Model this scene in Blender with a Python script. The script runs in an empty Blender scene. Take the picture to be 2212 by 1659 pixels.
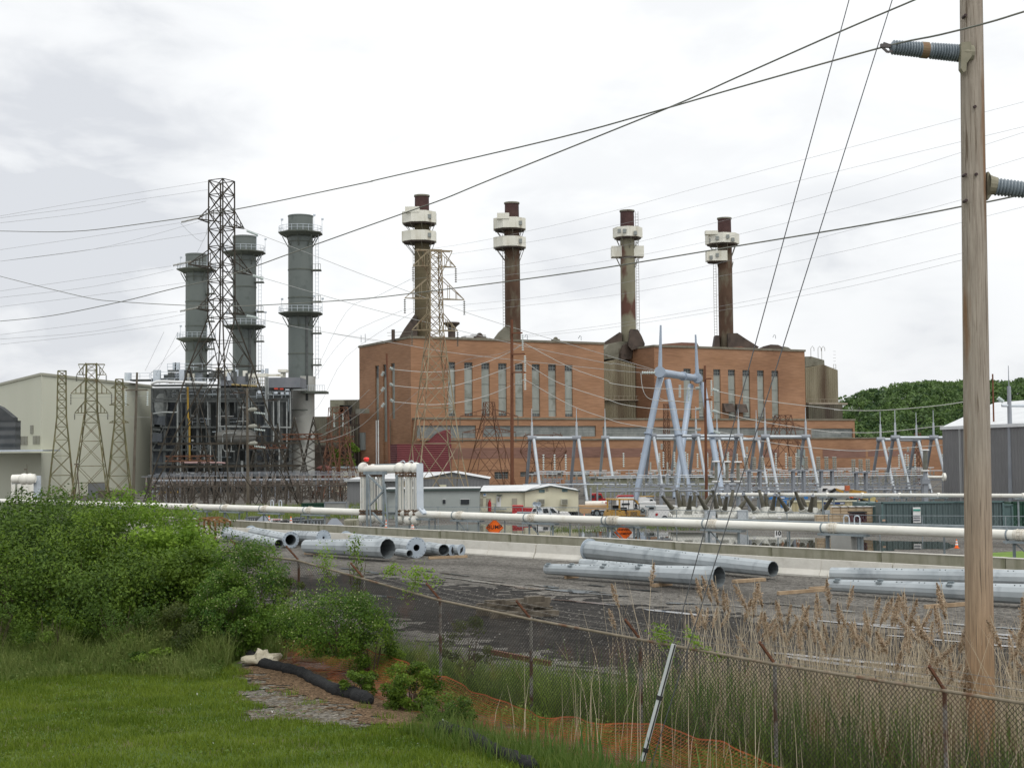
import bpy, math, random
import numpy as np
from mathutils import Vector, Matrix
R = random.Random(7)
NR = np.random.default_rng(7)
C = bpy.context.scene.collection
# ------------------------------------------------------------------ camera model (lens measured from the photograph)
F, CX, CY, H = 3000.0, 1106.0, 829.5, 6.0
PIT, ROLL = math.atan(145/3000), 0.009
_r0 = Vector((1, 0, 0)); _u0 = Vector((0, -math.sin(PIT), math.cos(PIT))); FW = Vector((0, math.cos(PIT), math.sin(PIT)))
RT = _r0*math.cos(ROLL) - _u0*math.sin(ROLL); UP = _u0*math.cos(ROLL) + _r0*math.sin(ROLL)
CAM = Vector((0, 0, H))
CR = {'c1': (0, 1200, .40687), 'c2': (500, 600, .33906), 'c3': (450, 1150, .40687), 'c4': (1200, 620, .40687), 'c5': (2000, 620, .42948),
      'c6': (1200, 1150, .40687), 'c7': (2000, 1150, .40687), 'c8': (2700, 1150, .38291), 'd1': (0, 1650, .45208), 'd2': (700, 1720, .45208),
      'd3': (1600, 1650, .40687), 'd4': (2600, 1650, .42812), 'd5': (0, 1950, .42812), 'd6': (800, 1950, .42812), 'd7': (1700, 1950, .42812),
      'd8': (2600, 1950, .42812), 'e1': (1220, 1560, .18083), 'e2': (1620, 1660, .22604), 'e3': (2000, 1640, .22604), 'e4': (2450, 1600, .22604),
      'e5': (2900, 1600, .2925), 'e6': (3000, 0, .24729), 'e7': (3200, 500, .15687), 'e8': (680, 1780, .31646), 'g1': (0, 600, .36166),
      'g2': (2550, 0, .45072), 'g3': (520, 1300, .27125), 'g4': (1000, 1350, .18083), 'g5': (2200, 1400, .22604), 'g6': (2650, 1400, .27125), 'g7': (1150, 1700, .45208)}
def K(c, x, y):
    a = CR[c]; return ((a[0]+x*a[2])/1.6035, (a[1]+y*a[2])/1.6035)
def S(c): return CR[c][2]/1.6035
def ray(p):
    return RT*((p[0]-CX)/F) - UP*((p[1]-CY)/F) + FW
def at(px, py, Y):
    d = ray((px, py)); return CAM + d*(Y/d.y)
def G(px, py, z=0.0):
    d = ray((px, py)); return CAM + d*((z-H)/d.z)
def W(w, Y): return w*Y/F             # picture width to metres
def hit(p, O, u):                     # ray against the vertical plane through O along u -> (t, z)
    d = ray(p); n = Vector((-u.y, u.x, 0)); k = (O-CAM).dot(n)/d.dot(n); q = CAM+d*k
    return (q-O).x*u.x+(q-O).y*u.y, q.z
PG = -2.35                            # level of the power-plant ground
# ------------------------------------------------------------------ ground shape
FA = Vector((-5.2, 33.5)); FU = Vector((-.598, .801)); FN = Vector((.801, .598))     # chain-link fence line
BA = Vector((-21.4, 100.0)); BU = Vector((.7201, -.6938)); BN = Vector((.6938, .7201))  # barrier line
def lin(x, pts):
    if x <= pts[0][0]: return pts[0][1]
    for (a, b), (c, d) in zip(pts, pts[1:]):
        if x <= c: return b+(d-b)*(x-a)/(c-a)
    return pts[-1][1]
FW0 = [(-9, .95), (0, 1.5)]
BZ = [(6.5, 0), (26, PG)]
def gz(x, y):
    s = (x-FA.x)*FN.x+(y-FA.y)*FN.y; t = (x-BA.x)*BN.x+(y-BA.y)*BN.y
    w = (x-FA.x)*FU.x+(y-FA.y)*FU.y
    z = lin(s, [(-3, 1.35), (0, lin(w, FW0)), (3, .75), (9, 0)])
    if t > 6.5: z = lin(t, BZ)
    return z
def fpt(s, w):                        # point at fence offset s (towards yard), distance w along
    return FA.x+FN.x*s+FU.x*w, FA.y+FN.y*s+FU.y*w
# ------------------------------------------------------------------ mesh builder
class MB:
    def __init__(s): s.v = []; s.f = []; s.m = []; s.k = 0
    def mat(s, k): s.k = k; return s
    def add(s, vs, fs):
        n = len(s.v); s.v += [tuple(v) for v in vs]
        for f in fs: s.f.append(tuple(i+n for i in f)); s.m.append(s.k)
        return s
    def hexa(s, b, t):
        n = len(b); fs = [tuple(range(n-1, -1, -1)), tuple(range(n, 2*n))]
        fs += [(i, (i+1) % n, n+(i+1) % n, n+i) for i in range(n)]
        return s.add(list(b)+list(t), fs)
    def box(s, c, d, rz=0.0):
        cx, cy, cz = c; a, b, h = d[0]/2, d[1]/2, d[2]/2; co, si = math.cos(rz), math.sin(rz)
        q = [(cx+x*co-y*si, cy+x*si+y*co) for x, y in ((-a, -b), (a, -b), (a, b), (-a, b))]
        return s.hexa([(x, y, cz-h) for x, y in q], [(x, y, cz+h) for x, y in q])
    def bar(s, p, q, w, h=None):      # square bar between two points
        p = Vector(p); q = Vector(q); d = q-p
        if d.length < 1e-6: return s
        d.normalize(); up = Vector((0, 0, 1)) if abs(d.z) < .95 else Vector((0, 1, 0))
        a = d.cross(up).normalized(); b = a.cross(d); h = h or w; a = a*w/2; b = b*h/2
        return s.hexa([p-a-b, p+a-b, p+a+b, p-a+b], [q-a-b, q+a-b, q+a+b, q-a+b])
    def cyl(s, p, q, r, r2=None, n=12, cap=True, ph=0.0):
        p = Vector(p); q = Vector(q); d = (q-p).normalized(); r2 = r if r2 is None else r2
        up = Vector((0, 0, 1)) if abs(d.z) < .95 else Vector((0, 1, 0)); a = d.cross(up).normalized(); b = a.cross(d)
        cs = [(math.cos(ph+2*math.pi*i/n), math.sin(ph+2*math.pi*i/n)) for i in range(n)]
        vs = [p+a*c*r+b*e*r for c, e in cs]+[q+a*c*r2+b*e*r2 for c, e in cs]
        fs = [(i, (i+1) % n, n+(i+1) % n, n+i) for i in range(n)]
        if cap: fs += [tuple(range(n-1, -1, -1)), tuple(range(n, 2*n))]
        return s.add(vs, fs)
    def lathe(s, p, q, prof, n=16, ph=0.0):   # prof: (fraction along p->q, radius)
        p = Vector(p); q = Vector(q); d = q-p; dn = d.normalized()
        up = Vector((0, 0, 1)) if abs(dn.z) < .95 else Vector((0, 1, 0)); a = dn.cross(up).normalized(); b = a.cross(dn)
        vs = []; fs = []
        for t, r in prof:
            for i in range(n):
                A = ph+2*math.pi*i/n; vs.append(p+d*t+a*math.cos(A)*r+b*math.sin(A)*r)
        for k in range(len(prof)-1):
            for i in range(n): fs.append((k*n+i, k*n+(i+1) % n, (k+1)*n+(i+1) % n, (k+1)*n+i))
        return s.add(vs, fs)
    def tube(s, pts, r, n=6):
        pts = [Vector(p) for p in pts]; vs = []; fs = []; m = len(pts)
        for j, p in enumerate(pts):
            d = (pts[min(j+1, m-1)]-pts[max(j-1, 0)]).normalized()
            up = Vector((0, 0, 1)) if abs(d.z) < .9 else Vector((0, 1, 0)); a = d.cross(up).normalized(); b = a.cross(d)
            rr = r[j] if isinstance(r, (list, tuple)) else r
            for i in range(n):
                A = 2*math.pi*i/n; vs.append(p+a*math.cos(A)*rr+b*math.sin(A)*rr)
        for j in range(m-1):
            for i in range(n): fs.append((j*n+i, j*n+(i+1) % n, (j+1)*n+(i+1) % n, (j+1)*n+i))
        fs += [tuple(range(n-1, -1, -1)), tuple(range((m-1)*n, m*n))]
        return s.add(vs, fs)
    def ball(s, c, r, nu=12, nv=8):
        r = r if isinstance(r, (tuple, list)) else (r, r, r); vs = []; fs = []
        for j in range(nv+1):
            a = math.pi*j/nv
            for i in range(nu):
                b = 2*math.pi*i/nu; vs.append((c[0]+r[0]*math.sin(a)*math.cos(b), c[1]+r[1]*math.sin(a)*math.sin(b), c[2]+r[2]*math.cos(a)))
        for j in range(nv):
            for i in range(nu): fs.append((j*nu+i, j*nu+(i+1) % nu, (j+1)*nu+(i+1) % nu, (j+1)*nu+i))
        return s.add(vs, fs)
    def prism(s, poly, off):          # extrude a polygon (3d points) by a vector
        off = Vector(off); a = [Vector(p) for p in poly]; return s.hexa(a, [p+off for p in a])
def newobj(name, mb, mats, M=None, smooth=False):
    me = bpy.data.meshes.new(name)
    vs = mb.v if M is None else [tuple(M @ Vector(v)) for v in mb.v]
    me.from_pydata(vs, [], mb.f)
    for m in (mats if isinstance(mats, (list, tuple)) else [mats]): me.materials.append(m)
    if any(mb.m): me.polygons.foreach_set('material_index', mb.m)
    if smooth:
        me.polygons.foreach_set('use_smooth', [True]*len(me.polygons))
        try: me.set_sharp_from_angle(angle=math.radians(38))
        except Exception: pass
    me.update(); o = bpy.data.objects.new(name, me); C.objects.link(o); return o
def setp(o, label=None, cat=None, group=None, kind=None):
    if label: o['label'] = label
    if cat: o['category'] = cat
    if group: o['group'] = group
    if kind: o['kind'] = kind
    return o
class Thing:
    def __init__(s, name, label, cat, loc=(0, 0, 0), rz=0.0, group=None):
        s.e = bpy.data.objects.new(name, None); C.objects.link(s.e); s.e.location = loc; s.e.rotation_euler = (0, 0, rz)
        s.e.empty_display_size = .3
        setp(s.e, label, cat, group); s.M = (Matrix.Translation(Vector(loc)) @ Matrix.Rotation(rz, 4, 'Z')); s.I = s.M.inverted()
    def part(s, name, mb, mats, parent=None, world=True, smooth=False, label=None):
        o = newobj(name, mb, mats, s.I if world else None, smooth); o.parent = parent or s.e
        if label: o['label'] = label
        return o
    def dup(s, loc, rz=0.0, label=None, group=None, scale=None):
        r = s.e.copy(); C.objects.link(r); r.location = loc; r.rotation_euler = (0, 0, rz)
        if scale: r.scale = scale
        if label: r['label'] = label
        if group: r['group'] = group
        def rec(src, dst):
            for ch in list(src.children):
                c = ch.copy(); C.objects.link(c); c.parent = dst; rec(ch, c)
        rec(s.e, r); return r
def solo(name, mb, mats, label, cat, group=None, smooth=False, kind=None):
    return setp(newobj(name, mb, mats, None, smooth), label, cat, group, kind)
def struct(name, mb, mats, smooth=False): return setp(newobj(name, mb, mats, None, smooth), kind='structure')
# ------------------------------------------------------------------ materials
def lk(nt, a, b): nt.links.new(a, b)
_MC = {}
def mat(name, c1, c2=None, rough=.75, metal=0.0, scale=1.0, st=(1, 1, 1), bump=0.0, detail=4, c3=None, s3=None, st3=(1, 1, 1), lo=.35, hi=.65, lo3=.55, hi3=.7, spec=.4, bscale=None, coord='Object'):
    if name in _MC: return _MC[name]
    m = bpy.data.materials.new(name); m.use_nodes = True; nt = m.node_tree; b = nt.nodes['Principled BSDF']
    b.inputs['Roughness'].default_value = rough; b.inputs['Metallic'].default_value = metal; b.inputs['Specular IOR Level'].default_value = spec
    b.inputs['Base Color'].default_value = (*c1, 1)
    if c2:
        tc = nt.nodes.new('ShaderNodeTexCoord'); mp = nt.nodes.new('ShaderNodeMapping'); mp.inputs['Scale'].default_value = st
        lk(nt, tc.outputs[coord], mp.inputs[0])
        no = nt.nodes.new('ShaderNodeTexNoise'); no.inputs['Scale'].default_value = scale; no.inputs['Detail'].default_value = detail; no.inputs['Roughness'].default_value = .6
        lk(nt, mp.outputs[0], no.inputs['Vector'])
        rm = nt.nodes.new('ShaderNodeMapRange'); rm.inputs[1].default_value = lo; rm.inputs[2].default_value = hi; lk(nt, no.outputs[0], rm.inputs[0])
        mx = nt.nodes.new('ShaderNodeMix'); mx.data_type = 'RGBA'; mx.inputs[6].default_value = (*c1, 1); mx.inputs[7].default_value = (*c2, 1)
        lk(nt, rm.outputs[0], mx.inputs[0]); out = mx.outputs[2]
        if c3:
            mp3 = nt.nodes.new('ShaderNodeMapping'); mp3.inputs['Scale'].default_value = st3; mp3.inputs['Location'].default_value = (7.3, 2.1, 5.5); lk(nt, tc.outputs[coord], mp3.inputs[0])
            n3 = nt.nodes.new('ShaderNodeTexNoise'); n3.inputs['Scale'].default_value = s3 or scale; n3.inputs['Detail'].default_value = 5; lk(nt, mp3.outputs[0], n3.inputs['Vector'])
            r3 = nt.nodes.new('ShaderNodeMapRange'); r3.inputs[1].default_value = lo3; r3.inputs[2].default_value = hi3; lk(nt, n3.outputs[0], r3.inputs[0])
            m3 = nt.nodes.new('ShaderNodeMix'); m3.data_type = 'RGBA'; m3.inputs[7].default_value = (*c3, 1); lk(nt, r3.outputs[0], m3.inputs[0]); lk(nt, out, m3.inputs[6]); out = m3.outputs[2]
        lk(nt, out, b.inputs['Base Color'])
        if bump:
            nb = nt.nodes.new('ShaderNodeTexNoise'); nb.inputs['Scale'].default_value = bscale or scale*6; nb.inputs['Detail'].default_value = 6; lk(nt, mp.outputs[0], nb.inputs['Vector'])
            bp = nt.nodes.new('ShaderNodeBump'); bp.inputs['Strength'].default_value = bump; bp.inputs['Distance'].default_value = .05
            lk(nt, nb.outputs[0], bp.inputs['Height']); lk(nt, bp.outputs[0], b.inputs['Normal'])
    _MC[name] = m; return m
def ribbed(name, c1, c2, axis, per, c3=None, rough=.6, amp=.5, st=(1, 1, 1), scale=.3, thr=.5):   # corrugated sheet: ribs as bump + narrow tone lines
    m = mat(name, c1, c2, rough=rough, scale=scale, st=st, c3=c3, s3=.12, st3=(1, 1, .12) if c3 else (1, 1, 1)); nt = m.node_tree; b = nt.nodes['Principled BSDF']
    tc = nt.nodes.new('ShaderNodeTexCoord'); sp = nt.nodes.new('ShaderNodeVectorMath'); sp.operation = 'DOT_PRODUCT'; sp.inputs[1].default_value = axis
    lk(nt, tc.outputs['Object'], sp.inputs[0])
    mu = nt.nodes.new('ShaderNodeMath'); mu.operation = 'MULTIPLY'; mu.inputs[1].default_value = 2*math.pi/per; lk(nt, sp.outputs['Value'], mu.inputs[0])
    sn = nt.nodes.new('ShaderNodeMath'); sn.operation = 'SINE'; lk(nt, mu.outputs[0], sn.inputs[0])
    bp = nt.nodes.new('ShaderNodeBump'); bp.inputs['Strength'].default_value = amp; bp.inputs['Distance'].default_value = per*.25
    lk(nt, sn.outputs[0], bp.inputs['Height']); lk(nt, bp.outputs[0], b.inputs['Normal']); return m
def leafmat(name, dark, light, tr=.25, tip=None):
    m = bpy.data.materials.new(name); m.use_nodes = True; nt = m.node_tree; b = nt.nodes['Principled BSDF']; b.inputs['Roughness'].default_value = .55; b.inputs['Specular IOR Level'].default_value = .25
    a = nt.nodes.new('ShaderNodeAttribute'); a.attribute_name = 'lv'; cr = nt.nodes.new('ShaderNodeValToRGB')
    cr.color_ramp.elements[0].color = (*dark, 1); cr.color_ramp.elements[1].color = (*light, 1)
    cr.color_ramp.elements[1].position = .93 if tip else 1.0
    if tip: e = cr.color_ramp.elements.new(.96); e.color = (*tip, 1)
    lk(nt, a.outputs['Fac'], cr.inputs[0]); lk(nt, cr.outputs[0], b.inputs['Base Color'])
    t = nt.nodes.new('ShaderNodeBsdfTranslucent'); lk(nt, cr.outputs[0], t.inputs[0]); mx = nt.nodes.new('ShaderNodeMixShader'); mx.inputs[0].default_value = tr
    lk(nt, b.outputs[0], mx.inputs[1]); lk(nt, t.outputs[0], mx.inputs[2]); lk(nt, mx.outputs[0], nt.nodes['Material Output'].inputs[0]); return m
def npobj(name, V, Fc, lv, mats, midx=None):
    me = bpy.data.meshes.new(name); nv = len(V); nf, k = Fc.shape
    me.vertices.add(nv); me.vertices.foreach_set('co', V.astype(np.float32).ravel()); me.loops.add(nf*k); me.loops.foreach_set('vertex_index', Fc.astype(np.int32).ravel())
    me.polygons.add(nf); me.polygons.foreach_set('loop_start', np.arange(0, nf*k, k, dtype=np.int32)); me.polygons.foreach_set('loop_total', np.full(nf, k, dtype=np.int32))
    for m in (mats if isinstance(mats, (list, tuple)) else [mats]): me.materials.append(m)
    if midx is not None: me.polygons.foreach_set('material_index', midx.astype(np.int32))
    at_ = me.attributes.new('lv', 'FLOAT', 'FACE'); at_.data.foreach_set('value', lv.astype(np.float32)); me.update(calc_edges=True); me.validate()
    o = bpy.data.objects.new(name, me); C.objects.link(o); return o
def leaves(P, size, lv, up=.5, nrm=None):
    """leaf-shaped quads (rhombs) at P"""
    n = len(P); d = NR.normal(size=(n, 3)); d[:, 2] += up
    if nrm is not None: d += nrm*1.2
    d /= np.linalg.norm(d, axis=1)[:, None]+1e-9
    r = NR.normal(size=(n, 3)); a = np.cross(d, r); a /= np.linalg.norm(a, axis=1)[:, None]+1e-9; b = np.cross(d, a)
    L = (size*NR.uniform(.6, 1.3, n))[:, None]; w = L*.55
    V = np.stack([P-a*L*.5, P+b*w*.5+a*L*.05, P+a*L*.5, P-b*w*.5+a*L*.05], 1).reshape(-1, 3)
    Fc = np.arange(n*4).reshape(n, 4); return V, Fc, lv
def blades(P, h, w, lean, lv, dirs=None):
    """bent grass blades: quad + tip triangle as two quads"""
    n = len(P); A = NR.uniform(0, 2*math.pi, n); s = np.stack([np.cos(A), np.sin(A), np.zeros(n)], 1)*w[:, None]*.5
    B = NR.uniform(0, 2*math.pi, n); l = np.stack([np.cos(B), np.sin(B), np.zeros(n)], 1)*(lean*h)[:, None]
    if dirs is not None: l += dirs*h[:, None]
    z = np.zeros((n, 3)); z[:, 2] = h
    m = P+z*.55+l*.3; t = P+z+l
    V = np.stack([P-s, P+s, m+s*.7, m-s*.7, t+s*.12, t-s*.12], 1).reshape(-1, 3); i = np.arange(n)*6
    Fc = np.concatenate([np.stack([i, i+1, i+2, i+3], 1), np.stack([i+3, i+2, i+4, i+5], 1)]); return V, Fc, np.concatenate([lv, lv])
def gzv(x, y): return np.array([gz(a, b) for a, b in zip(x, y)])
# palette
GALV = mat('galvanized', (.36, .42, .48), (.44, .50, .56), rough=.5, metal=.25, scale=1.2, st=(1, 1, 1), c3=(.26, .31, .36), s3=2.2, lo3=.56, hi3=.72)
GALVL = mat('galvanized_light', (.50, .56, .62), (.60, .65, .70), rough=.45, metal=.25, scale=1.5)
GALVD = mat('galvanized_dull', (.20, .24, .26), (.29, .33, .35), rough=.6, metal=.3, scale=2)
WHITEP = mat('white_pipe_paint', (.74, .73, .66), (.80, .79, .73), rough=.4, scale=.8, c3=(.60, .56, .46), s3=1.6, lo3=.62, hi3=.8)
RUST = mat('rusty_steel', (.09, .035, .02), (.17, .075, .04), rough=.85, scale=3)
DARKL = mat('dark_lattice', (.028, .025, .02), (.06, .05, .036), rough=.8, scale=1)
OLIVEL = mat('olive_lattice', (.10, .10, .045), (.21, .195, .105), rough=.8, scale=.6, c3=(.14, .07, .035), s3=1.2)
BROWNL = mat('weathered_lattice', (.22, .17, .10), (.34, .29, .20), rough=.8, scale=.5, c3=(.12, .06, .03), s3=.8)
RUSTL = mat('rusty_lattice', (.10, .045, .028), (.17, .085, .05), rough=.85, scale=1)
CONC = mat('barrier_concrete', (.58, .56, .50), (.67, .65, .59), rough=.85, scale=1.2, c3=(.45, .43, .37), s3=.9, lo3=.58, hi3=.75, bump=.2)
CONCD = mat('stained_concrete', (.24, .23, .17), (.34, .33, .26), rough=.9, scale=.7, c3=(.16, .16, .10), s3=1.6, st3=(1, 1, .15), lo3=.5, hi3=.7)
WOOD = mat('weathered_timber', (.09, .075, .055), (.18, .155, .12), rough=.9, scale=3, st=(1, 1, .2), c3=(.05, .04, .03), s3=2)
NEWWOOD = mat('dunnage_wood', (.30, .21, .13), (.42, .31, .20), rough=.85, scale=3)
BLACK = mat('black_rubber', (.012, .012, .013), (.03, .03, .03), rough=.8, scale=3)
GLASS = mat('dark_glass', (.03, .035, .04), rough=.12, spec=.6)
WHITE = mat('white_paint', (.75, .76, .76), (.68, .68, .67), rough=.35, scale=.7)
RED = mat('red_paint', (.42, .02, .025), (.34, .02, .02), rough=.35, scale=1)
YEL = mat('machine_yellow', (.46, .27, .05), (.36, .20, .04), rough=.55, scale=1.2, c3=(.16, .09, .04), s3=2)
ORANGE = mat('safety_orange', (.98, .17, .012), (.92, .15, .012), rough=.55, scale=2)
PORC = mat('porcelain_grey', (.25, .25, .21), (.32, .32, .28), rough=.35, scale=2)
PORCB = mat('porcelain_bushing', (.075, .07, .05), (.115, .108, .08), rough=.4, scale=2)
INSG = mat('grey_insulator', (.17, .21, .24), (.24, .28, .31), rough=.35, scale=4)
CGLASS = mat('glass_insulator', (.55, .62, .60), (.65, .72, .70), rough=.2, scale=3)
WIREL = mat('light_conductor', (.42, .43, .42), rough=.5, metal=.3)
WIRED = mat('dark_conductor', (.14, .15, .13), (.22, .22, .19), rough=.6, scale=.5)
# ------------------------------------------------------------------ world, sun, camera
def build_world():
    sc = bpy.context.scene; w = bpy.data.worlds.new('World'); sc.world = w; w.use_nodes = True; nt = w.node_tree; N = nt.nodes
    EL, AZ = math.radians(58), math.radians(150)
    sky = N.new('ShaderNodeTexSky'); sky.sky_type = 'NISHITA'; sky.sun_disc = False; sky.sun_elevation = EL; sky.sun_rotation = AZ; sky.dust_density = 4
    tc = N.new('ShaderNodeTexCoord')
    def noise(scale, st, loc, det=5, ro=.55):
        mp = N.new('ShaderNodeMapping'); mp.inputs['Scale'].default_value = st; mp.inputs['Location'].default_value = loc; lk(nt, tc.outputs['Generated'], mp.inputs[0])
        n = N.new('ShaderNodeTexNoise'); n.inputs['Scale'].default_value = scale; n.inputs['Detail'].default_value = det; n.inputs['Roughness'].default_value = ro; n.inputs['Distortion'].default_value = .4
        lk(nt, mp.outputs[0], n.inputs['Vector']); return n.outputs[0]
    def mr(v, a, b, c=0, d=1):
        r = N.new('ShaderNodeMapRange'); r.interpolation_type = 'SMOOTHSTEP'; lk(nt, v, r.inputs[0])
        for i, q in enumerate((a, b, c, d)): r.inputs[i+1].default_value = q
        return r.outputs[0]
    def ma(op, a, b):
        m = N.new('ShaderNodeMath'); m.operation = op; m.use_clamp = False
        for i, q in enumerate((a, b)):
            if isinstance(q, (int, float)): m.inputs[i].default_value = q
            else: lk(nt, q, m.inputs[i])
        return m.outputs[0]
    def blob(px, py, rad):   # soft bank of darker cloud around a direction of the sky
        d = ray((px, py)).normalized(); v = N.new('ShaderNodeVectorMath'); v.operation = 'DISTANCE'; v.inputs[1].default_value = d; lk(nt, tc.outputs['Generated'], v.inputs[0])
        return mr(v.outputs['Value'], rad, rad*.15, 0, 1)
    n1 = noise(3.2, (1, 1, 2.6), (3.1, .7, .2)); n2 = noise(9, (1, 1, 2.2), (.4, 5.2, 1.7), 6)
    nn = ma('ADD', ma('MULTIPLY', n1, .6), ma('MULTIPLY', n2, .4))
    bank = ma('ADD', ma('MULTIPLY', blob(200, 90, .17), .62), ma('ADD', ma('MULTIPLY', blob(60, 640, .20), .95), ma('MULTIPLY', blob(300, 480, .07), .7)))
    bank = ma('ADD', bank, ma('ADD', ma('MULTIPLY', blob(1830, 690, .12), .8), ma('MULTIPLY', blob(2130, 740, .10), .75)))
    bank = ma('ADD', bank, ma('MULTIPLY', blob(1200, 690, .12), .5))
    wisp = mr(nn, .36, .60, 1, 0); dk = ma('MULTIPLY', bank, ma('ADD', ma('MULTIPLY', wisp, .75), .35))
    dk = ma('ADD', dk, ma('MULTIPLY', mr(nn, .54, .40), .32)); dk = ma('MINIMUM', dk, 1.0)
    mx = N.new('ShaderNodeMix'); mx.data_type = 'RGBA'; mx.inputs[6].default_value = (9.0, 9.1, 9.15, 1); mx.inputs[7].default_value = (6.3, 6.5, 6.85, 1); lk(nt, dk, mx.inputs[0])
    m2 = N.new('ShaderNodeMix'); m2.data_type = 'RGBA'; m2.inputs[0].default_value = .95; lk(nt, sky.outputs[0], m2.inputs[6]); lk(nt, mx.outputs[2], m2.inputs[7])
    bg = N['Background']; bg.inputs[1].default_value = .12; lk(nt, m2.outputs[2], bg.inputs[0])
    s = bpy.data.lights.new('sun', 'SUN'); s.energy = 1.3; s.angle = math.radians(25); s.color = (1, .97, .92); so = bpy.data.objects.new('sun', s); C.objects.link(so)
    # sun in the Nishita convention: rotation AZ from +Y towards +X
    d = Vector((math.sin(AZ)*math.cos(EL), math.cos(AZ)*math.cos(EL), math.sin(EL))); so.rotation_euler = d.to_track_quat('Z', 'Y').to_euler()
    cam = bpy.data.cameras.new('camera'); cam.sensor_width = 36; cam.lens = 36*F/2212; cam.clip_end = 9000; cam.clip_start = .3
    co = bpy.data.objects.new('camera', cam); C.objects.link(co)
    m = Matrix(((RT.x, UP.x, -FW.x, 0), (RT.y, UP.y, -FW.y, 0), (RT.z, UP.z, -FW.z, H), (0, 0, 0, 1))); co.matrix_world = m; sc.camera = co
    sc.view_settings.view_transform = 'Standard'; sc.view_settings.look = 'None'; sc.view_settings.exposure = 0; sc.view_settings.gamma = 1
build_world()
# ================================================================== ground, yard and water
def axis(fine0, fine1, step, far0, far1):
    a = list(np.arange(fine0, fine1+.01, step)); s = step; x = fine1
    while x < far1: s *= 1.35; x += s; a.append(min(x, far1))
    s = step; x = fine0
    while x > far0: s *= 1.35; x -= s; a.insert(0, max(x, far0))
    return a
xs = axis(-60, 60, 1.0, -3500, 3500); ys = axis(2, 150, 1.0, -60, 7000); mb = MB()
mb.v = [(x, y, gz(x, y)) for y in ys for x in xs]; nx = len(xs)
mb.f = [(j*nx+i, j*nx+i+1, (j+1)*nx+i+1, (j+1)*nx+i) for j in range(len(ys)-1) for i in range(nx-1)]; mb.m = [0]*len(mb.f)
GRAVEL = mat('gravel_ground', (.125, .118, .106), (.19, .18, .162), rough=.95, scale=1.3, detail=8, c3=(.085, .079, .071), s3=.18, lo3=.45, hi3=.65, bump=.9, bscale=22, spec=.08)
def add_speckle(m, sc, amt):        # small bright and dark stones
    nt = m.node_tree; b = nt.nodes['Principled BSDF']; src = b.inputs['Base Color'].links[0].from_socket
    tc = nt.nodes.new('ShaderNodeTexCoord'); v = nt.nodes.new('ShaderNodeTexVoronoi'); v.inputs['Scale'].default_value = sc; lk(nt, tc.outputs['Object'], v.inputs['Vector'])
    bw = nt.nodes.new('ShaderNodeSeparateColor'); lk(nt, v.outputs['Color'], bw.inputs[0]); r = nt.nodes.new('ShaderNodeMapRange'); r.inputs[3].default_value = 1-amt; r.inputs[4].default_value = 1+amt; lk(nt, bw.outputs[0], r.inputs[0])
    mx = nt.nodes.new('ShaderNodeMix'); mx.data_type = 'RGBA'; mx.blend_type = 'MULTIPLY'; mx.inputs[0].default_value = 1; lk(nt, src, mx.inputs[6]); lk(nt, r.outputs[0], mx.inputs[7]); lk(nt, mx.outputs[2], b.inputs['Base Color'])
add_speckle(GRAVEL, 9, .42)
for _n in GRAVEL.node_tree.nodes:
    if _n.type == 'MAPPING': _n.vector_type = 'TEXTURE'; _n.inputs['Rotation'].default_value = (0, 0, math.atan2(BU.y, BU.x)); _n.inputs['Scale'].default_value = (2.2, .7, 1)
struct('ground', mb, GRAVEL, smooth=True)
def sheet(name, poly, m, off, step=.5, rag=.0, seed=0, hole=None):   # ragged sheet following the ground inside a polygon
    rr = random.Random(seed); X = [p[0] for p in poly]; Y = [p[1] for p in poly]; mb = MB(); idx = {}
    def inside(x, y):
        c = False; n = len(poly)
        for i in range(n):
            x1, y1 = poly[i]; x2, y2 = poly[(i+1) % n]
            if (y1 > y) != (y2 > y) and x < (x2-x1)*(y-y1)/(y2-y1)+x1: c = not c
        return c
    nxx = int((max(X)-min(X))/step)+1; nyy = int((max(Y)-min(Y))/step)+1
    def vid(i, j):
        if (i, j) not in idx:
            x = min(X)+i*step; y = min(Y)+j*step; x += math.sin(i*1.7+j*2.3)*step*.25; y += math.cos(i*2.1-j*1.3)*step*.25
            idx[(i, j)] = len(mb.v); mb.v.append((x, y, gz(x, y)+off))
        return idx[(i, j)]
    for i in range(nxx):
        for j in range(nyy):
            x = min(X)+(i+.5)*step; y = min(Y)+(j+.5)*step
            jx = x+rr.uniform(-rag, rag); jy = y+rr.uniform(-rag, rag)
            if inside(jx, jy) and not (hole and hole(x, y)): mb.f.append((vid(i, j), vid(i+1, j), vid(i+1, j+1), vid(i, j+1))); mb.m.append(0)
    return struct(name, mb, m, smooth=True)
LAWNM = mat('lawn_soil', (.050, .095, .011), (.10, .135, .024), rough=.95, scale=.9, detail=7, c3=(.11, .10, .04), s3=1.6, lo3=.5, hi3=.7)
PATHM = mat('path_gravel', (.11, .10, .08), (.215, .20, .175), rough=.95, spec=.1, scale=9, detail=8, c3=(.12, .095, .065), s3=5, lo3=.45, hi3=.6, bump=.8, bscale=30); add_speckle(PATHM, 26, .6)
SOILM = mat('weedy_soil', (.05, .05, .022), (.09, .075, .035), rough=.95, scale=2.5, detail=6)
MUDM = mat('wet_mud', (.013, .012, .011), (.046, .042, .037), rough=.8, spec=.12, scale=1.5, detail=9, bump=1.0, bscale=9, c3=(.014, .013, .012), s3=.8, lo=.4, hi=.62)
for _n in MUDM.node_tree.nodes:
    if _n.type == 'MAPPING': _n.vector_type = 'TEXTURE'; _n.inputs['Rotation'].default_value = (0, 0, math.atan2(BU.y, BU.x)); _n.inputs['Scale'].default_value = (4.5, .55, 1)
add_speckle(MUDM, 9, .6)
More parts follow.
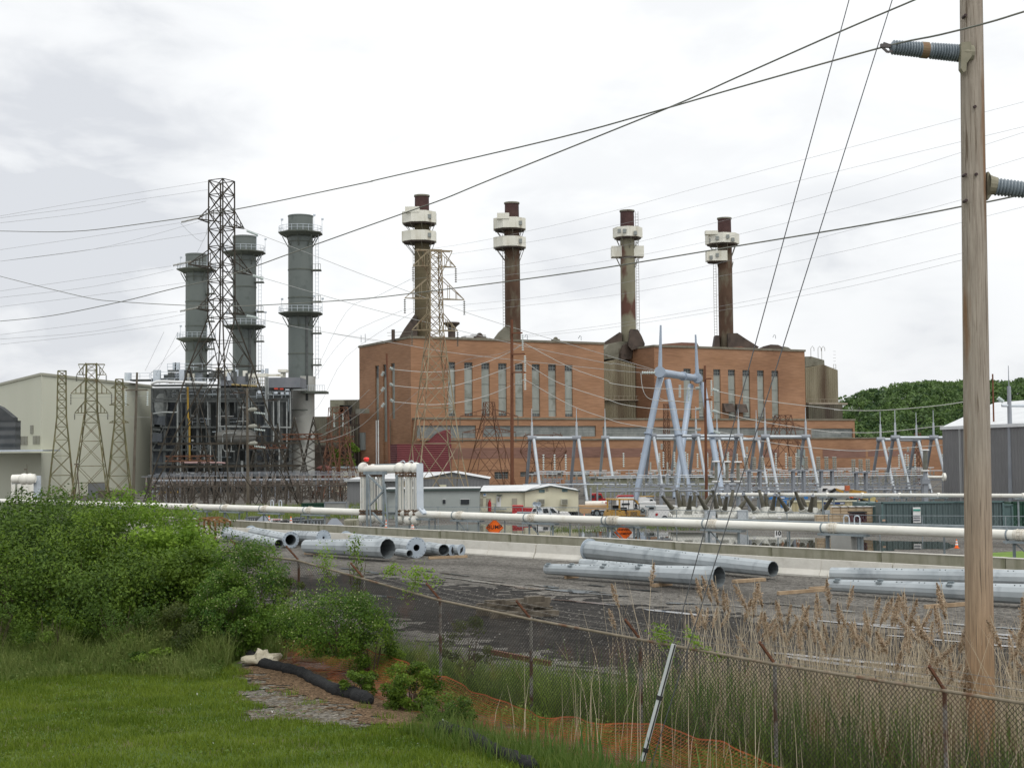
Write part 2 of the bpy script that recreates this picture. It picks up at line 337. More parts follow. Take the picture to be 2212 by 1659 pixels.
def inpath(x, y):
    x += .22*math.sin(y*3.1)+.12*math.sin(y*7.3+x*4); y += .2*math.sin(x*3.7)+.1*math.sin(x*8.1)
    s = (x-FA.x)*FN.x+(y-FA.y)*FN.y; w = (x-FA.x)*FU.x+(y-FA.y)*FU.y
    lo = lin(w, [(-11, -2.6), (-9.6, -3.4), (-8.6, -4.4), (-7.4, -4.7), (-5, -3.7), (-2.2, -2.6), (-1.6, -1.9)]); hi = -1.5
    return -11 < w < -1.6 and lo < s < hi
sheet('lawn', [(-16, 10), (6, 10), fpt(-2.6, -18), fpt(-2.4, -11), fpt(-1.6, -9), fpt(-1.2, 2), (-7.2, 34), (-20, 34)], LAWNM, .012, .4, .12, 1, inpath)
sheet('gravel_path', [fpt(-5.2, -1.2), fpt(-5.2, -11.5), fpt(-1.4, -11.5), fpt(-1.2, -1.2)], PATHM, .02, .25, .1, 2, lambda x, y: not inpath(x, y))
MULCH = mat('leaf_mulch', (.085, .055, .032), (.19, .13, .08), rough=.95, spec=.1, scale=14, detail=8, bump=.8, bscale=30); add_speckle(MULCH, 34, .7)
sheet('mulch', [fpt(-2.5, -1.8), fpt(-3.0, -4), fpt(-3.1, -7), fpt(-3.5, -9.2), fpt(-2.9, -10.2), fpt(-1.6, -10), fpt(-1.4, -5), fpt(-1.3, -1.8)], MULCH, .032, .18, .35, 5)
sheet('weedy_verge', [fpt(-1.0, -24), fpt(-1.2, -9), fpt(-1.0, 2), fpt(-3, 6), fpt(-6, 8), fpt(-8, 30), fpt(2.4, 30), fpt(1.6, 4), fpt(2.2, -4), fpt(3.8, -8), fpt(5.4, -13), fpt(5.5, -24)], SOILM, .016, .5, .3, 3)
sheet('mud', [fpt(6.0, -25), fpt(5.2, -14), fpt(7.5, -8), fpt(9, 6), fpt(13, 30), fpt(19, 30), fpt(21, 6), fpt(20, -12), fpt(17, -25)], MUDM, .010, .6, 1.5, 4)
# puddled wheel ruts: thin sheets of water lying in the mud
WATER = bpy.data.materials.new('puddle_water'); WATER.use_nodes = True; _b = WATER.node_tree.nodes['Principled BSDF']
_b.inputs['Base Color'].default_value = (.03, .03, .03, 1); _b.inputs['Roughness'].default_value = .06; _b.inputs['Specular IOR Level'].default_value = .5; _b.inputs['IOR'].default_value = 2.6
POND = bpy.data.materials.new('pond_water'); POND.use_nodes = True; _b = POND.node_tree.nodes['Principled BSDF']; _b.inputs['Base Color'].default_value = (.022, .022, .014, 1); _b.inputs['Roughness'].default_value = .02; _b.inputs['IOR'].default_value = 1.33
_n = POND.node_tree.nodes.new('ShaderNodeTexNoise'); _n.inputs['Scale'].default_value = 1.5; _p = POND.node_tree.nodes.new('ShaderNodeBump'); _p.inputs['Strength'].default_value = .015; _p.inputs['Distance'].default_value = .03
_t = POND.node_tree.nodes.new('ShaderNodeTexCoord'); lk(POND.node_tree, _t.outputs['Object'], _n.inputs['Vector']); lk(POND.node_tree, _n.outputs[0], _p.inputs['Height']); lk(POND.node_tree, _p.outputs[0], _b.inputs['Normal'])
def streak(a, b, w, seed, dens=.75):
    rr = random.Random(seed); A = G(*a, .0); B = G(*b, .0); d = (B-A); L = d.length; d.normalize(); n = Vector((-d.y, d.x, 0)); mb = MB(); t = 0.0
    while t < L:
        l = rr.uniform(.5, 2.4)
        if rr.random() < dens:
            for k in range(rr.choice((1, 2, 3))):
                o = rr.uniform(-w, w)+.15*w*math.sin(t*.7+seed); ww = rr.uniform(.05, .18)*(1+w); m = 7
                c = A+d*(t+l/2)+n*o; ring = []
                for i in range(m):
                    an = 2*math.pi*i/m; r = rr.uniform(.7, 1.15); p = c+d*math.cos(an)*l*.55*r+n*math.sin(an)*ww*r; ring.append((p.x, p.y, gz(p.x, p.y)+.034+.0008*k))
                mb.add(ring, [tuple(range(m))])
        t += l*rr.uniform(.45, .8)
    struct('puddle', mb, WATER)
for i, (a, b, w, de) in enumerate([(K('g7', 60, 590), K('g7', 420, 640), .25, .9), (K('g7', 640, 605), K('g7', 1100, 665), .10, .6), (K('g7', 820, 660), K('g7', 1420, 735), .15, .8), (K('g7', 1380, 735), K('g7', 2010, 785), .35, .95),
        (K('g7', 1650, 830), K('g7', 2180, 880), .12, .9), (K('d3', 820, 905), K('d3', 1500, 970), .12, .7), (K('d3', 150, 880), K('d3', 1150, 985), .15, .7), (K('d3', 1560, 1135), K('d3', 1850, 1165), .12, .9), (K('d3', 1750, 1080), K('d3', 2200, 1105), .2, .9),
        (K('d8', 0, 310), K('d8', 760, 395), .12, .8), (K('d8', 480, 465), K('d8', 1740, 585), .10, .9), (K('d8', 760, 480), K('d8', 2200, 600), .12, .95), (K('d8', 1100, 590), K('d8', 2205, 690), .10, .95),
        (K('d8', 200, 735), K('d8', 1120, 830), .16, .97), (K('d8', 220, 760), K('d8', 1000, 860), .12, .9), (K('d8', 930, 860), K('d8', 1750, 975), .10, .9), (K('d8', 1900, 1000), K('d8', 2212, 1040), .1, .9), (K('g7', 230, 800), K('g7', 800, 850), .3, .5), (K('d8', 1540, 490), K('d8', 2212, 545), .08, .6)]):
    streak(a, b, w, 20+i, de)
mb = MB(); pts = [K('g7', 420, 270), K('g7', 800, 262), K('g7', 1150, 255), K('d3', 700, 425), K('d3', 1300, 465), K('e4', 300, 1090), K('e4', 1000, 1150), K('e4', 1850, 1165), K('e5', 560, 935), K('e5', 1200, 945), K('e5', 1500, 985), K('e5', 1350, 1030), K('e5', 700, 1035), K('e5', 300, 1075), K('e4', 1600, 1460), K('e4', 900, 1440), K('e3', 1800, 1250), K('e3', 900, 1180), K('e2', 1700, 1100), K('e2', 600, 1000), K('g7', 800, 420), K('g7', 450, 380)]
ring = []
for i, p in enumerate(pts):
    q = G(*p, PG+.02); q2 = G(*pts[(i+1) % len(pts)], PG+.02)
    for k in range(4): c = q.lerp(q2, k/4); ring.append((c.x+R.uniform(-.5, .5), c.y+R.uniform(-.6, .6), PG+.02))
mb.add(ring, [tuple(range(len(ring)))]); pond_poly = [(p[0], p[1]) for p in ring]
struct('pond', mb, POND)
# grassy strip far right beyond the wall and rubble bank beside the pond
a, b, c, d = (G(*K('e5', *q), PG+.02) for q in ((1700, 1110), (2212, 1145), (2212, 1050), (1800, 1075)))
mb = MB(); GR2 = mat('verge_grass', (.10, .17, .02), (.15, .24, .035), rough=.95, scale=1.2)
mb.add([a, b, b+Vector((8, -3, 0)), d+Vector((20, 0, 0)), c, d], [(0, 1, 2, 3, 4, 5)]); struct('grass_verge', mb, GR2)
# ================================================================== lawn and weeds
GRASSM = leafmat('grass_blades', (.075, .130, .008), (.205, .275, .034), .4)
TALLM = leafmat('tall_grass_blades', (.060, .130, .015), (.27, .31, .10), .45)
REEDG = leafmat('green_reed_blades', (.05, .12, .025), (.17, .27, .07), .4)
DRYM = leafmat('dry_reed_stalks', (.30, .235, .155), (.68, .58, .43), .3)
WEEDM = leafmat('weed_leaves', (.065, .125, .018), (.27, .36, .085), .45)
def put(name, data, m, label=None, cat=None, kind='stuff'):
    V = np.concatenate([d[0] for d in data]); o = 0; Fs = []; L = []
    for d in data: Fs.append(d[1]+o); o += len(d[0]); L.append(d[2])
    ob = npobj(name, V, np.concatenate(Fs), np.concatenate(L), m); setp(ob, label, cat, kind=kind); return ob
def patchy(x, y, f=.6):
    return .5+.22*np.sin(x*f*1.3+1.7*np.sin(y*f))+.22*np.cos(y*f*1.7+1.3*np.sin(x*f*.8+2))
n = 150000; X = NR.uniform(-12.5, 2.0, n); Y = NR.uniform(18.8, 30.5, n)
s = (X-FA.x)*FN.x+(Y-FA.y)*FN.y; w = (X-FA.x)*FU.x+(Y-FA.y)*FU.y
ip = np.array([inpath(a, b) for a, b in zip(X, Y)]); tuft = patchy(X*3, Y*3, 1.1) > .84
ok = (s < -2.6) & (np.abs(X/Y) < .40) & (~ip | (tuft & (NR.random(n) < .5)))
X, Y = X[ok], Y[ok]; n = len(X); P = np.stack([X, Y, gzv(X, Y)+.01], 1); pt = patchy(X, Y, .7)
edge = np.clip((s[ok]+4.2)/1.5, 0, 1)
put('lawn_grass', [blades(P, NR.uniform(.035, .10, n)*(.6+.9*patchy(X*1.9, Y*2.3, 1.0))+edge*.08*NR.random(n), NR.uniform(.010, .018, n), NR.uniform(.1, .7, n), np.clip(.05+.45*pt+.45*patchy(X*2.7+3, Y*3.1, 1.1)+NR.normal(0, .20, n), 0, 1))], GRASSM, 'short mown green lawn at the bottom left', 'grass')
# tall rough grass between lawn and shrubs, and weeds along the fence
n = 42000; X = NR.uniform(-14, -4.6, n); Y = NR.uniform(28.6, 34.5, n); s = (X-FA.x)*FN.x+(Y-FA.y)*FN.y; ok = (s < -1.2) & (Y > 28.9+.35*np.sin(X*1.3)+NR.random(n)*.5) & ~((X > -6.2) & (Y < 31.3)); X, Y = X[ok], Y[ok]; n = len(X); P = np.stack([X, Y, gzv(X, Y)], 1); P0 = P; pq = patchy(X*2.2, Y*2, 1.2)
tg = [blades(P, NR.uniform(.2, .62, n)*(.45+.9*pq)*np.clip((Y-28.2)/2, .45, 1.25), NR.uniform(.012, .022, n), NR.uniform(.1, .6, n), np.clip(.1+.35*pq+np.abs(NR.normal(0, .28, n)), 0, 1))]
n = 4500; S_ = NR.uniform(-3.6, -2.3, n); W_ = NR.uniform(-17, -10.2, n); X = FA.x+FN.x*S_+FU.x*W_; Y = FA.y+FN.y*S_+FU.y*W_; P = np.stack([X, Y, gzv(X, Y)], 1)
tg.append(blades(P, NR.uniform(.12, .45, n), NR.uniform(.008, .016, n), NR.uniform(.1, .6, n), np.clip(.3+NR.normal(0, .2, n), 0, 1)))
kq = NR.choice(len(P0), 17000); Pq = P0[kq]+NR.normal(0, .06, (17000, 3)); Pq[:, 2] = P0[kq][:, 2]+NR.random(17000)*.55*(.4+pq[kq])*np.clip((Pq[:, 1]-28.4)/2, .3, 1.2); tg.append(leaves(Pq, np.full(17000, .06), np.clip(.15+.4*pq[kq]+NR.normal(0, .2, 17000), 0, 1), .6))
put('tall_grass', tg, TALLM, 'rough knee-high grass between the mown lawn and the shrubs', 'grass')
n = 52000; S_ = NR.uniform(-.75, 6.0, n); W_ = NR.uniform(-23, 0, n); ext = np.interp(W_, [-23, -13, -8, -4, 0], [6.5, 5.0, 3.6, 2.0, 1.2]); ok = S_ < ext*(.8+.35*NR.random(n)); S_, W_ = S_[ok], W_[ok]; n = len(S_)
X = FA.x+FN.x*S_+FU.x*W_; Y = FA.y+FN.y*S_+FU.y*W_; P = np.stack([X, Y, gzv(X, Y)], 1); pt = patchy(X*1.3, Y*1.3, 1.2)
hh = NR.uniform(.2, .75, n)*(.5+pt)*np.interp(W_, [-23, -14, -10, -5, 0], [1.5, 1.35, 1.15, .95, .8])*np.where(S_ < 0, .35, 1)
wd = [blades(P, hh, NR.uniform(.010, .02, n), NR.uniform(.1, .7, n), np.clip(.15+.55*pt+NR.normal(0, .2, n), 0, 1))]
k = NR.choice(n, 46000); P2 = P[k]+NR.normal(0, .07, (46000, 3)); P2[:, 2] = P[k][:, 2]+NR.random(46000)*hh[k]*1.1
wd.append(leaves(P2, np.full(46000, .055), np.clip(.35+.5*pt[k]+NR.normal(0, .22, 46000), 0, 1), .6))
put('fence_weeds', wd, WEEDM, 'green weeds growing on both sides of the chain-link fence', 'weeds')
# loose stones on the yard and small broad-leaved weeds in the lawn
n = 6000; S_ = NR.uniform(2.5, 34, n); W_ = NR.uniform(-26, 22, n); X = FA.x+FN.x*S_+FU.x*W_; Y = FA.y+FN.y*S_+FU.y*W_; ok = ((X-BA.x)*BN.x+(Y-BA.y)*BN.y) < -.5; X, Y = X[ok], Y[ok]; n = len(X); r_ = NR.uniform(.018, .06, n)**1.0
P_ = np.stack([X, Y, gzv(X, Y)+.012], 1); A_ = NR.uniform(0, 6.28, n); c_, s_ = np.cos(A_)*r_, np.sin(A_)*r_; z0 = np.zeros(n); Vs = [P_+np.stack(q, 1) for q in ((c_, s_, z0), (-s_*.8, c_*.8, z0), (-c_, -s_, z0), (s_*.7, -c_*.7, z0), (c_*.15, s_*.2, r_*.75))]
V = np.stack(Vs, 1).reshape(-1, 3); i = np.arange(n)*5; Fc = np.concatenate([np.stack([i+a, i+b, i+4], 1) for a, b in ((0, 1), (1, 2), (2, 3), (3, 0))]); o = npobj('loose_stones', V, Fc, np.tile(NR.random(n), 4), leafmat('stone_tones', (.03, .028, .025), (.20, .19, .172), 0)); setp(o, 'loose stones scattered over the dark gravel yard', 'stones', kind='stuff')
n = 16000; X = NR.uniform(-11, 1.5, n); Y = NR.uniform(19, 29.5, n); s = (X-FA.x)*FN.x+(Y-FA.y)*FN.y; ok = (s < -3.2) & (patchy(X*1.6+5, Y*2, 1.1) > .56); X, Y = X[ok], Y[ok]; n = len(X)
put('lawn_weeds', [leaves(np.stack([X, Y, gzv(X, Y)+NR.uniform(.03, .10, n)], 1), np.full(n, .045), np.where(NR.random(n) < .006, 1.0, np.clip(NR.normal(.5, .2, n), 0, .9)), 1.5)], leafmat('clover_leaves', (.04, .09, .012), (.16, .25, .05), .3, (.7, .7, .65)), 'clover and small broad-leaved weeds in the mown lawn', 'weeds')
# reed bed
def reeds(n, s0, s1, w0, w1, h0, h1, wd0, wd1, lean, lv0, lv1, gate=None):
    S_ = NR.uniform(s0, s1, n); W_ = NR.uniform(w0, w1, n)
    if gate is not None: ok = NR.random(n) < gate(S_, W_); S_, W_ = S_[ok], W_[ok]
    n = len(S_); X = FA.x+FN.x*S_+FU.x*W_; Y = FA.y+FN.y*S_+FU.y*W_; P = np.stack([X, Y, gzv(X, Y)], 1)
    return blades(P, NR.uniform(h0, h1, n), NR.uniform(wd0, wd1, n), np.abs(NR.normal(0, lean, n)), NR.uniform(lv0, lv1, n))
g1 = lambda s, w: np.interp(w, [-24, -14.5, -12.5, -11, -9], [1, 1, .55, .2, .04])
put('reed_bed', [reeds(3300, .4, 5.6, -24, -8, .8, 2.0, .010, .020, .22, .0, 1, g1), reeds(2900, .6, 5.2, -24, -9, 1.7, 2.75, .011, .017, .24, .2, 1, g1), reeds(2600, .4, 5.0, -24, -8, .3, 1.0, .014, .03, .6, 0, .8, g1), reeds(90, -2.4, -.5, -20, -11, .6, 1.7, .008, .013, .15, .4, 1)], DRYM, 'dense dry tan reeds standing behind the chain-link fence at the right', 'reeds')
put('green_reeds', [reeds(7800, .3, 4.6, -24, -9, .5, 1.5, .016, .032, .2, 0, 1, lambda s, w: np.interp(w, [-24, -13, -10, -8], [1, 1, .5, .1])*(patchy(s*2, w*2, 1.0) > .38)), reeds(260, -2.9, -1.9, -18, -12, .3, .8, .02, .04, .2, 0, 1, lambda s, w: (patchy(w*2, w*3, 1.0) > .5)*1.0)], REEDG, 'fresh dark green reed blades at the foot of the dry reeds', 'reeds')
# individual plumed reeds
PLM = leafmat('reed_plume_floss', (.36, .27, .18), (.68, .55, .41), .5)
def plume_mesh(seed, h, lean):
    rr = random.Random(seed); pts = []; A = rr.uniform(0, 6.28)
    for k in range(7): t = k/6; pts.append(Vector((math.cos(A)*lean*t*t*h*.5, math.sin(A)*lean*t*t*h*.5, h*t*(1-.1*lean*t))))
    return pts, A
protos = []
for k in range(8):
    h = [2.7, 2.9, 2.5, 3.1, 2.75, 2.3, 3.0, 2.6][k]; pts, A = plume_mesh(60+k, h, [.15, .35, .5, .2, .7, .3, .1, .45][k])
    t = Thing('reed', 'tall dry reed with a feathery tan plume, in the stand around the wooden pole', 'reed', (0, 0, 0), 0, 'plumed reeds behind the chain-link fence')
    t.part('stem', MB().tube(pts, [.010, .009, .008, .007, .006, .005, .004], 5), mat('reed_stem', (.45, .38, .27), (.58, .50, .38), rough=.8, scale=4), world=False)
    n = 330; u = NR.random(n); a0, a1 = pts[5], pts[6]; dv = np.array((a1-a0).normalized()); base = np.array(a0)[None]+dv[None]*(u*.42)[:, None]
    wv = np.array((math.cos(A), math.sin(A), 0)); off = NR.normal(0, 1, (n, 3))*(.026*np.sin(np.pi*np.clip(u, .08, 1))[:, None]); base = base+off+wv[None]*(.07*u[:, None]**1.2); base[:, 2] -= np.abs(off[:, 0])*.6
    V, Fc, lv = leaves(base, np.full(n, .042), NR.random(n), 1.5); o = npobj('plume', V, Fc, lv, PLM); o.parent = t.e; protos.append(t)
spots = []
for (cx_, n_, wlo, whi, s0, s1) in ((0, 110, -23.5, -13.0, .8, 5.4), (0, 100, -23.5, -16.0, .6, 3.6), (0, 30, -13.5, -9.5, 1.0, 4.5)):
    for _ in range(n_): spots.append((R.uniform(s0, s1), R.uniform(wlo, whi)))
for i, (s_, w_) in enumerate(spots):
    x, y = fpt(s_, w_); t = protos[i % 8]; sc = R.uniform(.85, 1.08)
    if i < 8: t.e.location = (x, y, gz(x, y)-.05); t.e.rotation_euler = (0, 0, R.uniform(0, 6.28))
    else: t.dup((x, y, gz(x, y)-.05), R.uniform(0, 6.28), scale=(sc, sc, sc))
# ================================================================== shrubs
def shrub_data(nl, nclump, rx, ry, h, size, seed, base=0.0):
    rng = np.random.default_rng(seed); u = rng.normal(size=(nclump, 3)); u /= np.linalg.norm(u, axis=1)[:, None]; rad = rng.uniform(.45, 1.0, nclump)**.6
    c = u*rad[:, None]*np.array([rx, ry, h*.52]); c[:, 2] += h*.48; c[:, 2] = np.maximum(c[:, 2], .1)
    cs = rng.uniform(.16, .30, nclump)*min(rx, h); k = rng.integers(0, nclump, nl); o = rng.normal(size=(nl, 3)); o /= np.linalg.norm(o, axis=1)[:, None]; o *= (rng.uniform(.2, 1, nl)**.5)[:, None]
    P = c[k]+o*cs[k][:, None]*np.array([1.2, 1.2, .9]); P[:, 2] = np.maximum(P[:, 2], .02+base)
    ctone = rng.normal(0, .20, nclump); lv = np.clip(.40+ctone[k]+rng.normal(0, .13, nl), 0, .9)
    return P, size*rng.uniform(.8, 1.2, nl), lv, u[k]
def twigs(rx, h, n, seed):
    rr = random.Random(seed); mb = MB()
    for _ in range(n):
        a = rr.uniform(0, 6.28); l = rr.uniform(.5, .95); x, y = math.cos(a)*rx*l*rr.random(), math.sin(a)*rx*l*rr.random()
        mb.tube([(x*.2, y*.2, 0), (x*.55+rr.uniform(-.1, .1), y*.55, h*.4), (x+rr.uniform(-.1, .1), y, h*.92*l)], [.016, .010, .004], 4)
    return mb
BARK = mat('twig_bark', (.07, .05, .035), (.13, .10, .07), rough=.9, scale=5)
LM = {'dark': leafmat('dark_shrub_leaves', (.024, .058, .006), (.14, .23, .030), .35), 'mid': leafmat('mid_shrub_leaves', (.036, .080, .006), (.21, .32, .038), .4),
      'lime': leafmat('lime_shrub_leaves', (.09, .18, .014), (.30, .45, .06), .45), 'flower': leafmat('flowering_shrub_leaves', (.032, .09, .012), (.19, .31, .040), .4, (.50, .52, .26)),
      'olive': leafmat('olive_shrub_leaves', (.05, .075, .018), (.17, .20, .055), .4)}
def shrub(px, Y, rx, ztop, kind, label, nl, seed, size=.06, group=None, name='shrub', zb=None, ry=None, fl=0.0):
    X = (px-CX)/F*Y; z0 = gz(X, Y)-.05 if zb is None else zb; h = ztop-z0
    t = Thing(name, label, 'shrub', (X, Y, z0), 0, group); P, sz, lv, nr = shrub_data(nl, max(14, int(nl/170)), rx, ry or rx*.9, h, size, seed)
    if fl: k = np.random.default_rng(seed+5).random(nl) < fl*np.clip((P[:, 2]/h), 0, 1); lv = np.where(k, 1.0, lv); sz = np.where(k, sz*.8, sz)
    V, Fc, l2 = leaves(P, sz, lv, .7, nr); o = npobj('foliage', V, Fc, l2, LM[kind]); o.parent = t.e
    t.part('stems', twigs(rx, h, 10, seed), BARK, world=False); return t
def zt(px, py, Y): return at(px, py, Y).z
SH = [(20, 36, 2.2, 1084, 'dark', 'dark green shrub at the left edge of the picture', 18000), (105, 38.5, 2.1, 1066, 'dark', 'dark shrub with two raised sprigs below the leftmost white pipe riser', 13000),
      (190, 36, 2.1, 1092, 'mid', 'mid green shrub in front of the leftmost lattice tower feet', 13000), (285, 37.0, 1.8, 1074, 'lime', 'yellow-green shrub rising above the white pipeline at the left', 9000),
      (350, 36.0, 1.4, 1105, 'lime', 'lime green leafy shrub where the white pipeline comes into view', 9000), (395, 35.2, 1.1, 1150, 'lime', 'yellow-green shrub beside the rusty pipe rack', 8000),
      (60, 33.9, 2.2, 1165, 'mid', 'broad green shrub low at the left edge above the rough grass', 12000), (205, 33.9, 2.2, 1170, 'dark', 'dark green shrub in the middle of the left thicket', 13000),
      (325, 33.8, 1.7, 1200, 'mid', 'mid green shrub low in the thicket beside the flowering bushes', 11000), (435, 34.2, .95, 1185, 'mid', 'narrow vine-wrapped green shrub left of the white-flowered bush', 8000)]
for i, (px, Y, rx, py, kd, lb, nl) in enumerate(SH):
    t = shrub(px, Y, rx, zt(px, py-12, Y), kd, lb, int(nl*1.15), 100+i, .095 if Y > 35 else .085, 'shrubs of the left thicket')
for i, (px, Y, rx, py, kd, lb) in enumerate([(-10, 31.8, 1.0, 1275, 'dark', 'low dark shrub at the left edge above the rough grass'), (120, 31.2, .8, 1310, 'mid', 'low mid green bush in the rough grass, left'), (262, 31.9, 1.0, 1285, 'dark', 'low dark green bush at the foot of the thicket centre'), (330, 30.1, .45, 1395, 'mid', 'small yellow-green bush in the middle of the rough grass'), (390, 31.6, .9, 1300, 'olive', 'low olive bush at the foot of the thicket, left of the flowering bushes')]): shrub(px, Y, rx, zt(px, py, Y), kd, lb, 4500, 160+i, .06)
for i, (px, py) in enumerate(((55, 1084), (165, 1086), (275, 1082), (350, 1115))): shrub(px, 46, 2.6, zt(px, py, 46), 'dark', 'dark shrub at the back of the thicket, '+('at the left edge', 'second from the left edge', 'behind the yellow-green crown', 'next to the rusty rack')[i], 10000, 180+i, .10, 'shrubs of the left thicket')
shrub(535, 32.4, 1.05, zt(535, 1158, 32.4), 'flower', 'tall dark bush with small white flowers beside the left fence post', 24000, 120, .058, 'white-flowered bushes', fl=.06)
shrub(490, 31.6, .8, zt(490, 1225, 31.6), 'flower', 'rounded white-flowered bush low in front of the tall dark bush', 14000, 121, .055, 'white-flowered bushes', fl=.08)
shrub(452, 31.4, .6, zt(452, 1300, 31.4), 'dark', 'small dark bush at the top corner of the rough grass', 5000, 126, .055)
shrub(615, 32.9, .55, zt(615, 1215, 32.9), 'olive', 'sparse olive bush wrapped round the leftmost visible fence post', 3500, 122, .05)
shrub(725, 29.3, 1.2, zt(725, 1275, 29.3), 'flower', 'bright white-flowered bush growing over the orange netting', 15000, 123, .05, 'white-flowered bushes', ry=.55, fl=.08, zb=1.75)
shrub(648, 30.6, .62, zt(648, 1312, 30.6), 'flower', 'low white-flowered spray behind the cream plastic sack', 5500, 124, .05, 'white-flowered bushes', ry=.4, fl=.12, zb=1.95)
shrub(800, 29.4, .65, zt(800, 1310, 29.4), 'mid', 'leafy green bush climbing the fence between the flowering bushes', 5000, 125, .05, ry=.4)
shrub(885, 25.9, .55, zt(885, 1430, 25.9), 'mid', 'green bush covering the black silt sock', 8000, 127, .05, ry=.5, fl=.03)
shrub(770, 27.0, .36, zt(770, 1440, 27.0), 'mid', 'small green bush spilling over the black silt sock', 4500, 128, .05, ry=.4)
shrub(1010, 29.6, .6, zt(1010, 1335, 29.6), 'olive', 'sparse green bush behind the fence above the orange netting', 3500, 129, .05)
shrub(955, 24.6, .6, zt(955, 1500, 24.6), 'dark', 'low dark green clump right of the gravel path', 5000, 130, .045, ry=.45)
def vine(pts, label, seed, kind='lime', n=420, spread=.10, size=.06):
    t = Thing('vine', label, 'vine', pts[0], 0, 'vines growing on the chain-link fence'); t.part('stem', MB().tube(pts, .008, 4), BARK)
    rng = np.random.default_rng(seed); A = np.array([tuple(p) for p in pts])-np.array(tuple(pts[0])); k = rng.random(n)**.7*(len(pts)-1); i = np.minimum(k.astype(int), len(pts)-2); f = (k-i)[:, None]
    P = A[i]*(1-f)+A[i+1]*f+rng.normal(0, spread, (n, 3)); V, Fc, lv = leaves(P, np.full(n, size), np.clip(rng.normal(.55, .2, n), 0, .95), .8); o = npobj('foliage', V, Fc, lv, LM[kind]); o.parent = t.e
def fp(px, py, s=0.0):                # picture point on the fence plane
    O = Vector((*fpt(s, 0), 0)); u = Vector((FU.x, FU.y, 0)); a, z = hit((px, py), O, u); return Vector((O.x+u.x*a, O.y+u.y*a, z))
vine([fp(*K('g7', 190, 900)), fp(*K('g7', 200, 600)), fp(*K('g7', 170, 470)), fp(*K('g7', 180, 370))], 'upright green sprig above the second fence post', 1, 'mid', 420, .09)
vine([fp(*K('g7', 560, 820)), fp(*K('g7', 640, 720)), fp(*K('g7', 640, 600)), fp(*K('g7', 800, 690))], 'bright yellow-green vine tuft over the third fence post', 2, 'lime', 520, .085)
vine([fp(*K('g7', 640, 700)), fp(*K('g7', 480, 580)), fp(*K('g7', 410, 640))], 'yellow-green vine shoot reaching left of the third fence post', 3, 'lime', 260, .06)
vine([fp(*K('d7', 1500, 760)), fp(*K('d7', 1420, 600)), fp(*K('d7', 1350, 540))], 'light green vine on the fence top just left of the guy guard', 4, 'lime', 360, .07, .05)
vine([fp(*K('d7', 1900, 770)), fp(*K('d7', 1700, 690)), fp(*K('d7', 1590, 560))], 'light green vine on the fence top right of the guy guard', 5, 'lime', 240, .05, .05)
vine([fp(*K('e8', 1500, 900)), fp(*K('e8', 1420, 600)), fp(*K('e8', 1400, 420))], 'pale green vine climbing the fence between the first two posts', 6, 'lime', 700, .12, .055)
vine([fp(*K('d1', 1480, 700)), fp(*K('d1', 1450, 420)), fp(*K('d1', 1440, 340))], 'dark vine covering a fence post beside the rusty rack', 7, 'mid', 700, .10, .06)
for k in range(5): vine([fp(*K('g7', 120+k*28, 980), .05), fp(*K('g7', 150+k*20, 760), .05), fp(*K('g7', 130+k*32, 560), .05)], 'bare brown vine hanging on the fence beside the second post', 30+k, 'olive', 60, .10, .045)
# ================================================================== chain-link fence
LINK = mat('rusty_chain_link', (.035, .030, .025), (.075, .062, .05), rough=.8, scale=2, c3=(.13, .06, .035), s3=1.5)
RAILM = mat('rusty_fence_rail', (.20, .17, .12), (.28, .24, .18), rough=.85, scale=5, c3=(.16, .08, .045), s3=3)
PWS = [(3.05*k) for k in range(9, -8, -1)]
def ftop(w): return lin(w, [(-25, 2.74), (-15, 2.74), (-9, 2.87), (-6, 2.98), (-3, 3.21), (0, 3.43), (30, 3.55)])
def fbase(w): x, y = fpt(0, w); return gz(x, y)
fence = Thing('chain_link_fence', 'rusty chain-link fence with barbed wire arms running along the verge', 'fence', (*fpt(0, 0), 1.5))
def F3(w, z, s=0.0): x, y = fpt(s, w); return Vector((x, y, z))
mb = MB(); pitch = .078; w = -24.0
while w < 28:
    for sg in (1, -1):
        zb, ztp = fbase(w)+.03, ftop(w); hgt = ztp-zb; q = w+sg*hgt
        mb.bar(F3(w, zb, .004*sg), F3(q, ftop(q) if abs(q) < 27 else ztp, .004*sg), .0058)
    w += pitch if w < 6 else pitch*2
fence.part('mesh_fabric', mb, LINK)
rail = MB(); rail.tube([F3(w_, ftop(w_)) for w_ in np.arange(-24.4, 27.5, 3.05)], .024, 8); fence.part('top_rail', rail, RAILM, smooth=True)
for w_ in PWS:
    p = MB(); p.cyl(F3(w_, fbase(w_)-.2, .05), F3(w_, ftop(w_)+.03, .05), .033, .031, 10); po = fence.part('post', p, mat('fence_post_zinc', (.22, .21, .19), (.31, .30, .28), rough=.8, scale=4, c3=(.11, .055, .035), s3=3, lo3=.48, hi3=.6), smooth=True)
    a0 = F3(w_, ftop(w_)+.0, .05); a1 = F3(w_-.02, ftop(w_)+.36, -.30)
    fence.part('barb_arm', MB().bar(a0, a1, .028, .04), RUST, parent=po)
for f_ in (.25, .6, .95):
    pts = [F3(w_, ftop(w_)+.36*f_-.03*abs(math.sin(w_/3.05*math.pi)), .05-.35*f_) for w_ in np.arange(-24.4, 27.5, .7625)]
    b = MB().tube(pts, .0035, 4)
    for k in range(len(pts)-1):
        for q in range(5):
            c = Vector(pts[k]).lerp(Vector(pts[k+1]), q/5); b.bar(c-Vector((.02, .02, .02)), c+Vector((.02, .02, .02)), .003)
    fence.part('barbed_wire', b, mat('barbed_wire', (.20, .19, .17), rough=.7))
